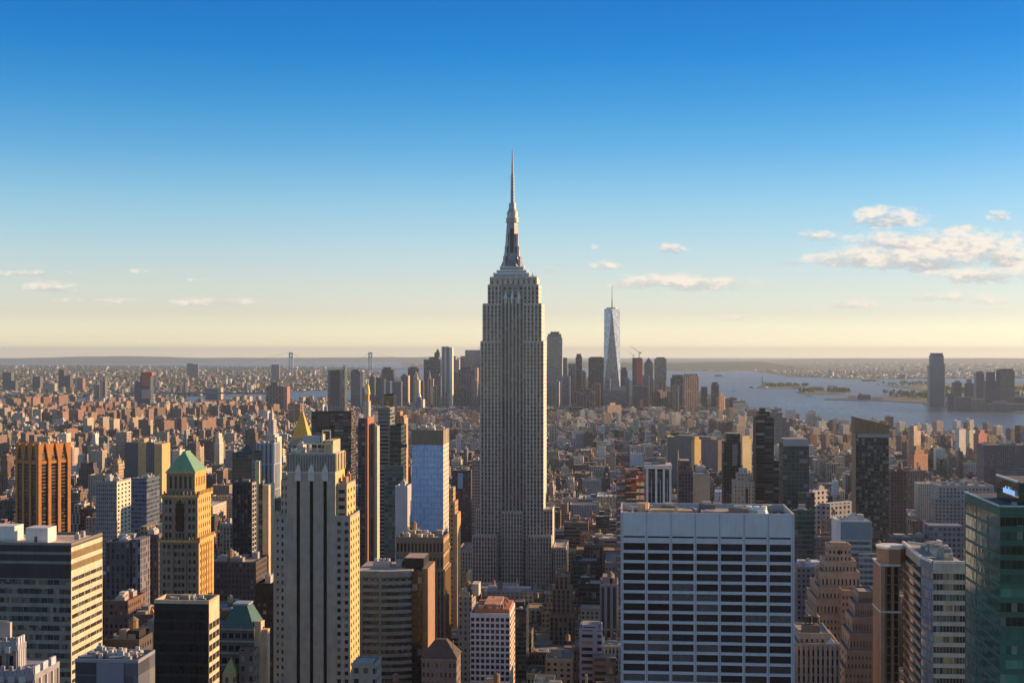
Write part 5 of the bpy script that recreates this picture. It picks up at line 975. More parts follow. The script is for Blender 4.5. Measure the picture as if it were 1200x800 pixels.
    D('orange-lit brick tower at the edge of the bay', 843, 849.5, 463, 5300, Fa, (.42, .24, .15), ('tier', 844, 848, 461), ('edge', 849, 850, 464, (.6, .34, .2)), rz=45)
    D('brown block below the pale grey flat-topped tower', 766, 782, 459, 5600, Fa, (.20, .15, .14), ('box', 770, 778, 459, 457, (.2, .15, .12)), rz=45)
    D('low glassy pale block at the foot of the tapering glass tower', 707, 734, 457, 5600, C, (.16, .2, .22), ('box', 718, 733, 457, 453, (.3, .33, .35)))
    D('dark red-brown stepped block at the foot of the dark square tower', 672, 697, 459, 5300, Fa, (.17, .11, .11), ('tier', 676, 693, 456), ('box', 683, 688, 456, 453, (.2, .12, .1)))
    D('small sunlit pink building, lower left of the tapering glass tower foot', 712, 728, 475, 4900, Fa, (.36, .28, .22), ('box', 716, 722, 475, 472, (.4, .3, .22)), rz=45)
    D('dark grey block with orange-lit upper corner under the red-wrapped tower', 742, 759, 452, 5500, Fa, (.13, .12, .13), ('panel', 750, 754, 468, 478, (.5, .26, .15), 'painted_sunlit_panel'))  # the sunlit corner is put in as an orange panel
    for (px, w, top, v, c, lab) in ((651, 8, 447, 5500, (.17, .19, .23), 'low blue-grey block at the foot of the tall notched tower'), (663, 9, 441, 5900, (.14, .17, .22), 'blue-grey block between two slim towers, left of the dark square tower'), (684, 6, 436, 6500, (.16, .18, .2), 'thin grey tower just left of the dark square tower'),
          (699, 9, 450, 5400, (.24, .17, .15), 'reddish block in front of the dark square tower'), (735, 6, 444, 5700, (.17, .2, .25), 'slim blue-grey tower between the rounded dark tower and red-wrapped tower'), (757, 8, 440, 5900, (.18, .2, .22), 'grey tower below the low pyramid roof'), (776, 8, 446, 5800, (.24, .2, .18), 'brownish tower before the pale grey flat-topped tower'),
          (436, 6, 441, 6400, (.15, .17, .22), 'slim blue tower right of the three-ribbed grey tower'), (474, 8, 440, 6300, (.16, .18, .24), 'blue-grey tower between two dark towers left of the pointed yellow one'), (492, 7, 446, 6600, (.2, .2, .24), 'grey tower just right of the pointed yellow tower'), (513, 7, 440, 6600, (.17, .18, .24), 'blue-grey block beneath the dark stepped tower'),
          (533, 6, 428, 7000, (.2, .22, .28), 'pale blue tower behind the pinkish stone tower'), (556, 6, 446, 5600, (.3, .24, .2), 'tan block close to the left side of the main skyscraper'), (792, 7, 452, 5300, (.28, .2, .16), 'brown brick block below the dark blue stepped tower'), (712, 6, 444, 5900, (.2, .23, .28), 'pale blue block at the left foot of the tapering glass tower')):
        D(lab, px - w / 2, px + w / 2, top, v, Fa, c, ('box', px - w * .3, px + w * .25, top, top - 2, tuple(k * .8 for k in c)), *([('edge', px + w / 2 - .8, px + w / 2 + .5, top, (.5, .42, .34))] if rg.random() < .5 else []))  # half get a pale strip with west sunlight in its colour
    return
def crane(x, y, z, s, label):
    m = MB(); m.box(-s * .03, s * .03, -s * .03, s * .03, 0, s * .55, 'painted', (.5, .16, .1), top='painted')
    o = bpy.data.objects.new('tower_crane', None); COL.objects.link(o); o.location = (x, y, z); props(o, label, 'crane', 'construction cranes')
    m.build('mast', o); j = MB(); j.bar((-s * .1, 0, s * .5), (s * .0, 0, s * .55), s * .02, 'painted', (.5, .16, .1)); j.bar((0, 0, s * .52), (-s * .8, 0, s * 1.1), s * .025, 'painted', (.5, .16, .1)); j.build('jib', o)
    c = MB(); c.box(s * .05, s * .22, -s * .05, s * .05, s * .4, s * .52, 'painted', (.25, .2, .18), top='painted'); c.build('counterweight', o)
def one_wtc():
    H = Hero('tapering_glass_tower', 'tapering mirror glass tower with tall mast, tallest of downtown', 'skyscraper', 707.3, 727, 6100, 80, visbot=460)
    X, Z = H.x, H.z; w, d = H.w, H.w; H.d = d; b = H.part('wall'); zt = Z(361.5); zb = 50
    H.occ(5, w - 5, 5, d - 5, 0, zt); cx = w / 2; h = w / 2 * 1.02; ht = w / 2 * .93
    base = [(cx - h, cx - h), (cx + h, cx - h), (cx + h, cx + h), (cx - h, cx + h)]
    top = [(cx, cx - ht * 1.0), (cx + ht, cx), (cx, cx + ht), (cx - ht, cx)]
    b.box(cx - h, cx + h, cx - h, cx + h, 0, zb, 'curtain', (.12, .14, .17), (.5, .5, .1, .1), fcol=(.2, .2, .2))
    g = (.22, .26, .32)
    for i in range(4):
        j = (i + 1) % 4
        A, B_ = base[i], base[j]; t = top[i]; t2 = top[j]
        b.face([(*A, zb), (*B_, zb), (*t, zt)], 'curtain', g, (.3, .8, .03, .05), [(0, 0), (2 * h, 0), (h, zt)], (.3, .33, .36))
        b.face([(*B_, zb), (*t2, zt), (*t, zt)], 'curtain', (.55, .68, .85) if i in (0, 3) and not i else (.75, .76, .76), (.3, .8, .03, .05), [(0, 0), (h, zt), (-h, zt)], (.4, .4, .4))  # facet tones hold sky reflection and sunlight in the glass colour
    b.face([(*t, zt) for t in top], 'roofing', (.3, .3, .3))
    r = H.part('ring'); r.frustum(cx, cx, ht * .72, ht * .72, zt, zt + 6, 20, 'metal', (.4, .36, .25))
    m = H.part('mast'); m.frustum(cx, cx, 3.4, 2.2, zt, Z(350), 8, 'metal', (.2, .2, .2)); m.frustum(cx, cx, 2.0, .8, Z(350), Z(334), 8, 'metal', (.3, .3, .3)); H.finish()
def across_water():
    G = 'towers across the river'
    def J(label, L, Rr, top, v, mat, col, *ex, name='riverside_tower', dep=40):
        return T(name, label, L, Rr, top, v, dep, 478, mat, col, (.35, .4, .5, .5), *ex, fcol=(.15, .18, .22), group=G)
    J('tallest glass tower across the river with rounded shoulders and dark top', 1089.5, 1106.5, 428, 6300, 'curtain', (.12, .15, .2), ('tier', 1090.5, 1106, 416.5, (.14, .2, .3)), ('tier2', 1091, 1105, 416.5, 413.5, (.05, .05, .06)), ('edge', 1106.7, 1107.6, 426, (.5, .48, .45)), dep=50)
    J('small brown tower, nearest right of the tallest glass tower across the river', 1118, 1127, 448, 6000, 'facade', (.2, .16, .14), ('box', 1120, 1125, 448, 446, (.3, .25, .2)), ('low', 1112, 1122, 462, 5))
    J('small blue-brown tower between brown tower and green glass tower across the river', 1133, 1142, 449, 6000, 'facade', (.17, .17, .2), ('box', 1134, 1139, 449, 444, (.3, .28, .25)), ('edge', 1141, 1143.5, 449, (.4, .35, .3)))
    J('greenish glass tower across the river with rounded top', 1144, 1153.5, 437, 6200, 'curtain', (.07, .13, .14), ('tier', 1145.5, 1152, 435))
    J('broad dark blue tower with dome-like penthouse across the river', 1155, 1172, 446, 6000, 'facade', (.09, .11, .16), ('tier', 1157, 1166, 435.5), ('low', 1170, 1177, 450, 5))
    J('brown-grey tower at far right across the river', 1172, 1189, 434, 6000, 'facade', (.2, .17, .16), ('tier', 1174, 1187, 432, (.1, .09, .12)), ('low', 1170, 1178, 433, 3, (.09, .09, .13)))
    J('pink low-lit waterfront building across the river', 1138, 1154, 467, 5850, 'facade', (.36, .26, .24), ('low', 1120, 1139, 465, 4, (.2, .18, .2)), name='waterfront_building')
    J('wide grey waterfront terminal at the far right shore', 1158, 1215, 473, 5800, 'facade', (.18, .2, .24), ('box', 1164, 1180, 473, 470, (.3, .25, .26)), name='waterfront_terminal')
    J('dark ridge-roofed waterfront building at the right edge', 1180, 1230, 466, 6100, 'facade', (.10, .14, .16), ('box', 1183, 1200, 466, 463, (.4, .42, .45)), name='waterfront_building')
def island_things():
    # statue on its pedestal
    x, y = ground(894, 454.2); e = bpy.data.objects.new('harbour_statue', None); COL.objects.link(e); e.location = (x, y, 2); props(e, 'green statue with raised torch on stone pedestal on its own island', 'statue')
    m = MB(); m.frustum(0, 0, 40, 38, 0, 8, 11, 'stone', (.35, .32, .28)); m.frustum(0, 0, 16, 11, 8, 46, 4, 'stone', (.42, .37, .3), rot=.78); m.build('pedestal', e)
    m = MB()
    for (r0, r1, a, b_) in ((6.5, 5.2, 46, 60), (5.2, 4.4, 60, 74), (4.4, 3.2, 74, 80), (1.8, 2.6, 80, 83), (2.6, 1.6, 83, 88)): m.frustum(0, 0, r0, r1, a, b_, 10, 'painted', (.2, .36, .3))
    m.bar((2.5, 0, 77), (5.5, 0, 92), 1.3, 'painted', (.2, .36, .3), 8); m.bar((-4, -2, 64), (-4, -2, 73), 1.6, 'painted', (.2, .36, .3)); m.build('figure', e)
    m = MB(); m.frustum(5.6, 0, 1.5, 2, 92, 94, 8, 'metal', (.8, .6, .2)); m.frustum(5.6, 0, 1.4, .2, 94, 98, 8, 'metal', (.85, .6, .2)); m.build('torch', e)
    m = MB()
    for k in range(7): a = math.pi * (k / 6); m.bar((0, 0, 87), (4 * math.cos(a), 0, 87 + 4 * math.sin(a)), .4, 'painted', (.2, .36, .3))
    m.build('crown', e)
    def hall(px, py, wpx, h, col, label, towers=0, name='island_building', roof=(.3, .2, .16)):
        x, y = ground(px, py); w = wpx / F * y; e = bpy.data.objects.new(name, None); COL.objects.link(e); e.location = (x, y, 2); props(e, label, 'building', 'buildings on the harbour islands')
        m = MB(); m.box(-w / 2, w / 2, 0, 30, 0, h, 'facade', col, (.6, .6, .4, .5), tcol=roof); m.build('wall', e); m = MB(); m.pyramid(-w / 2 - 1, w / 2 + 1, -1, 31, h, h + 8, 'painted', roof, k=.1, kx=.8); m.build('roof', e)
        for i in range(towers): m = MB(); xx = w * (-.35 + .7 * i / max(1, towers - 1)); m.box(xx - 4, xx + 4, 2, 10, h, h + 16, 'stone', col); m.frustum(xx, 6, 4.5, .5, h + 16, h + 24, 8, 'metal', (.3, .4, .35)); m.build('corner_tower', e)
    hall(957, 458, 17, 20, (.16, .15, .15), 'dark long hall on the left of the near island')
    hall(976, 459, 12, 22, (.34, .2, .16), 'red brick hall with four domed towers on the near island', 4)
    hall(990, 459.5, 14, 12, (.33, .28, .22), 'low tan building at the right end of the near island')
    hall(1013.5, 468.5, 14, 20, (.11, .10, .13), 'dark rail terminal with clock tower on the pier', 1, 'rail_terminal', (.08, .08, .1))
    hall(1029, 469, 10, 9, (.62, .58, .5), 'long white shed on the pier')
    hall(1000, 467, 8, 7, (.6, .55, .5), 'small pale shed at the pier tip')
    hall(935, 455, 10, 9, (.5, .47, .4), 'pale buildings behind the statue island', 0)
def boats():
    for (px, py, L, h, sail, label) in ((859, 458, 45, 42, True, 'white sailing ship on the bay right of downtown'), (874.5, 477, 75, 16, False, 'white ferry on the bay below the sailing ship'), (949, 464.5, 55, 9, False, 'white ferry just below the near island'),
                                       (881, 454.5, 40, 10, False, 'dark boat left of the statue island'), (843, 441, 120, 20, False, 'distant grey ship left of the statue'), (1021, 446.5, 200, 14, False, 'long dark barge beyond the near island')):
        x, y = ground(px, py); e = bpy.data.objects.new('boat', None); COL.objects.link(e); e.location = (x, y, 0); props(e, label, 'boat', 'boats on the bay')
        c = (.78, .78, .76) if 'white' in label else (.14, .15, .17); m = MB(); w = L * .12
        m.face([(-L / 2, -w, 3), (L / 2, 0, 3.5), (L / 2, 0, 0), (-L / 2, -w, 0)][::-1], 'painted', c); m.face([(-L / 2, w, 0), (L / 2, 0, 0), (L / 2, 0, 3.5), (-L / 2, w, 3)], 'painted', c); m.face([(-L / 2, -w, 3), (L / 2, 0, 3.5), (-L / 2, w, 3)], 'painted', c); m.face([(-L / 2, w, 0), (-L / 2, w, 3), (-L / 2, -w, 3), (-L / 2, -w, 0)], 'painted', c); m.build('hull', e)
        if sail:
            m = MB(); m.bar((0, 0, 3), (0, 0, h), .5, col=(.4, .3, .2)); m.build('mast', e)
            for a, b_ in ((1, L * .45), (-1, -L * .4)): m = MB(); m.face([(a, 0, 6), (b_, 2, 6), (a, 0, h - 2)], 'painted', (.85, .84, .8)); m.face([(a, .3, 6), (a, .3, h - 2), (b_, 2.3, 6)], 'painted', (.85, .84, .8)); m.build('sail', e)
        else: m = MB(); m.box(-L * .4, L * .2, -w * .7, w * .7, 3, h, 'painted', c, top='painted'); m.box(-L * .1, L * .08, -w * .4, w * .4, h, h + 4, 'painted', (.5, .5, .5), top='painted'); m.build('cabin', e)
        if 'distant' in label or 'barge' in label: continue
        m = MB(); m.face([(-L / 2, -w, .3), (-L / 2 - L * 1.5, -w * 3, .3), (-L / 2 - L * 1.5, w * 3, .3), (-L / 2, w, .3)], 'painted', (.3, .33, .36)); o = m.build('boat_wake', None, (x, y, 0)); props(o, kind='stuff', label='pale foam trail behind a boat')
def bridges():
    e = bpy.data.objects.new('suspension_bridge', None); COL.objects.link(e); y = 15500; xa, xb = (341 - CX) / F * y, (434 - CX) / F * y; e.location = (xa, y, 0); props(e, 'far grey suspension bridge with two tall towers on the horizon', 'bridge')
    span = xb - xa; zt = CH + (HY - 412.5) / F * y; c = (.50, .52, .52)
    for x in (0, span):
        m = MB()
        for s in (-1, 1): m.box(x + s * 16 - 9, x + s * 16 + 9, -9, 9, 0, zt, 'painted', c, top='painted')
        for z in (75, zt - 25, zt - 75): m.box(x - 10, x + 10, -8, 8, z, z + 22, 'painted', c, top='painted')
        m.build('tower', e)
    m = MB(); m.box(-1100, span + 1100, -15, 15, 66, 74, 'painted', (.28, .31, .34), top='painted'); m.build('deck', e)
    for yy in (-14, 14):
        m = MB(); n = 24
        f = lambda t: zt + (82 - zt) * (1 - (2 * t - 1) ** 2)
        for i in range(n): m.bar((span * i / n, yy, f(i / n)), (span * (i + 1) / n, yy, f((i + 1) / n)), 1.1, 'painted', c)
        m.bar((0, yy, zt), (-900, yy, 74), 1.1, 'painted', c); m.bar((span, yy, zt), (span + 900, yy, 74), 1.1, 'painted', c); m.build('cable', e)
    # river bridge at left
    e = bpy.data.objects.new('river_bridge', None); COL.objects.link(e); x0, y0 = ground(170, 469); e.location = (x0, y0, 0); e.rotation_euler[2] = R(-2); props(e, 'dark low steel bridge over the river at left', 'bridge')
    W = (330 - 170) / F * y0; m = MB(); m.box(-100, W, -15, 15, 36, 44, 'painted', (.13, .15, .19), top='painted'); m.build('deck', e)
    for x in (W * .3, W * .75):
        m = MB()
        for s in (-10, 10): m.box(x - 4, x + 4, s - 4, s + 4, 0, 96, 'painted', (.13, .15, .19), top='painted')
        m.box(x - 3, x + 3, -10, 10, 84, 92, 'painted', (.13, .15, .19), top='painted'); m.build('tower', e)
def left_far():
    G = 'towers beyond the river at left'
    L_ = [('orange-red netted tower under construction, tallest thing at far left', 164, 176, 440, 5600, (.09, .11, .14), [('tier', 165, 178, 436, (.5, .14, .06)), ('panel', 166, 176.5, 440, 452, (.42, .12, .06), 'orange_netting'), ('panel', 166, 177, 456, 467, (.40, .3, .26), 'pale_lower_panel'), ('low', 157, 164, 447, 3, (.12, .14, .17))], 'construction_tower'),
          ('domed pale square building beyond the river, far left', 50, 64, 449, 7600, (.45, .38, .3), [('dome', 50, 63, 449, 445, (.5, .42, .34))], 'domed_building'),
          ('slim dark tower left of the brown pair, far left beyond the river', 69, 75, 433, 8200, (.12, .1, .11), [('low', 75, 82, 440, 3)], 'distant_tower'),
          ('red-brown tower with pale left half, far left beyond the river', 88, 97, 443, 8000, (.32, .18, .14), [('edge', 88, 90, 442, (.5, .4, .34))], 'distant_tower'),
          ('dark tower at the extreme left beyond the river', 3, 13, 436, 8000, (.12, .15, .15), [('low', 10, 18, 446, 3)], 'distant_tower'),
          ('narrow twin towers with sunlit edges, far left beyond the river', 110, 114, 451, 7000, (.3, .24, .18), [('low', 117, 123, 446, 3, (.2, .19, .18)), ('edge', 118.5, 120, 446, (.6, .5, .3))], 'distant_tower'),
          ('green-grey tower block group at far left, left of the domed building', 38, 47, 441, 8200, (.15, .16, .15), [], 'distant_tower'),
          ('wide low dark industrial block right of the orange-red netted tower', 241, 258, 455, 7000, (.12, .15, .22), [('edge', 255, 259, 454, (.5, .4, .28))], 'industrial_block'),
          ('tiny square dark tower near the left bridge pier on the horizon', 318, 327, 427, 11000, (.13, .15, .2), [], 'distant_tower'),
          ('pair of faint towers on the horizon, left centre', 219, 226, 425.5, 12500, (.14, .16, .2), [('low', 227, 232, 426.5, 3)], 'distant_tower')]
    for (lab, l, r, t, v, c, ex, nm) in L_: T(nm, lab, l, r, t, v, 40, 470, 'facade', c, (.35, .4, .45, .5), *ex, group=G)
esb(); office_left(); bronze_tower(); sunlit_sandstone_tower(); dark_block(); copper_pair(); near_crown(); bluegrey_block(); pale_slab(); curved_office(); brown_arcade()
blue_tower(); white_grid_small(); hip_roof(); grace(); ziggurat(); brick_steps(); blue_slab(); brown_fins(); angular(); green_tower(); grey_columns(); glass_gold(); columned_block()
mids(); downtown(); across_water(); island_things(); boats(); bridges(); left_far()
for (px, v, s, z_py, lab) in ((749, 6020, 48, 419, 'small red crane on top of the red-wrapped tower'), (742, 6030, 30, 420, 'lower red crane at the left of the red-wrapped tower'), (731, 1012, 18, 556, 'small red crane on the unfinished red steel building')):
    x, y = g2w(u_at(px, v), v); crane(x, y, CH - (z_py - HY) / F * y, s, lab)
# ------------------------------------------------------------------ water, land, streets
def struct(o, kind='structure', label=None): return props(o, label, None, None, kind)
def slab(name, pts, z, mat, base=-2.0, kind='structure'):
    me = bpy.data.meshes.new(name); n = len(pts); V = [(x, y, z) for x, y in pts] + [(x, y, base) for x, y in pts]
    tris = tessellate_polygon([[Vector((x, y, 0)) for x, y in pts]]); Fc = []
    for t in tris:
        a, b, c = (Vector((*pts[i], 0)) for i in t); Fc.append(tuple(t) if (b - a).cross(c - a).z > 0 else tuple(t)[::-1])
    Fc += [(i, (i + 1) % n, n + (i + 1) % n, n + i) for i in range(n)]
    me.from_pydata(V, [], Fc); me.materials.append(MAT[mat]); o = bpy.data.objects.new(name, me); COL.objects.link(o); return struct(o, kind)
G = ground
def wob(pts, amp, seed, n=5):
    r = random.Random(seed); out = []
    for (a, b) in zip(pts, pts[1:] + pts[:1]):
        L = math.hypot(b[0] - a[0], b[1] - a[1]); k = min(n, max(1, int(L / 250)))
        for i in range(k): t = i / k; out.append((a[0] + (b[0] - a[0]) * t + (r.uniform(-amp, amp) if i else 0), a[1] + (b[1] - a[1]) * t + (r.uniform(-amp, amp) if i else 0)))
    return out
FAR = 78000
w_ = MB(); w_.face([(-FAR, -2000, 0), (FAR, -2000, 0), (FAR, FAR, 0), (-FAR, FAR, 0)], 'water'); struct(w_.build('water'))
MANH = [(-3300, -1500), (2000, -1500), (1760, 2500)] + [G(px, py) for px, py in ((1200, 524), (1130, 512), (1040, 507), (960, 501), (915, 495), (875, 487), (852, 483), (842, 477), (835, 471), (800, 467), (720, 465), (620, 465), (545, 469), (480, 472), (400, 474), (330, 474), (250, 472), (150, 471), (0, 472), (-150, 474))]
slab('ground', MANH, 2.0, 'asphalt')
BKLN = [G(px, py) for px, py in ((-900, 466), (-150, 467), (0, 466), (150, 465), (235, 464), (290, 461), (335, 458.5), (400, 456), (450, 453), (480, 447), (452, 441), (436, 435), (425, 432), (330, 431), (200, 430.2), (0, 429), (-300, 428.5), (-900, 428))]
slab('borough_ground', wob(BKLN, 90, 1), 3.0, 'borough_ground')
BASIN = [G(px, py) for px, py in ((365, 459), (300, 456.8), (305, 455.6), (370, 456.5))]
slab('far_spit', [G(px, py) for px, py in ((-900, 425.5), (-900, 424.2), (130, 424.2), (260, 424.6), (180, 425.3))], 4, 'wooded_ground')
NJ = [G(px, py) for px, py in ((728, 433.2), (790, 434.3), (850, 434.8), (882, 434.2), (905, 438), (930, 441.5), (960, 442.3), (1003, 444.6), (1060, 443.5), (1200, 443), (1700, 443))] + [(FAR * .9, FAR * .5), (FAR * .9, FAR * .9), (G(728, 421)[0], FAR * .9), G(728, 425)]
slab('western_shore', wob(NJ[:11], 60, 2)[:-5] + NJ[11:], 4.0, 'wooded_ground')
STAT = [G(px, py) for px, py in ((470, 427.8), (560, 428.5), (600, 429.5), (730, 431.5), (728, 421), (470, 420.5))]
slab('southern_shore', STAT, 3.5, 'wooded_ground')
JC = [G(px, py) for px, py in ((1700, 502), (1200, 484), (1155, 481.5), (1130, 478.5), (1088, 475.5), (1080, 472.5), (1035, 469.8), (965, 468.3), (967, 467), (1030, 466.2), (1050, 465), (1066, 462.5), (1079, 458.8), (1072, 455.8), (1038, 452.6), (1040, 451.8), (1068, 452.2), (1075, 450.0), (1110, 449.5), (1700, 449))]
slab('far_riverbank', wob(JC, 12, 3), 3.0, 'borough_ground')
slab('park_lawn', [G(px, py) for px, py in ((1045, 467.5), (1120, 469), (1300, 470), (1300, 451.5), (1085, 451.5), (1078, 454), (1088, 459), (1072, 464))], 3.3, 'park_ground', 3.05)
slab('statue_island', wob([G(px, py) for px, py in ((886, 454.5), (890, 455.2), (930, 455), (948, 453.5), (930, 451.5), (900, 451.6))], 10, 4), 2.4, 'park_ground')
slab('hall_island', wob([G(px, py) for px, py in ((932, 459.5), (945, 462), (990, 461.5), (999, 459.5), (995, 457), (950, 456.8))], 8, 5), 2.4, 'borough_ground')

def hills(name, x0, x1, y0, y1, h, seed, nx=120, ny=14, mat='wooded_ground', z=4, edge=True):
    from mathutils import noise as mn
    V, Fc = [], []
    for j in range(ny + 1):
        for i in range(nx + 1):
            x, y = x0 + (x1 - x0) * i / nx, y0 + (y1 - y0) * j / ny
            e = math.sin(math.pi * j / ny) * (min(1, 6 * i / nx, 6 * (1 - i / nx)) if edge else 1)
            f = .62 + .55 * mn.noise(Vector((x / 5200, y / 7000, seed))) + .2 * mn.noise(Vector((x / 1500, y / 2500, seed + 9)))
            V.append((x, y, z + h * e * max(0, f) - (12 if e <= 1e-6 else 0)))
    for j in range(ny):
        for i in range(nx): a = j * (nx + 1) + i; Fc.append((a, a + 1, a + nx + 2, a + nx + 1))
    me = bpy.data.meshes.new(name); me.from_pydata(V, [], Fc); me.materials.append(MAT[mat]); o = bpy.data.objects.new(name, me); COL.objects.link(o); struct(o)
xa = lambda px, y: (px - CX) / F * y
hills('hills', xa(700, 21000), xa(960, 21000), 19500, 27000, 165, 1)
hills('hills', xa(-200, 42000), xa(740, 42000), 39000, 47000, 175, 4)
hills('hills', xa(900, 40000), xa(1500, 40000), 34000, 48000, 150, 7)
hills('hills', xa(480, 26000), xa(760, 26000), 23500, 29000, 150, 11)

# ------------------------------------------------------------------ the city's ordinary buildings
AVES = [-2650, -2400, -2150, -1900, -1650, -1400, -1160, -960, -760, -610, -470, -330, -190, 95, 370, 640, 910, 1180, 1450]
PAL = [('red brick', (.24, .15, .11)), ('brown brick', (.17, .125, .10)), ('tan brick', (.38, .31, .22)), ('cream stone', (.50, .44, .34)), ('grey concrete', (.26, .25, .25)), ('white', (.55, .53, .50)), ('dark glass', (.035, .045, .055)), ('sooty brick', (.11, .09, .085))]
ROOFS = [(.10, .10, .10), (.18, .17, .16), (.30, .29, .28), (.50, .48, .46), (.62, .60, .57), (.30, .22, .17), (.22, .23, .26)]
MP = np.array(MANH)
def inside(x, y, P=MP):
    x = np.asarray(x, float); y = np.asarray(y, float); r = np.zeros(x.shape, bool); n = len(P)
    for i in range(n):
        x1, y1 = P[i]; x2, y2 = P[(i + 1) % n]
        if y1 == y2: continue
        c = ((y1 > y) != (y2 > y)) & (x < (x2 - x1) * (y - y1) / (y2 - y1) + x1); r ^= c
    return r
HA = np.array(HEROES)
def hero_hit(u0, u1, v0, v1, m=3):
    return bool(np.any((HA[:, 0] - m < u1) & (HA[:, 1] + m > u0) & (HA[:, 2] - m < v1) & (HA[:, 3] + m > v0)))
def cap_height(px0, px1, v, y):
    """tallest a plain building may be here without hiding what stands behind it in the photo"""
    h = 1e9
    for (a, b, bot, hv) in PROTECT:
        if hv > v and px1 > a and px0 < b: h = min(h, CH - (bot - HY) / F * y)
    return h
specs = []   # dict(u,v (near left corner), w,d,h,rot,pal,tiers,tank,v)
side = MB()
r = random.Random(21)
for k in range(0, 33):
    v0 = 350 + 79.5 * k; v1 = v0 + 61
    for a0, a1 in zip(AVES, AVES[1:]):
        b0, b1 = a0 + 15, a1 - 15
        xm, ym = g2w((b0 + b1) / 2, v0)
        if abs(xm) > .46 * ym + 350 and not (xm > 0 and xm < .46 * ym + 900): continue
        p = [g2w(b0, v0), g2w(b1, v0), g2w(b1, v1), g2w(b0, v1)]
        if not all(inside([q[0]], [q[1]])[0] for q in p): continue
        side.face([(q[0], q[1], 2.15) for q in p], 'concrete')
        for i in range(4): q, s = p[i], p[(i + 1) % 4]; side.face([(q[0], q[1], 2), (s[0], s[1], 2), (s[0], s[1], 2.15), (q[0], q[1], 2.15)], 'concrete')
        for row in (0, 1):
            u = b0 + 3
            while u < b1 - 8:
                w = r.choice([9, 12, 15, 18, 22, 26, 32, 40]) * (1.0 if v0 < 1900 else .75); w = min(w, b1 - 3 - u)
                if w < 7: break
                thru = (r.random() < .22 and row == 0); d = 57 if thru and w > 24 else 26.5 + r.uniform(-5, 1)
                vv = v0 + 2 if row == 0 else v1 - 2 - d
                big = r.random()
                if v0 < 900: h = r.triangular(30, 118, 60) if w > 12 else r.uniform(18, 45)
                elif v0 < 1500: h = r.triangular(20, 95, 42) if w > 12 else r.uniform(15, 32)
                elif v0 < 2200: h = r.triangular(16, 72, 32)
                else: h = r.triangular(12, 48, 20)
                if big > .965 and v0 > 1200: h *= 1.6
                east = (u < -700); 
                if east and v0 > 1300: h = h * .8 if big < .9 else r.uniform(55, 85)
                x, y = g2w(u, vv); px0 = proj(*g2w(u, vv), 0)[0]; px1 = proj(*g2w(u + w, vv), 0)[0]
                h = min(h, cap_height(px0, px1, vv, y) - 5, CH - ((775 if vv < 560 else 705 if vv < 760 else 640 if vv < 1000 else 575) - HY) / F * y if vv < 1250 else 200)
                if h > 9 and not hero_hit(u, u + w, vv, vv + d):
                    pl = r.choices(range(8), [14, 15, 22, 13, 12, 9, 5 if h > 40 else 1, 12])[0]
                    specs.append(dict(u=u, v=vv, w=w - .25, d=d, h=h, rot=0, pal=pl, t=(r.random() < .5 and h > 38), tank=r.random() < .72 and h > 18, seed=r.random()))
                u += w
struct(side.build('pavement'))
# low old quarter, streets turned to several angles
def quarter(v0, v1, u0, u1, rot, hfn, wr=(8, 30), bx=70, by=48, seed=1, dens=1.0, margin=0.44):
    rr = random.Random(seed); c, s = math.cos(rot), math.sin(rot); uc, vc = (u0 + u1) / 2, (v0 + v1) / 2; Rm = math.hypot(u1 - u0, v1 - v0) / 2
    a = -Rm
    while a < Rm:
        b = -Rm
        while b < Rm:
            t = b
            while t < b + bx - 12:
                for row in (0, 1):
                    w = rr.uniform(*wr); aa = a + row * (by - 14) / 2
                    u = uc + t * c - aa * s; v = vc + t * s + aa * c
                    if u0 < u < u1 and v0 < v < v1 and rr.random() < dens:
                        x, y = g2w(u, v)
                        if abs(x) < margin * y and y > 2950:
                            h = hfn(rr, u, v)
                            yy = proj(x, y, h)
                            h = min(h, cap_height(yy[0] - 1, yy[0] + 6, v, y) * (rr.uniform(.3, 1.0) if v > 4300 else 1) - 3)
                            if h > 4 and not hero_hit(u, u + w, v, v + 16, 1):
                                specs.append(dict(u=u, v=v, w=w - .3, d=(by - 14) / 2 - .5, h=h, rot=rot, pal=rr.choices(range(8), [13, 12, 22, 18, 11, 17, 1, 9])[0], t=False, tank=rr.random() < .12 and h > 18, seed=rr.random()))
                t += (wr[0] + wr[1]) / 2 + 1
            b += bx
        a += by
def hv(rr, u, v):
    x = rr.random(); return rr.uniform(10, 22) if x < .86 else rr.uniform(22, 38) if x < .97 else rr.uniform(38, 62)
def hle(rr, u, v):
    x = rr.random(); return rr.uniform(11, 21) if x < .93 else rr.uniform(22, 45)
quarter(2960, 4000, -1900, -700, R(0), hle, seed=2); quarter(2960, 4000, -700, 300, R(14), hv, seed=3); quarter(2960, 4100, 300, 1900, R(33), hv, seed=4)
quarter(4000, 5100, -2600, -900, R(-16), hle, seed=5); quarter(4000, 5000, -900, 400, R(29), hv, seed=6); quarter(4100, 5400, 400, 1500, R(22), hv, seed=7)
quarter(5100, 6700, -3000, -1100, R(-20), hle, seed=8)
def hfd(rr, u, v):
    x = rr.random(); k = (1 if v > 5300 else .5) * (1 if u < u_at(700, v) else .7 if u < u_at(780, v) else .38)
    return rr.uniform(25, 70) * k if x < .6 else rr.uniform(70, 130) * k if x < .93 else rr.uniform(130, 175) * k
quarter(5000, 7250, -1100, 900, R(12), hfd, wr=(22, 48), bx=110, by=90, seed=9, dens=.75)
for s_ in specs:
    pass
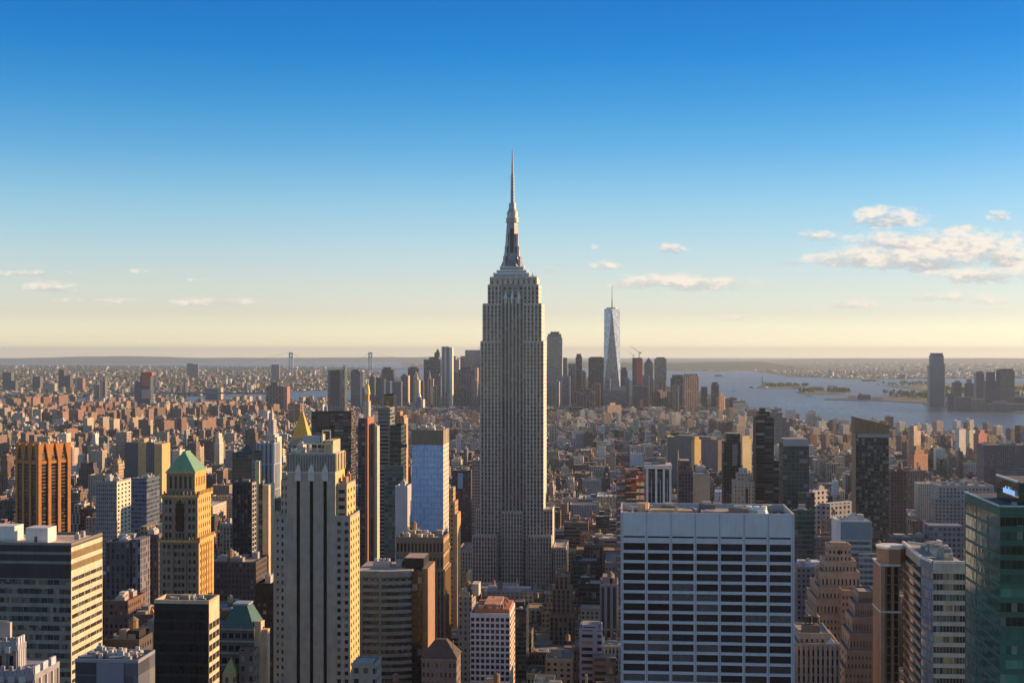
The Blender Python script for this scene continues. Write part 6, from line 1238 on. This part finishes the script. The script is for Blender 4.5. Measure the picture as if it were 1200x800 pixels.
# clusters of brick apartment towers on the east side
rp = random.Random(5)
for (px, v, n) in ((10, 4300, 9), (45, 4700, 10), (90, 4300, 9), (70, 3500, 7), (130, 4600, 9), (150, 3800, 6), (185, 4400, 9), (110, 5200, 9), (30, 5600, 9), (200, 5300, 9), (235, 4800, 8), (160, 5900, 8), (270, 5600, 7), (320, 5000, 6), (25, 3100, 5), (120, 3000, 5), (210, 3700, 5), (60, 6200, 8), (250, 4100, 5), (300, 6200, 6), (380, 6000, 5)):
    uc = u_at(px, v); k = rp.choice([0, 1]); hh = rp.uniform(38, 62); pc = rp.choice([0, 0, 0, 1, 2])
    for i in range(n):
        u, vv = uc + (i % 3 - 1) * 85 + rp.uniform(-15, 15), v + (i // 3 - 1) * 120 + rp.uniform(-20, 20)
        w, d = ((13, 46) if (i + k) % 3 else (30, 15)); x, y = g2w(u, vv)
        if inside([x], [y])[0] and not hero_hit(u, u + w, vv, vv + d): specs.append(dict(u=u, v=vv, w=w, d=d, h=hh + rp.uniform(-4, 4), rot=R(rp.choice([0, 0, -16])), pal=pc, t=False, tank=False, seed=rp.random(), pj=True))
X0 = np.array([g2w(s['u'], s['v']) for s in specs]); ok = inside(X0[:, 0], X0[:, 1]); specs = [s for s, o_ in zip(specs, ok) if o_]

# how much of each would show: paint their outlines far to near into an id buffer
buf = np.zeros((800, 1200), np.int32)
def hull(P):
    P = sorted(set(P)); 
    def half(Q):
        o = []
        for p in Q:
            while len(o) > 1 and (o[-1][0] - o[-2][0]) * (p[1] - o[-2][1]) - (o[-1][1] - o[-2][1]) * (p[0] - o[-2][0]) <= 0: o.pop()
            o.append(p)
        return o[:-1]
    return half(P) + half(P[::-1])
def corners(s):
    c, sn = math.cos(s['rot']), math.sin(s['rot'])
    return [(s['u'] + a * c - b * sn, s['v'] + a * sn + b * c) for a, b in ((0, 0), (s['w'], 0), (s['w'], s['d']), (0, s['d']))]
def paint(P, idv):
    xs = [p[0] for p in P]; ys = [p[1] for p in P]
    if max(xs) < 0 or min(xs) > 1200 or max(ys) < 0 or min(ys) > 800: return
    if max(xs) - min(xs) < 3 or max(ys) - min(ys) < 3:
        buf[max(0, int(min(ys))):int(max(ys)) + 1, max(0, int(min(xs))):int(max(xs)) + 1] = idv; return
    H_ = hull(P); n = len(H_)
    for y in range(max(0, int(min(ys))), min(799, int(max(ys))) + 1):
        yy = y + .5; cr = []
        for i in range(n):
            (xa_, ya_), (xb_, yb_) = H_[i], H_[(i + 1) % n]
            if (ya_ > yy) != (yb_ > yy): cr.append(xa_ + (yy - ya_) * (xb_ - xa_) / (yb_ - ya_))
        if len(cr) >= 2: buf[y, max(0, int(min(cr) + .5)):max(0, int(max(cr) + .5))] = idv
items = [(s['v'] + s['d'] / 2, i + 1, [g2w(*c) for c in corners(s)], s['h']) for i, s in enumerate(specs)]
items += [((v0 + v1) / 2, -1, [g2w(u0, v0), g2w(u1, v0), g2w(u1, v1), g2w(u0, v1)], z1) for (u0, u1, v0, v1, z0, z1) in HEROES]
items.sort(key=lambda t: -t[0])
for _, idv, cs, h in items:
    P = [proj(x, y, z) for x, y in cs for z in (2, h)]; paint(P, idv)
cnt = np.bincount(np.maximum(buf.ravel(), 0), minlength=len(specs) + 1)
yy_, xx_ = np.indices(buf.shape); m_ = buf > 0
sx_ = np.bincount(buf[m_], weights=xx_[m_], minlength=len(specs) + 1); sy_ = np.bincount(buf[m_], weights=yy_[m_], minlength=len(specs) + 1)
order = np.argsort(-cnt[1:])[:235]; chosen = {int(i) for i in order if cnt[i + 1] > 12}

def gen(s, P, full=True):
    """write one ordinary building; P(name) gives the mesh to write a part into"""
    rs = random.Random(s['seed']); nm, base = PAL[s['pal']]; k = rs.uniform(.8, 1.4); col = tuple(min(.7, c * k * rs.uniform(.95, 1.05)) for c in base)
    fh = rs.choice([3.0, 3.3, 3.6, 3.9]); bw = rs.choice([2.2, 2.8, 3.3, 4.2]); st = rs.random()
    wp = (bw / 10, fh / 10, rs.uniform(.35, .55), rs.uniform(.45, .6)) if st < .65 else (bw / 10, fh / 10, .96, rs.uniform(.4, .5)) if st < .8 else (bw / 10, fh / 10, rs.uniform(.45, .6), .82)
    if s.get('pj'): wp = (.3, .28, .3, .45)
    mat, fc = ('facade', (.2, .2, .2)) if nm != 'dark glass' else ('curtain', (.12, .13, .14))
    if mat == 'curtain': wp = (.15, fh / 10, .06, .25)
    w, d, h = s['w'], s['d'], s['h']; rc = rs.choice(ROOFS); uo = rs.randint(0, 90) * bw; b = P('wall')
    if s['t']:
        i1 = min(w, d) * .1; h1 = h * rs.uniform(.6, .8); h2 = h * .9 if h > 60 else h
        b.box(0, w, 0, d, 2, h1, mat, col, wp, tcol=rc, uo=uo, fcol=fc); b.box(i1, w - i1, i1, d - i1, h1, h2, mat, col, wp, tcol=rc, uo=uo, fcol=fc)
        if h2 < h: b.box(2 * i1, w - 2 * i1, 2 * i1, d - 2 * i1, h2, h, mat, col, wp, tcol=rc, uo=uo, fcol=fc)
        x0, x1, y0, y1 = (i1, w - i1, i1, d - i1) if h2 == h else (2 * i1, w - 2 * i1, 2 * i1, d - 2 * i1)
    else: b.box(0, w, 0, d, 2, h, mat, col, wp, tcol=rc, uo=uo, fcol=fc); x0, x1, y0, y1 = 0, w, 0, d
    if full:
        pc = tuple(min(.7, c * 1.15) for c in col); p = P('parapet'); parapet(p, x0 + .02, x1 - .02, y0 + .02, y1 - .02, h, 1.1, .4, 'stone', pc)
        if s['t']: parapet(p, .02, w - .02, .02, d - .02, h1, 1.0, .4, 'stone', pc)
        if rs.random() < .5: p.box(-.3, w + .3, -.35, 0, h1 - 1 if s['t'] else h - 1.2, h1 - .3 if s['t'] else h - .3, 'stone', pc, top='stone')
    W, D = x1 - x0, y1 - y0
    if not s.get('pj') or True:
        q = P('bulkhead'); bw_, bd = min(W * .4, rs.uniform(4, 8)), min(D * .35, rs.uniform(4, 7)); bx_ = rs.uniform(x0 + 1, max(x0 + 1.1, x1 - bw_ - 1)); by_ = rs.uniform(y0 + D * .3, max(y0 + D * .31, y1 - bd - 1)); bh = rs.uniform(2.6, 5)
        q.box(bx_, bx_ + bw_, by_, by_ + bd, h, h + bh, 'stone', tuple(c * rs.uniform(.7, 1.3) for c in col), tcol=rc)
    if full:
        for i in range(rs.randint(1, 4)):
            q = P('rooftop_unit'); a, c_ = rs.uniform(1.2, 3.5), rs.uniform(1.2, 3); xx, yy = rs.uniform(x0 + 1, max(x0 + 1.1, x1 - a - 1)), rs.uniform(y0 + 1, max(y0 + 1.1, y0 + D * .28)); g = rs.uniform(.25, .65)
            q.box(xx, xx + a, yy, yy + c_, h, h + rs.uniform(1, 2.4), 'painted', (g, g, g * 1.02), top='painted')
        if rs.random() < .3: q = P('chimney'); q.box(x1 - 2, x1 - .8, y1 - 2.2, y1 - .9, h, h + rs.uniform(3, 7), 'stone', col)
    if s['tank']:
        q = P('water_tank'); tank(q, x0 + W * rs.uniform(.25, .75), y0 + D * rs.uniform(.5, .8), h + (bh if rs.random() < .4 and full else 0) + .01, 1.7, 3.6, 2.6, rs.choice([(.34, .22, .13), (.42, .3, .18), (.25, .17, .11)]))
# landmarks used to say where an ordinary building stands
ANCH = [(600, 520, 'the tallest skyscraper'), (590, 705, 'the slim white grid tower'), (50, 570, 'the orange ribbed tower'), (50, 690, 'the left striped slab'), (133, 595, 'the grey gridded tower'), (218, 620, 'the copper-topped sandstone tower'),
 (218, 750, 'the black glass block'), (285, 610, 'the black glass tower'), (280, 750, 'the green copper roof'), (365, 650, 'the pale slotted slab'), (351, 495, 'the gold pyramid'), (388, 520, 'the dark bronze slab'), (430, 560, 'the brown shaft tower'),
 (450, 730, 'the curved office building'), (495, 690, 'the brown arcaded tower'), (503, 560, 'the bright blue tower'), (515, 775, 'the hip-roofed building'), (739, 575, 'the unfinished red building'), (772, 570, 'the white open columns'), (828, 690, 'the pale blue-white slab'),
 (820, 570, 'the grey balcony tower'), (896, 535, 'the darkest banded tower'), (932, 560, 'the teal glass tower'), (1020, 560, 'the gold-edged dark tower'), (985, 690, 'the tan ziggurat'), (958, 770, 'the grey ribbed building'), (1000, 630, 'the white framed glass slab'),
 (1095, 700, 'the angular glass building'), (1042, 700, 'the finned brown tower'), (1150, 660, 'the green glass tower'), (1135, 505, 'the white riverside pair'), (716, 430, 'the tapering glass tower'), (520, 440, 'the pale rippled tower'), (810, 460, 'the rose-brown granite tower'),
 (170, 450, 'the orange-red netted tower'), (57, 450, 'the domed pale building'), (394, 450, 'the tall greenish glass tower'), (320, 460, 'the dull brown riverside tower'), (318, 510, 'the white stepped tower'), (1081, 540, 'the orange gabled block'), (1130, 575, 'the broad pale low building'), (690, 760, 'the bluish white block'), (712, 710, 'the pale ribbed setback block'), (172, 660, 'the shaded brown block')]
labs = {}
for i in sorted(chosen):
    s = specs[i]; px, py = sx_[i + 1] / cnt[i + 1], sy_[i + 1] / cnt[i + 1]
    a = min(ANCH, key=lambda t: math.hypot(t[0] - px, (t[1] - py) * 1.15)); dx, dy = px - a[0], py - a[1]
    rel = ('right of' if dx > 0 else 'left of') if abs(dx) > 2.2 * abs(dy) else ('below' if dy > 0 else 'above') if abs(dy) > 2.2 * abs(dx) else (('lower ' if dy > 0 else 'upper ') + ('right of' if dx > 0 else 'left of'))
    form = 'apartment slab' if s.get('pj') else 'stepped tower' if s['t'] and s['h'] > 60 else 'stepped block' if s['t'] else 'tower' if s['h'] > 2.4 * s['w'] and s['h'] > 45 else 'block' if s['h'] > 20 else 'low building'
    base = PAL[s['pal']][0] + ' ' + form + (' with water tank' if s['tank'] else ''); s['pxy'] = (px, py); labs.setdefault((base, rel, a[2]), []).append(i)
ORD = ['leftmost', 'second', 'third', 'fourth', 'fifth', 'sixth', 'seventh', 'eighth', 'ninth', 'tenth', 'eleventh', 'twelfth']
for (base, rel, an), L in labs.items():
    L.sort(key=lambda i: specs[i]['pxy'][0])
    for n, i in enumerate(L): specs[i]['label'] = f'{base}, {rel} {an}' if len(L) == 1 else f'{ORD[min(n, 11)]}{" from left" if n else ""} {base}, {rel} {an}'
for s in specs:
    if 'label' in s and len(s['label'].split()) > 16: s['label'] = s['label'].replace(' of the ', ' of ')
rest_near, rest_far = MB(), []
for i, s in enumerate(specs):
    c, sn = math.cos(s['rot']), math.sin(s['rot'])
    if i in chosen:
        parts = []
        def P(n, parts=parts): m = MB(); parts.append((n, m)); return m
        gen(s, P); x, y = g2w(s['u'], s['v']); o = parts[0][1].build(PAL[s['pal']][0].replace(' ', '_').replace('red_', '').replace('brown_', '').replace('tan_', '').replace('sooty_', '') .replace('white', 'pale') + '_building', None, (x, y, 0), -TH + s['rot'])
        props(o, s['label'], 'building', 'ordinary buildings of the city blocks')
        for n, m in parts[1:]:
            if m.F: m.build(n, o)
    elif s['v'] < 2200 or cnt[i + 1] > 3:
        x, y = g2w(s['u'], s['v']); a = -TH + s['rot']; rest_near.T = (x, y, math.cos(a), math.sin(a)); gen(s, lambda n: rest_near, s['v'] < 2400)
    else: rest_far.append(s)
rest_near.T = None
props(rest_near.build('city_buildings'), 'remaining ordinary buildings packed between the larger towers', None, None, 'stuff')

def np_boxes(name, x, y, w, d, h, rot, col, rcol, wp, z0=2.0, label=None):
    """many plain boxes as one mesh; arrays give each its place, size and colour (corner-based)"""
    n = len(x); c, s = np.cos(rot), np.sin(rot); V = np.zeros((n, 8, 3), np.float32)
    for k, (a, b) in enumerate(((0, 0), (1, 0), (1, 1), (0, 1))):
        V[:, k, 0] = V[:, k + 4, 0] = x + a * w * c - b * d * s; V[:, k, 1] = V[:, k + 4, 1] = y + a * w * s + b * d * c
    V[:, :4, 2] = z0; V[:, 4:, 2] = np.asarray(h)[:, None]
    Fq = np.array([[0, 1, 5, 4], [1, 2, 6, 5], [2, 3, 7, 6], [3, 0, 4, 7], [4, 5, 6, 7]]); Fc = (np.arange(n)[:, None, None] * 8 + Fq[None]).reshape(-1, 4)
    me = bpy.data.meshes.new(name); me.vertices.add(n * 8); me.vertices.foreach_set('co', V.ravel()); nf = n * 5
    me.loops.add(nf * 4); me.loops.foreach_set('vertex_index', Fc.ravel().astype(np.int32)); me.polygons.add(nf)
    me.polygons.foreach_set('loop_start', np.arange(nf, dtype=np.int32) * 4); me.polygons.foreach_set('loop_total', np.full(nf, 4, np.int32))
    me.materials.append(MAT['facade']); me.materials.append(MAT['roofing']); me.polygons.foreach_set('material_index', np.tile([0, 0, 0, 0, 1], n).astype(np.int32))
    C = np.ones((n, 5, 4), np.float32); C[:, :4, :3] = col[:, None]; C[:, 4, :3] = rcol; Wp = np.repeat(wp[:, None], 5, 1).astype(np.float32)
    for nm, dt in (('col', C), ('wp', Wp)): at = me.attributes.new(nm, 'FLOAT_COLOR', 'FACE'); at.data.foreach_set('color', dt.ravel())
    U = np.zeros((n, 5, 4, 2), np.float32); off = np.arange(n) % 97 * 3.0; hh = np.asarray(h)
    for f in range(4):
        L = w if f % 2 == 0 else d; U[:, f, 0, 0] = U[:, f, 3, 0] = off; U[:, f, 1, 0] = U[:, f, 2, 0] = off + L; U[:, f, 0, 1] = U[:, f, 1, 1] = z0; U[:, f, 2, 1] = U[:, f, 3, 1] = hh
    uv = me.uv_layers.new(name='UVMap'); uv.data.foreach_set('uv', U.ravel()); me.update(); me.validate()
    o = bpy.data.objects.new(name, me); COL.objects.link(o); return props(o, label, None, None, 'stuff')
ng = np.random.default_rng(4)
PC = np.array([p[1] for p in PAL]); RC = np.array(ROOFS)
def colours(n, weights, k=(.7, 1.25)):
    i = ng.choice(len(PC), n, p=np.array(weights) / sum(weights)); return np.clip(PC[i] * ng.uniform(*k, (n, 1)) * ng.uniform(.94, 1.06, (n, 3)), 0, .75), RC[ng.integers(0, len(RC), n)] * ng.uniform(.7, 1.3, (n, 1))
def wps(n): return np.stack([ng.uniform(.25, .4, n), ng.uniform(.3, .38, n), ng.uniform(.3, .55, n), ng.uniform(.45, .6, n)], 1)
xy = np.array([g2w(s['u'], s['v']) for s in rest_far]); A = lambda k: np.array([s[k] for s in rest_far]); n = len(rest_far)
cc, rc = colours(n, [11, 12, 22, 18, 11, 20, 1, 10], (.6, 1.35)); np_boxes('city_buildings', xy[:, 0], xy[:, 1], A('w'), A('d'), A('h'), A('rot') - TH, cc, rc, wps(n), label='remaining low buildings of the old quarters towards downtown')
# rooftop bulkheads on them
m2 = ng.random(n) < .8; k2 = int(m2.sum()); np_boxes('rooftop_clutter', xy[m2, 0] + 3, xy[m2, 1] + 5, np.full(k2, 4.) * ng.uniform(.6, 1.3, k2), np.full(k2, 4.), A('h')[m2] + ng.uniform(2, 5, k2), A('rot')[m2] - TH, cc[m2] * 1.1, rc[m2], np.tile([.3, .3, 0, 0], (k2, 1)), 8.0, 'stair heads and tanks on the low roofs')

def scatter(poly, n, seed):
    P = np.array(poly); g = np.random.default_rng(seed); out = []
    # even in screen terms: more points far away than a flat density would give up close
    while sum(len(o) for o in out) < n:
        x = g.uniform(P[:, 0].min(), P[:, 0].max(), n * 3); y = g.uniform(P[:, 1].min(), P[:, 1].max(), n * 3); k = inside(x, y, P) & (np.abs(x) < .46 * y + 200); out.append(np.stack([x[k], y[k]], 1))
        if not k.any(): break
    return np.concatenate(out)[:n]
def carpet(name, poly, n, seed, hr, wr, weights, label, tall=.02, th=(25, 60), rots=(0,), z0=3.0):
    p = scatter(poly, n, seed); n = len(p); g = ng
    cell = (np.floor(p[:, 0] / 900) * 7 + np.floor(p[:, 1] / 900) * 13).astype(int); rot = np.radians(np.array([-30, 12, -8, 25, -17])[cell % 5])
    h = g.uniform(*hr, n); t = g.random(n) < tall; h[t] = g.uniform(*th, t.sum()); w = g.uniform(*wr, n); d = g.uniform(*wr, n)
    cc, rc = colours(n, weights, (.5, 1.25)); rc = rc * .7; np_boxes(name, p[:, 0], p[:, 1], w, d, h + z0, rot, cc, rc, wps(n), z0, label)
nearB = BKLN[:9] + [G(px, py) for px, py in ((440, 441), (0, 441), (-900, 441))]
farB = [G(px, py) for px, py in ((-300, 441), (440, 441), (430, 433), (0, 430), (-300, 430))]
carpet('borough_buildings', nearB, 17000, 1, (7, 17), (12, 38), [16, 10, 20, 18, 12, 26, 0, 4], 'endless low roofs of the borough across the river at left', .02, (25, 55))
carpet('borough_buildings', farB, 12000, 2, (7, 18), (16, 55), [12, 8, 18, 20, 12, 34, 0, 3], 'pale far roofs of the borough towards the horizon at left', .012, (30, 60))
carpet('shore_buildings', [G(px, py) for px, py in ((1079, 474.5), (1300, 485), (1300, 470), (1120, 469))], 260, 3, (6, 22), (20, 60), [8, 10, 12, 10, 16, 20, 0, 6], 'low buildings along the far riverbank', .05)
carpet('shore_buildings', [G(px, py) for px, py in ((900, 436), (935, 441), (1000, 444), (1250, 443), (1250, 433), (900, 433))], 3200, 5, (6, 14), (20, 60), [6, 5, 12, 18, 18, 40, 0, 3], 'pale port sheds and houses on the far western shore', .01)
carpet('shore_buildings', [G(px, py) for px, py in ((733, 433), (790, 434), (880, 434), (900, 430), (735, 429))], 1500, 6, (6, 14), (30, 90), [6, 5, 14, 18, 12, 40, 0, 0], 'pale waterfront buildings below the wooded hills', .01)
carpet('shore_buildings', [G(px, py) for px, py in ((950, 431), (1300, 431), (1300, 422), (950, 422))], 1100, 8, (8, 18), (40, 140), [6, 5, 14, 18, 12, 30, 0, 3], 'scattered pale roofs in the far woods', .01, z0=4)
carpet('shore_buildings', [G(px, py) for px, py in ((480, 428), (720, 431), (720, 426), (480, 426))], 900, 9, (8, 18), (40, 120), [6, 5, 14, 18, 12, 30, 0, 3], 'faint buildings on the southern shore', .01, z0=3.5)

# ------------------------------------------------------------------ trees (read as masses at this distance)
def trees(name, pts, size, label, seed, leaves=36):
    g = np.random.default_rng(seed); P = np.asarray(pts, float); n = len(P); s = g.uniform(.7, 1.3, n) * size
    V, C = [], []; q = n * leaves; idx = np.repeat(np.arange(n), leaves)
    dirv = g.normal(size=(q, 3)); dirv /= np.linalg.norm(dirv, axis=1)[:, None]; rad = g.uniform(.35, 1.0, (q, 1)) ** .5
    c0 = np.stack([P[idx, 0], P[idx, 1], P[idx, 2] + s[idx] * 1.0], 1) + dirv * rad * s[idx][:, None] * np.array([.75, .75, .62])
    a = g.normal(size=(q, 3)); a /= np.linalg.norm(a, axis=1)[:, None]; b = np.cross(a, dirv); b /= np.linalg.norm(b, axis=1)[:, None] + 1e-9
    L = (s[idx] * g.uniform(.16, .34, q))[:, None]; V = np.stack([c0 - a * L - b * L * .6, c0 + a * L - b * L * .6, c0 + a * L + b * L * .6, c0 - a * L + b * L * .6], 1).reshape(-1, 3).astype(np.float32)
    T0 = len(V); tv = []
    for (x, y, z), k in zip(P, s): r_ = k * .06; tv += [(x - r_, y, z), (x + r_, y, z), (x + r_ * .6, y, z + k), (x - r_ * .6, y, z + k), (x, y - r_, z), (x, y + r_, z), (x, y + r_ * .6, z + k), (x, y - r_ * .6, z + k)]
    V = np.concatenate([V, np.array(tv, np.float32)]); nf = q + 2 * n; me = bpy.data.meshes.new(name); me.vertices.add(len(V)); me.vertices.foreach_set('co', V.ravel())
    me.loops.add(nf * 4); me.loops.foreach_set('vertex_index', np.arange(nf * 4, dtype=np.int32)); me.polygons.add(nf); me.polygons.foreach_set('loop_start', np.arange(nf, dtype=np.int32) * 4); me.polygons.foreach_set('loop_total', np.full(nf, 4, np.int32))
    C = np.ones((nf, 4), np.float32); tint = np.array([[.05, .085, .025], [.08, .12, .03], [.1, .11, .04], [.04, .07, .03]])[g.integers(0, 4, n)]; C[:q, :3] = tint[idx] * g.uniform(.7, 1.4, (q, 1)); C[q:, :3] = (.09, .07, .05)
    me.materials.append(MAT['leaves']); at = me.attributes.new('col', 'FLOAT_COLOR', 'FACE'); at.data.foreach_set('color', C.ravel()); me.update(); o = bpy.data.objects.new(name, me); COL.objects.link(o); props(o, label, None, None, 'stuff')
rt = random.Random(8)
def disc(px, py, rx, ry, n, z=2):
    x0, y0 = G(px, py); return [(x0 + rx * math.sqrt(rt.random()) * math.cos(a), y0 + ry * math.sqrt(rt.random()) * math.sin(a), z) for a in [rt.uniform(0, 6.28) for _ in range(n)]]
trees('park_trees', disc(277, 500, 95, 190, 150) + disc(765, 517, 90, 130, 110) + disc(672, 492, 60, 90, 40) + disc(1100, 548, 30, 60, 20), 13, 'green tree crowns of the city parks', 1)
st_ = []
for _ in range(2400):
    v = rt.uniform(2600, 6200); u = rt.uniform(-.5, .4) * v; x, y = g2w(u, v)
    if inside([x], [y])[0]: st_.append((x, y, 2))
trees('street_trees', st_, 10.5, 'dark green street trees between the low roofs', 2, 20)
pk = []
for (px, py, n) in ((1070, 466.5, 30), (1060, 463, 20), (1095, 466, 40), (1112, 458, 50), (1128, 462, 30), (1160, 462, 60), (1195, 458, 60), (1075, 451, 30), (1050, 452, 12), (1190, 466, 50)): pk += disc(px, py, 140, 260, n, 3.3)
pk += disc(910, 453.2, 120, 120, 60) + disc(930, 453, 120, 120, 40) + disc(985, 459.5, 60, 80, 25) + disc(945, 460, 60, 60, 20)
trees('shore_trees', pk, 15, 'trees on the islands and the riverside park', 3, 24)
bk = [(x, y, 3) for x, y in scatter(BKLN, 9000, 12)]
trees('borough_trees', bk, 17, 'trees scattered among the borough roofs', 4, 12)

# ------------------------------------------------------------------ the air between
hz = MB(); X_, Y0_, Y1_, Z0_, Z1_ = 79000, -2600, 79000, -14, 582
hz.box(-X_, X_, Y0_, Y1_, Z0_, Z1_, 'stone', top='stone', ecol='B'); MAT_H = bpy.data.materials.new('haze'); MAT_H.use_nodes = True; nt = MAT_H.node_tree; nt.nodes.clear()
pv = nt.nodes.new('ShaderNodeVolumePrincipled'); ou = nt.nodes.new('ShaderNodeOutputMaterial'); nt.links.new(pv.outputs[0], ou.inputs['Volume'])
pv.inputs['Color'].default_value = HAZE_COLOR; pv.inputs['Density'].default_value = HAZE_DENSITY; pv.inputs['Anisotropy'].default_value = .25
o = hz.build('haze'); o.data.materials.clear(); o.data.materials.append(MAT_H); props(o, 'thin pale evening haze over the whole city', None, None, 'stuff')
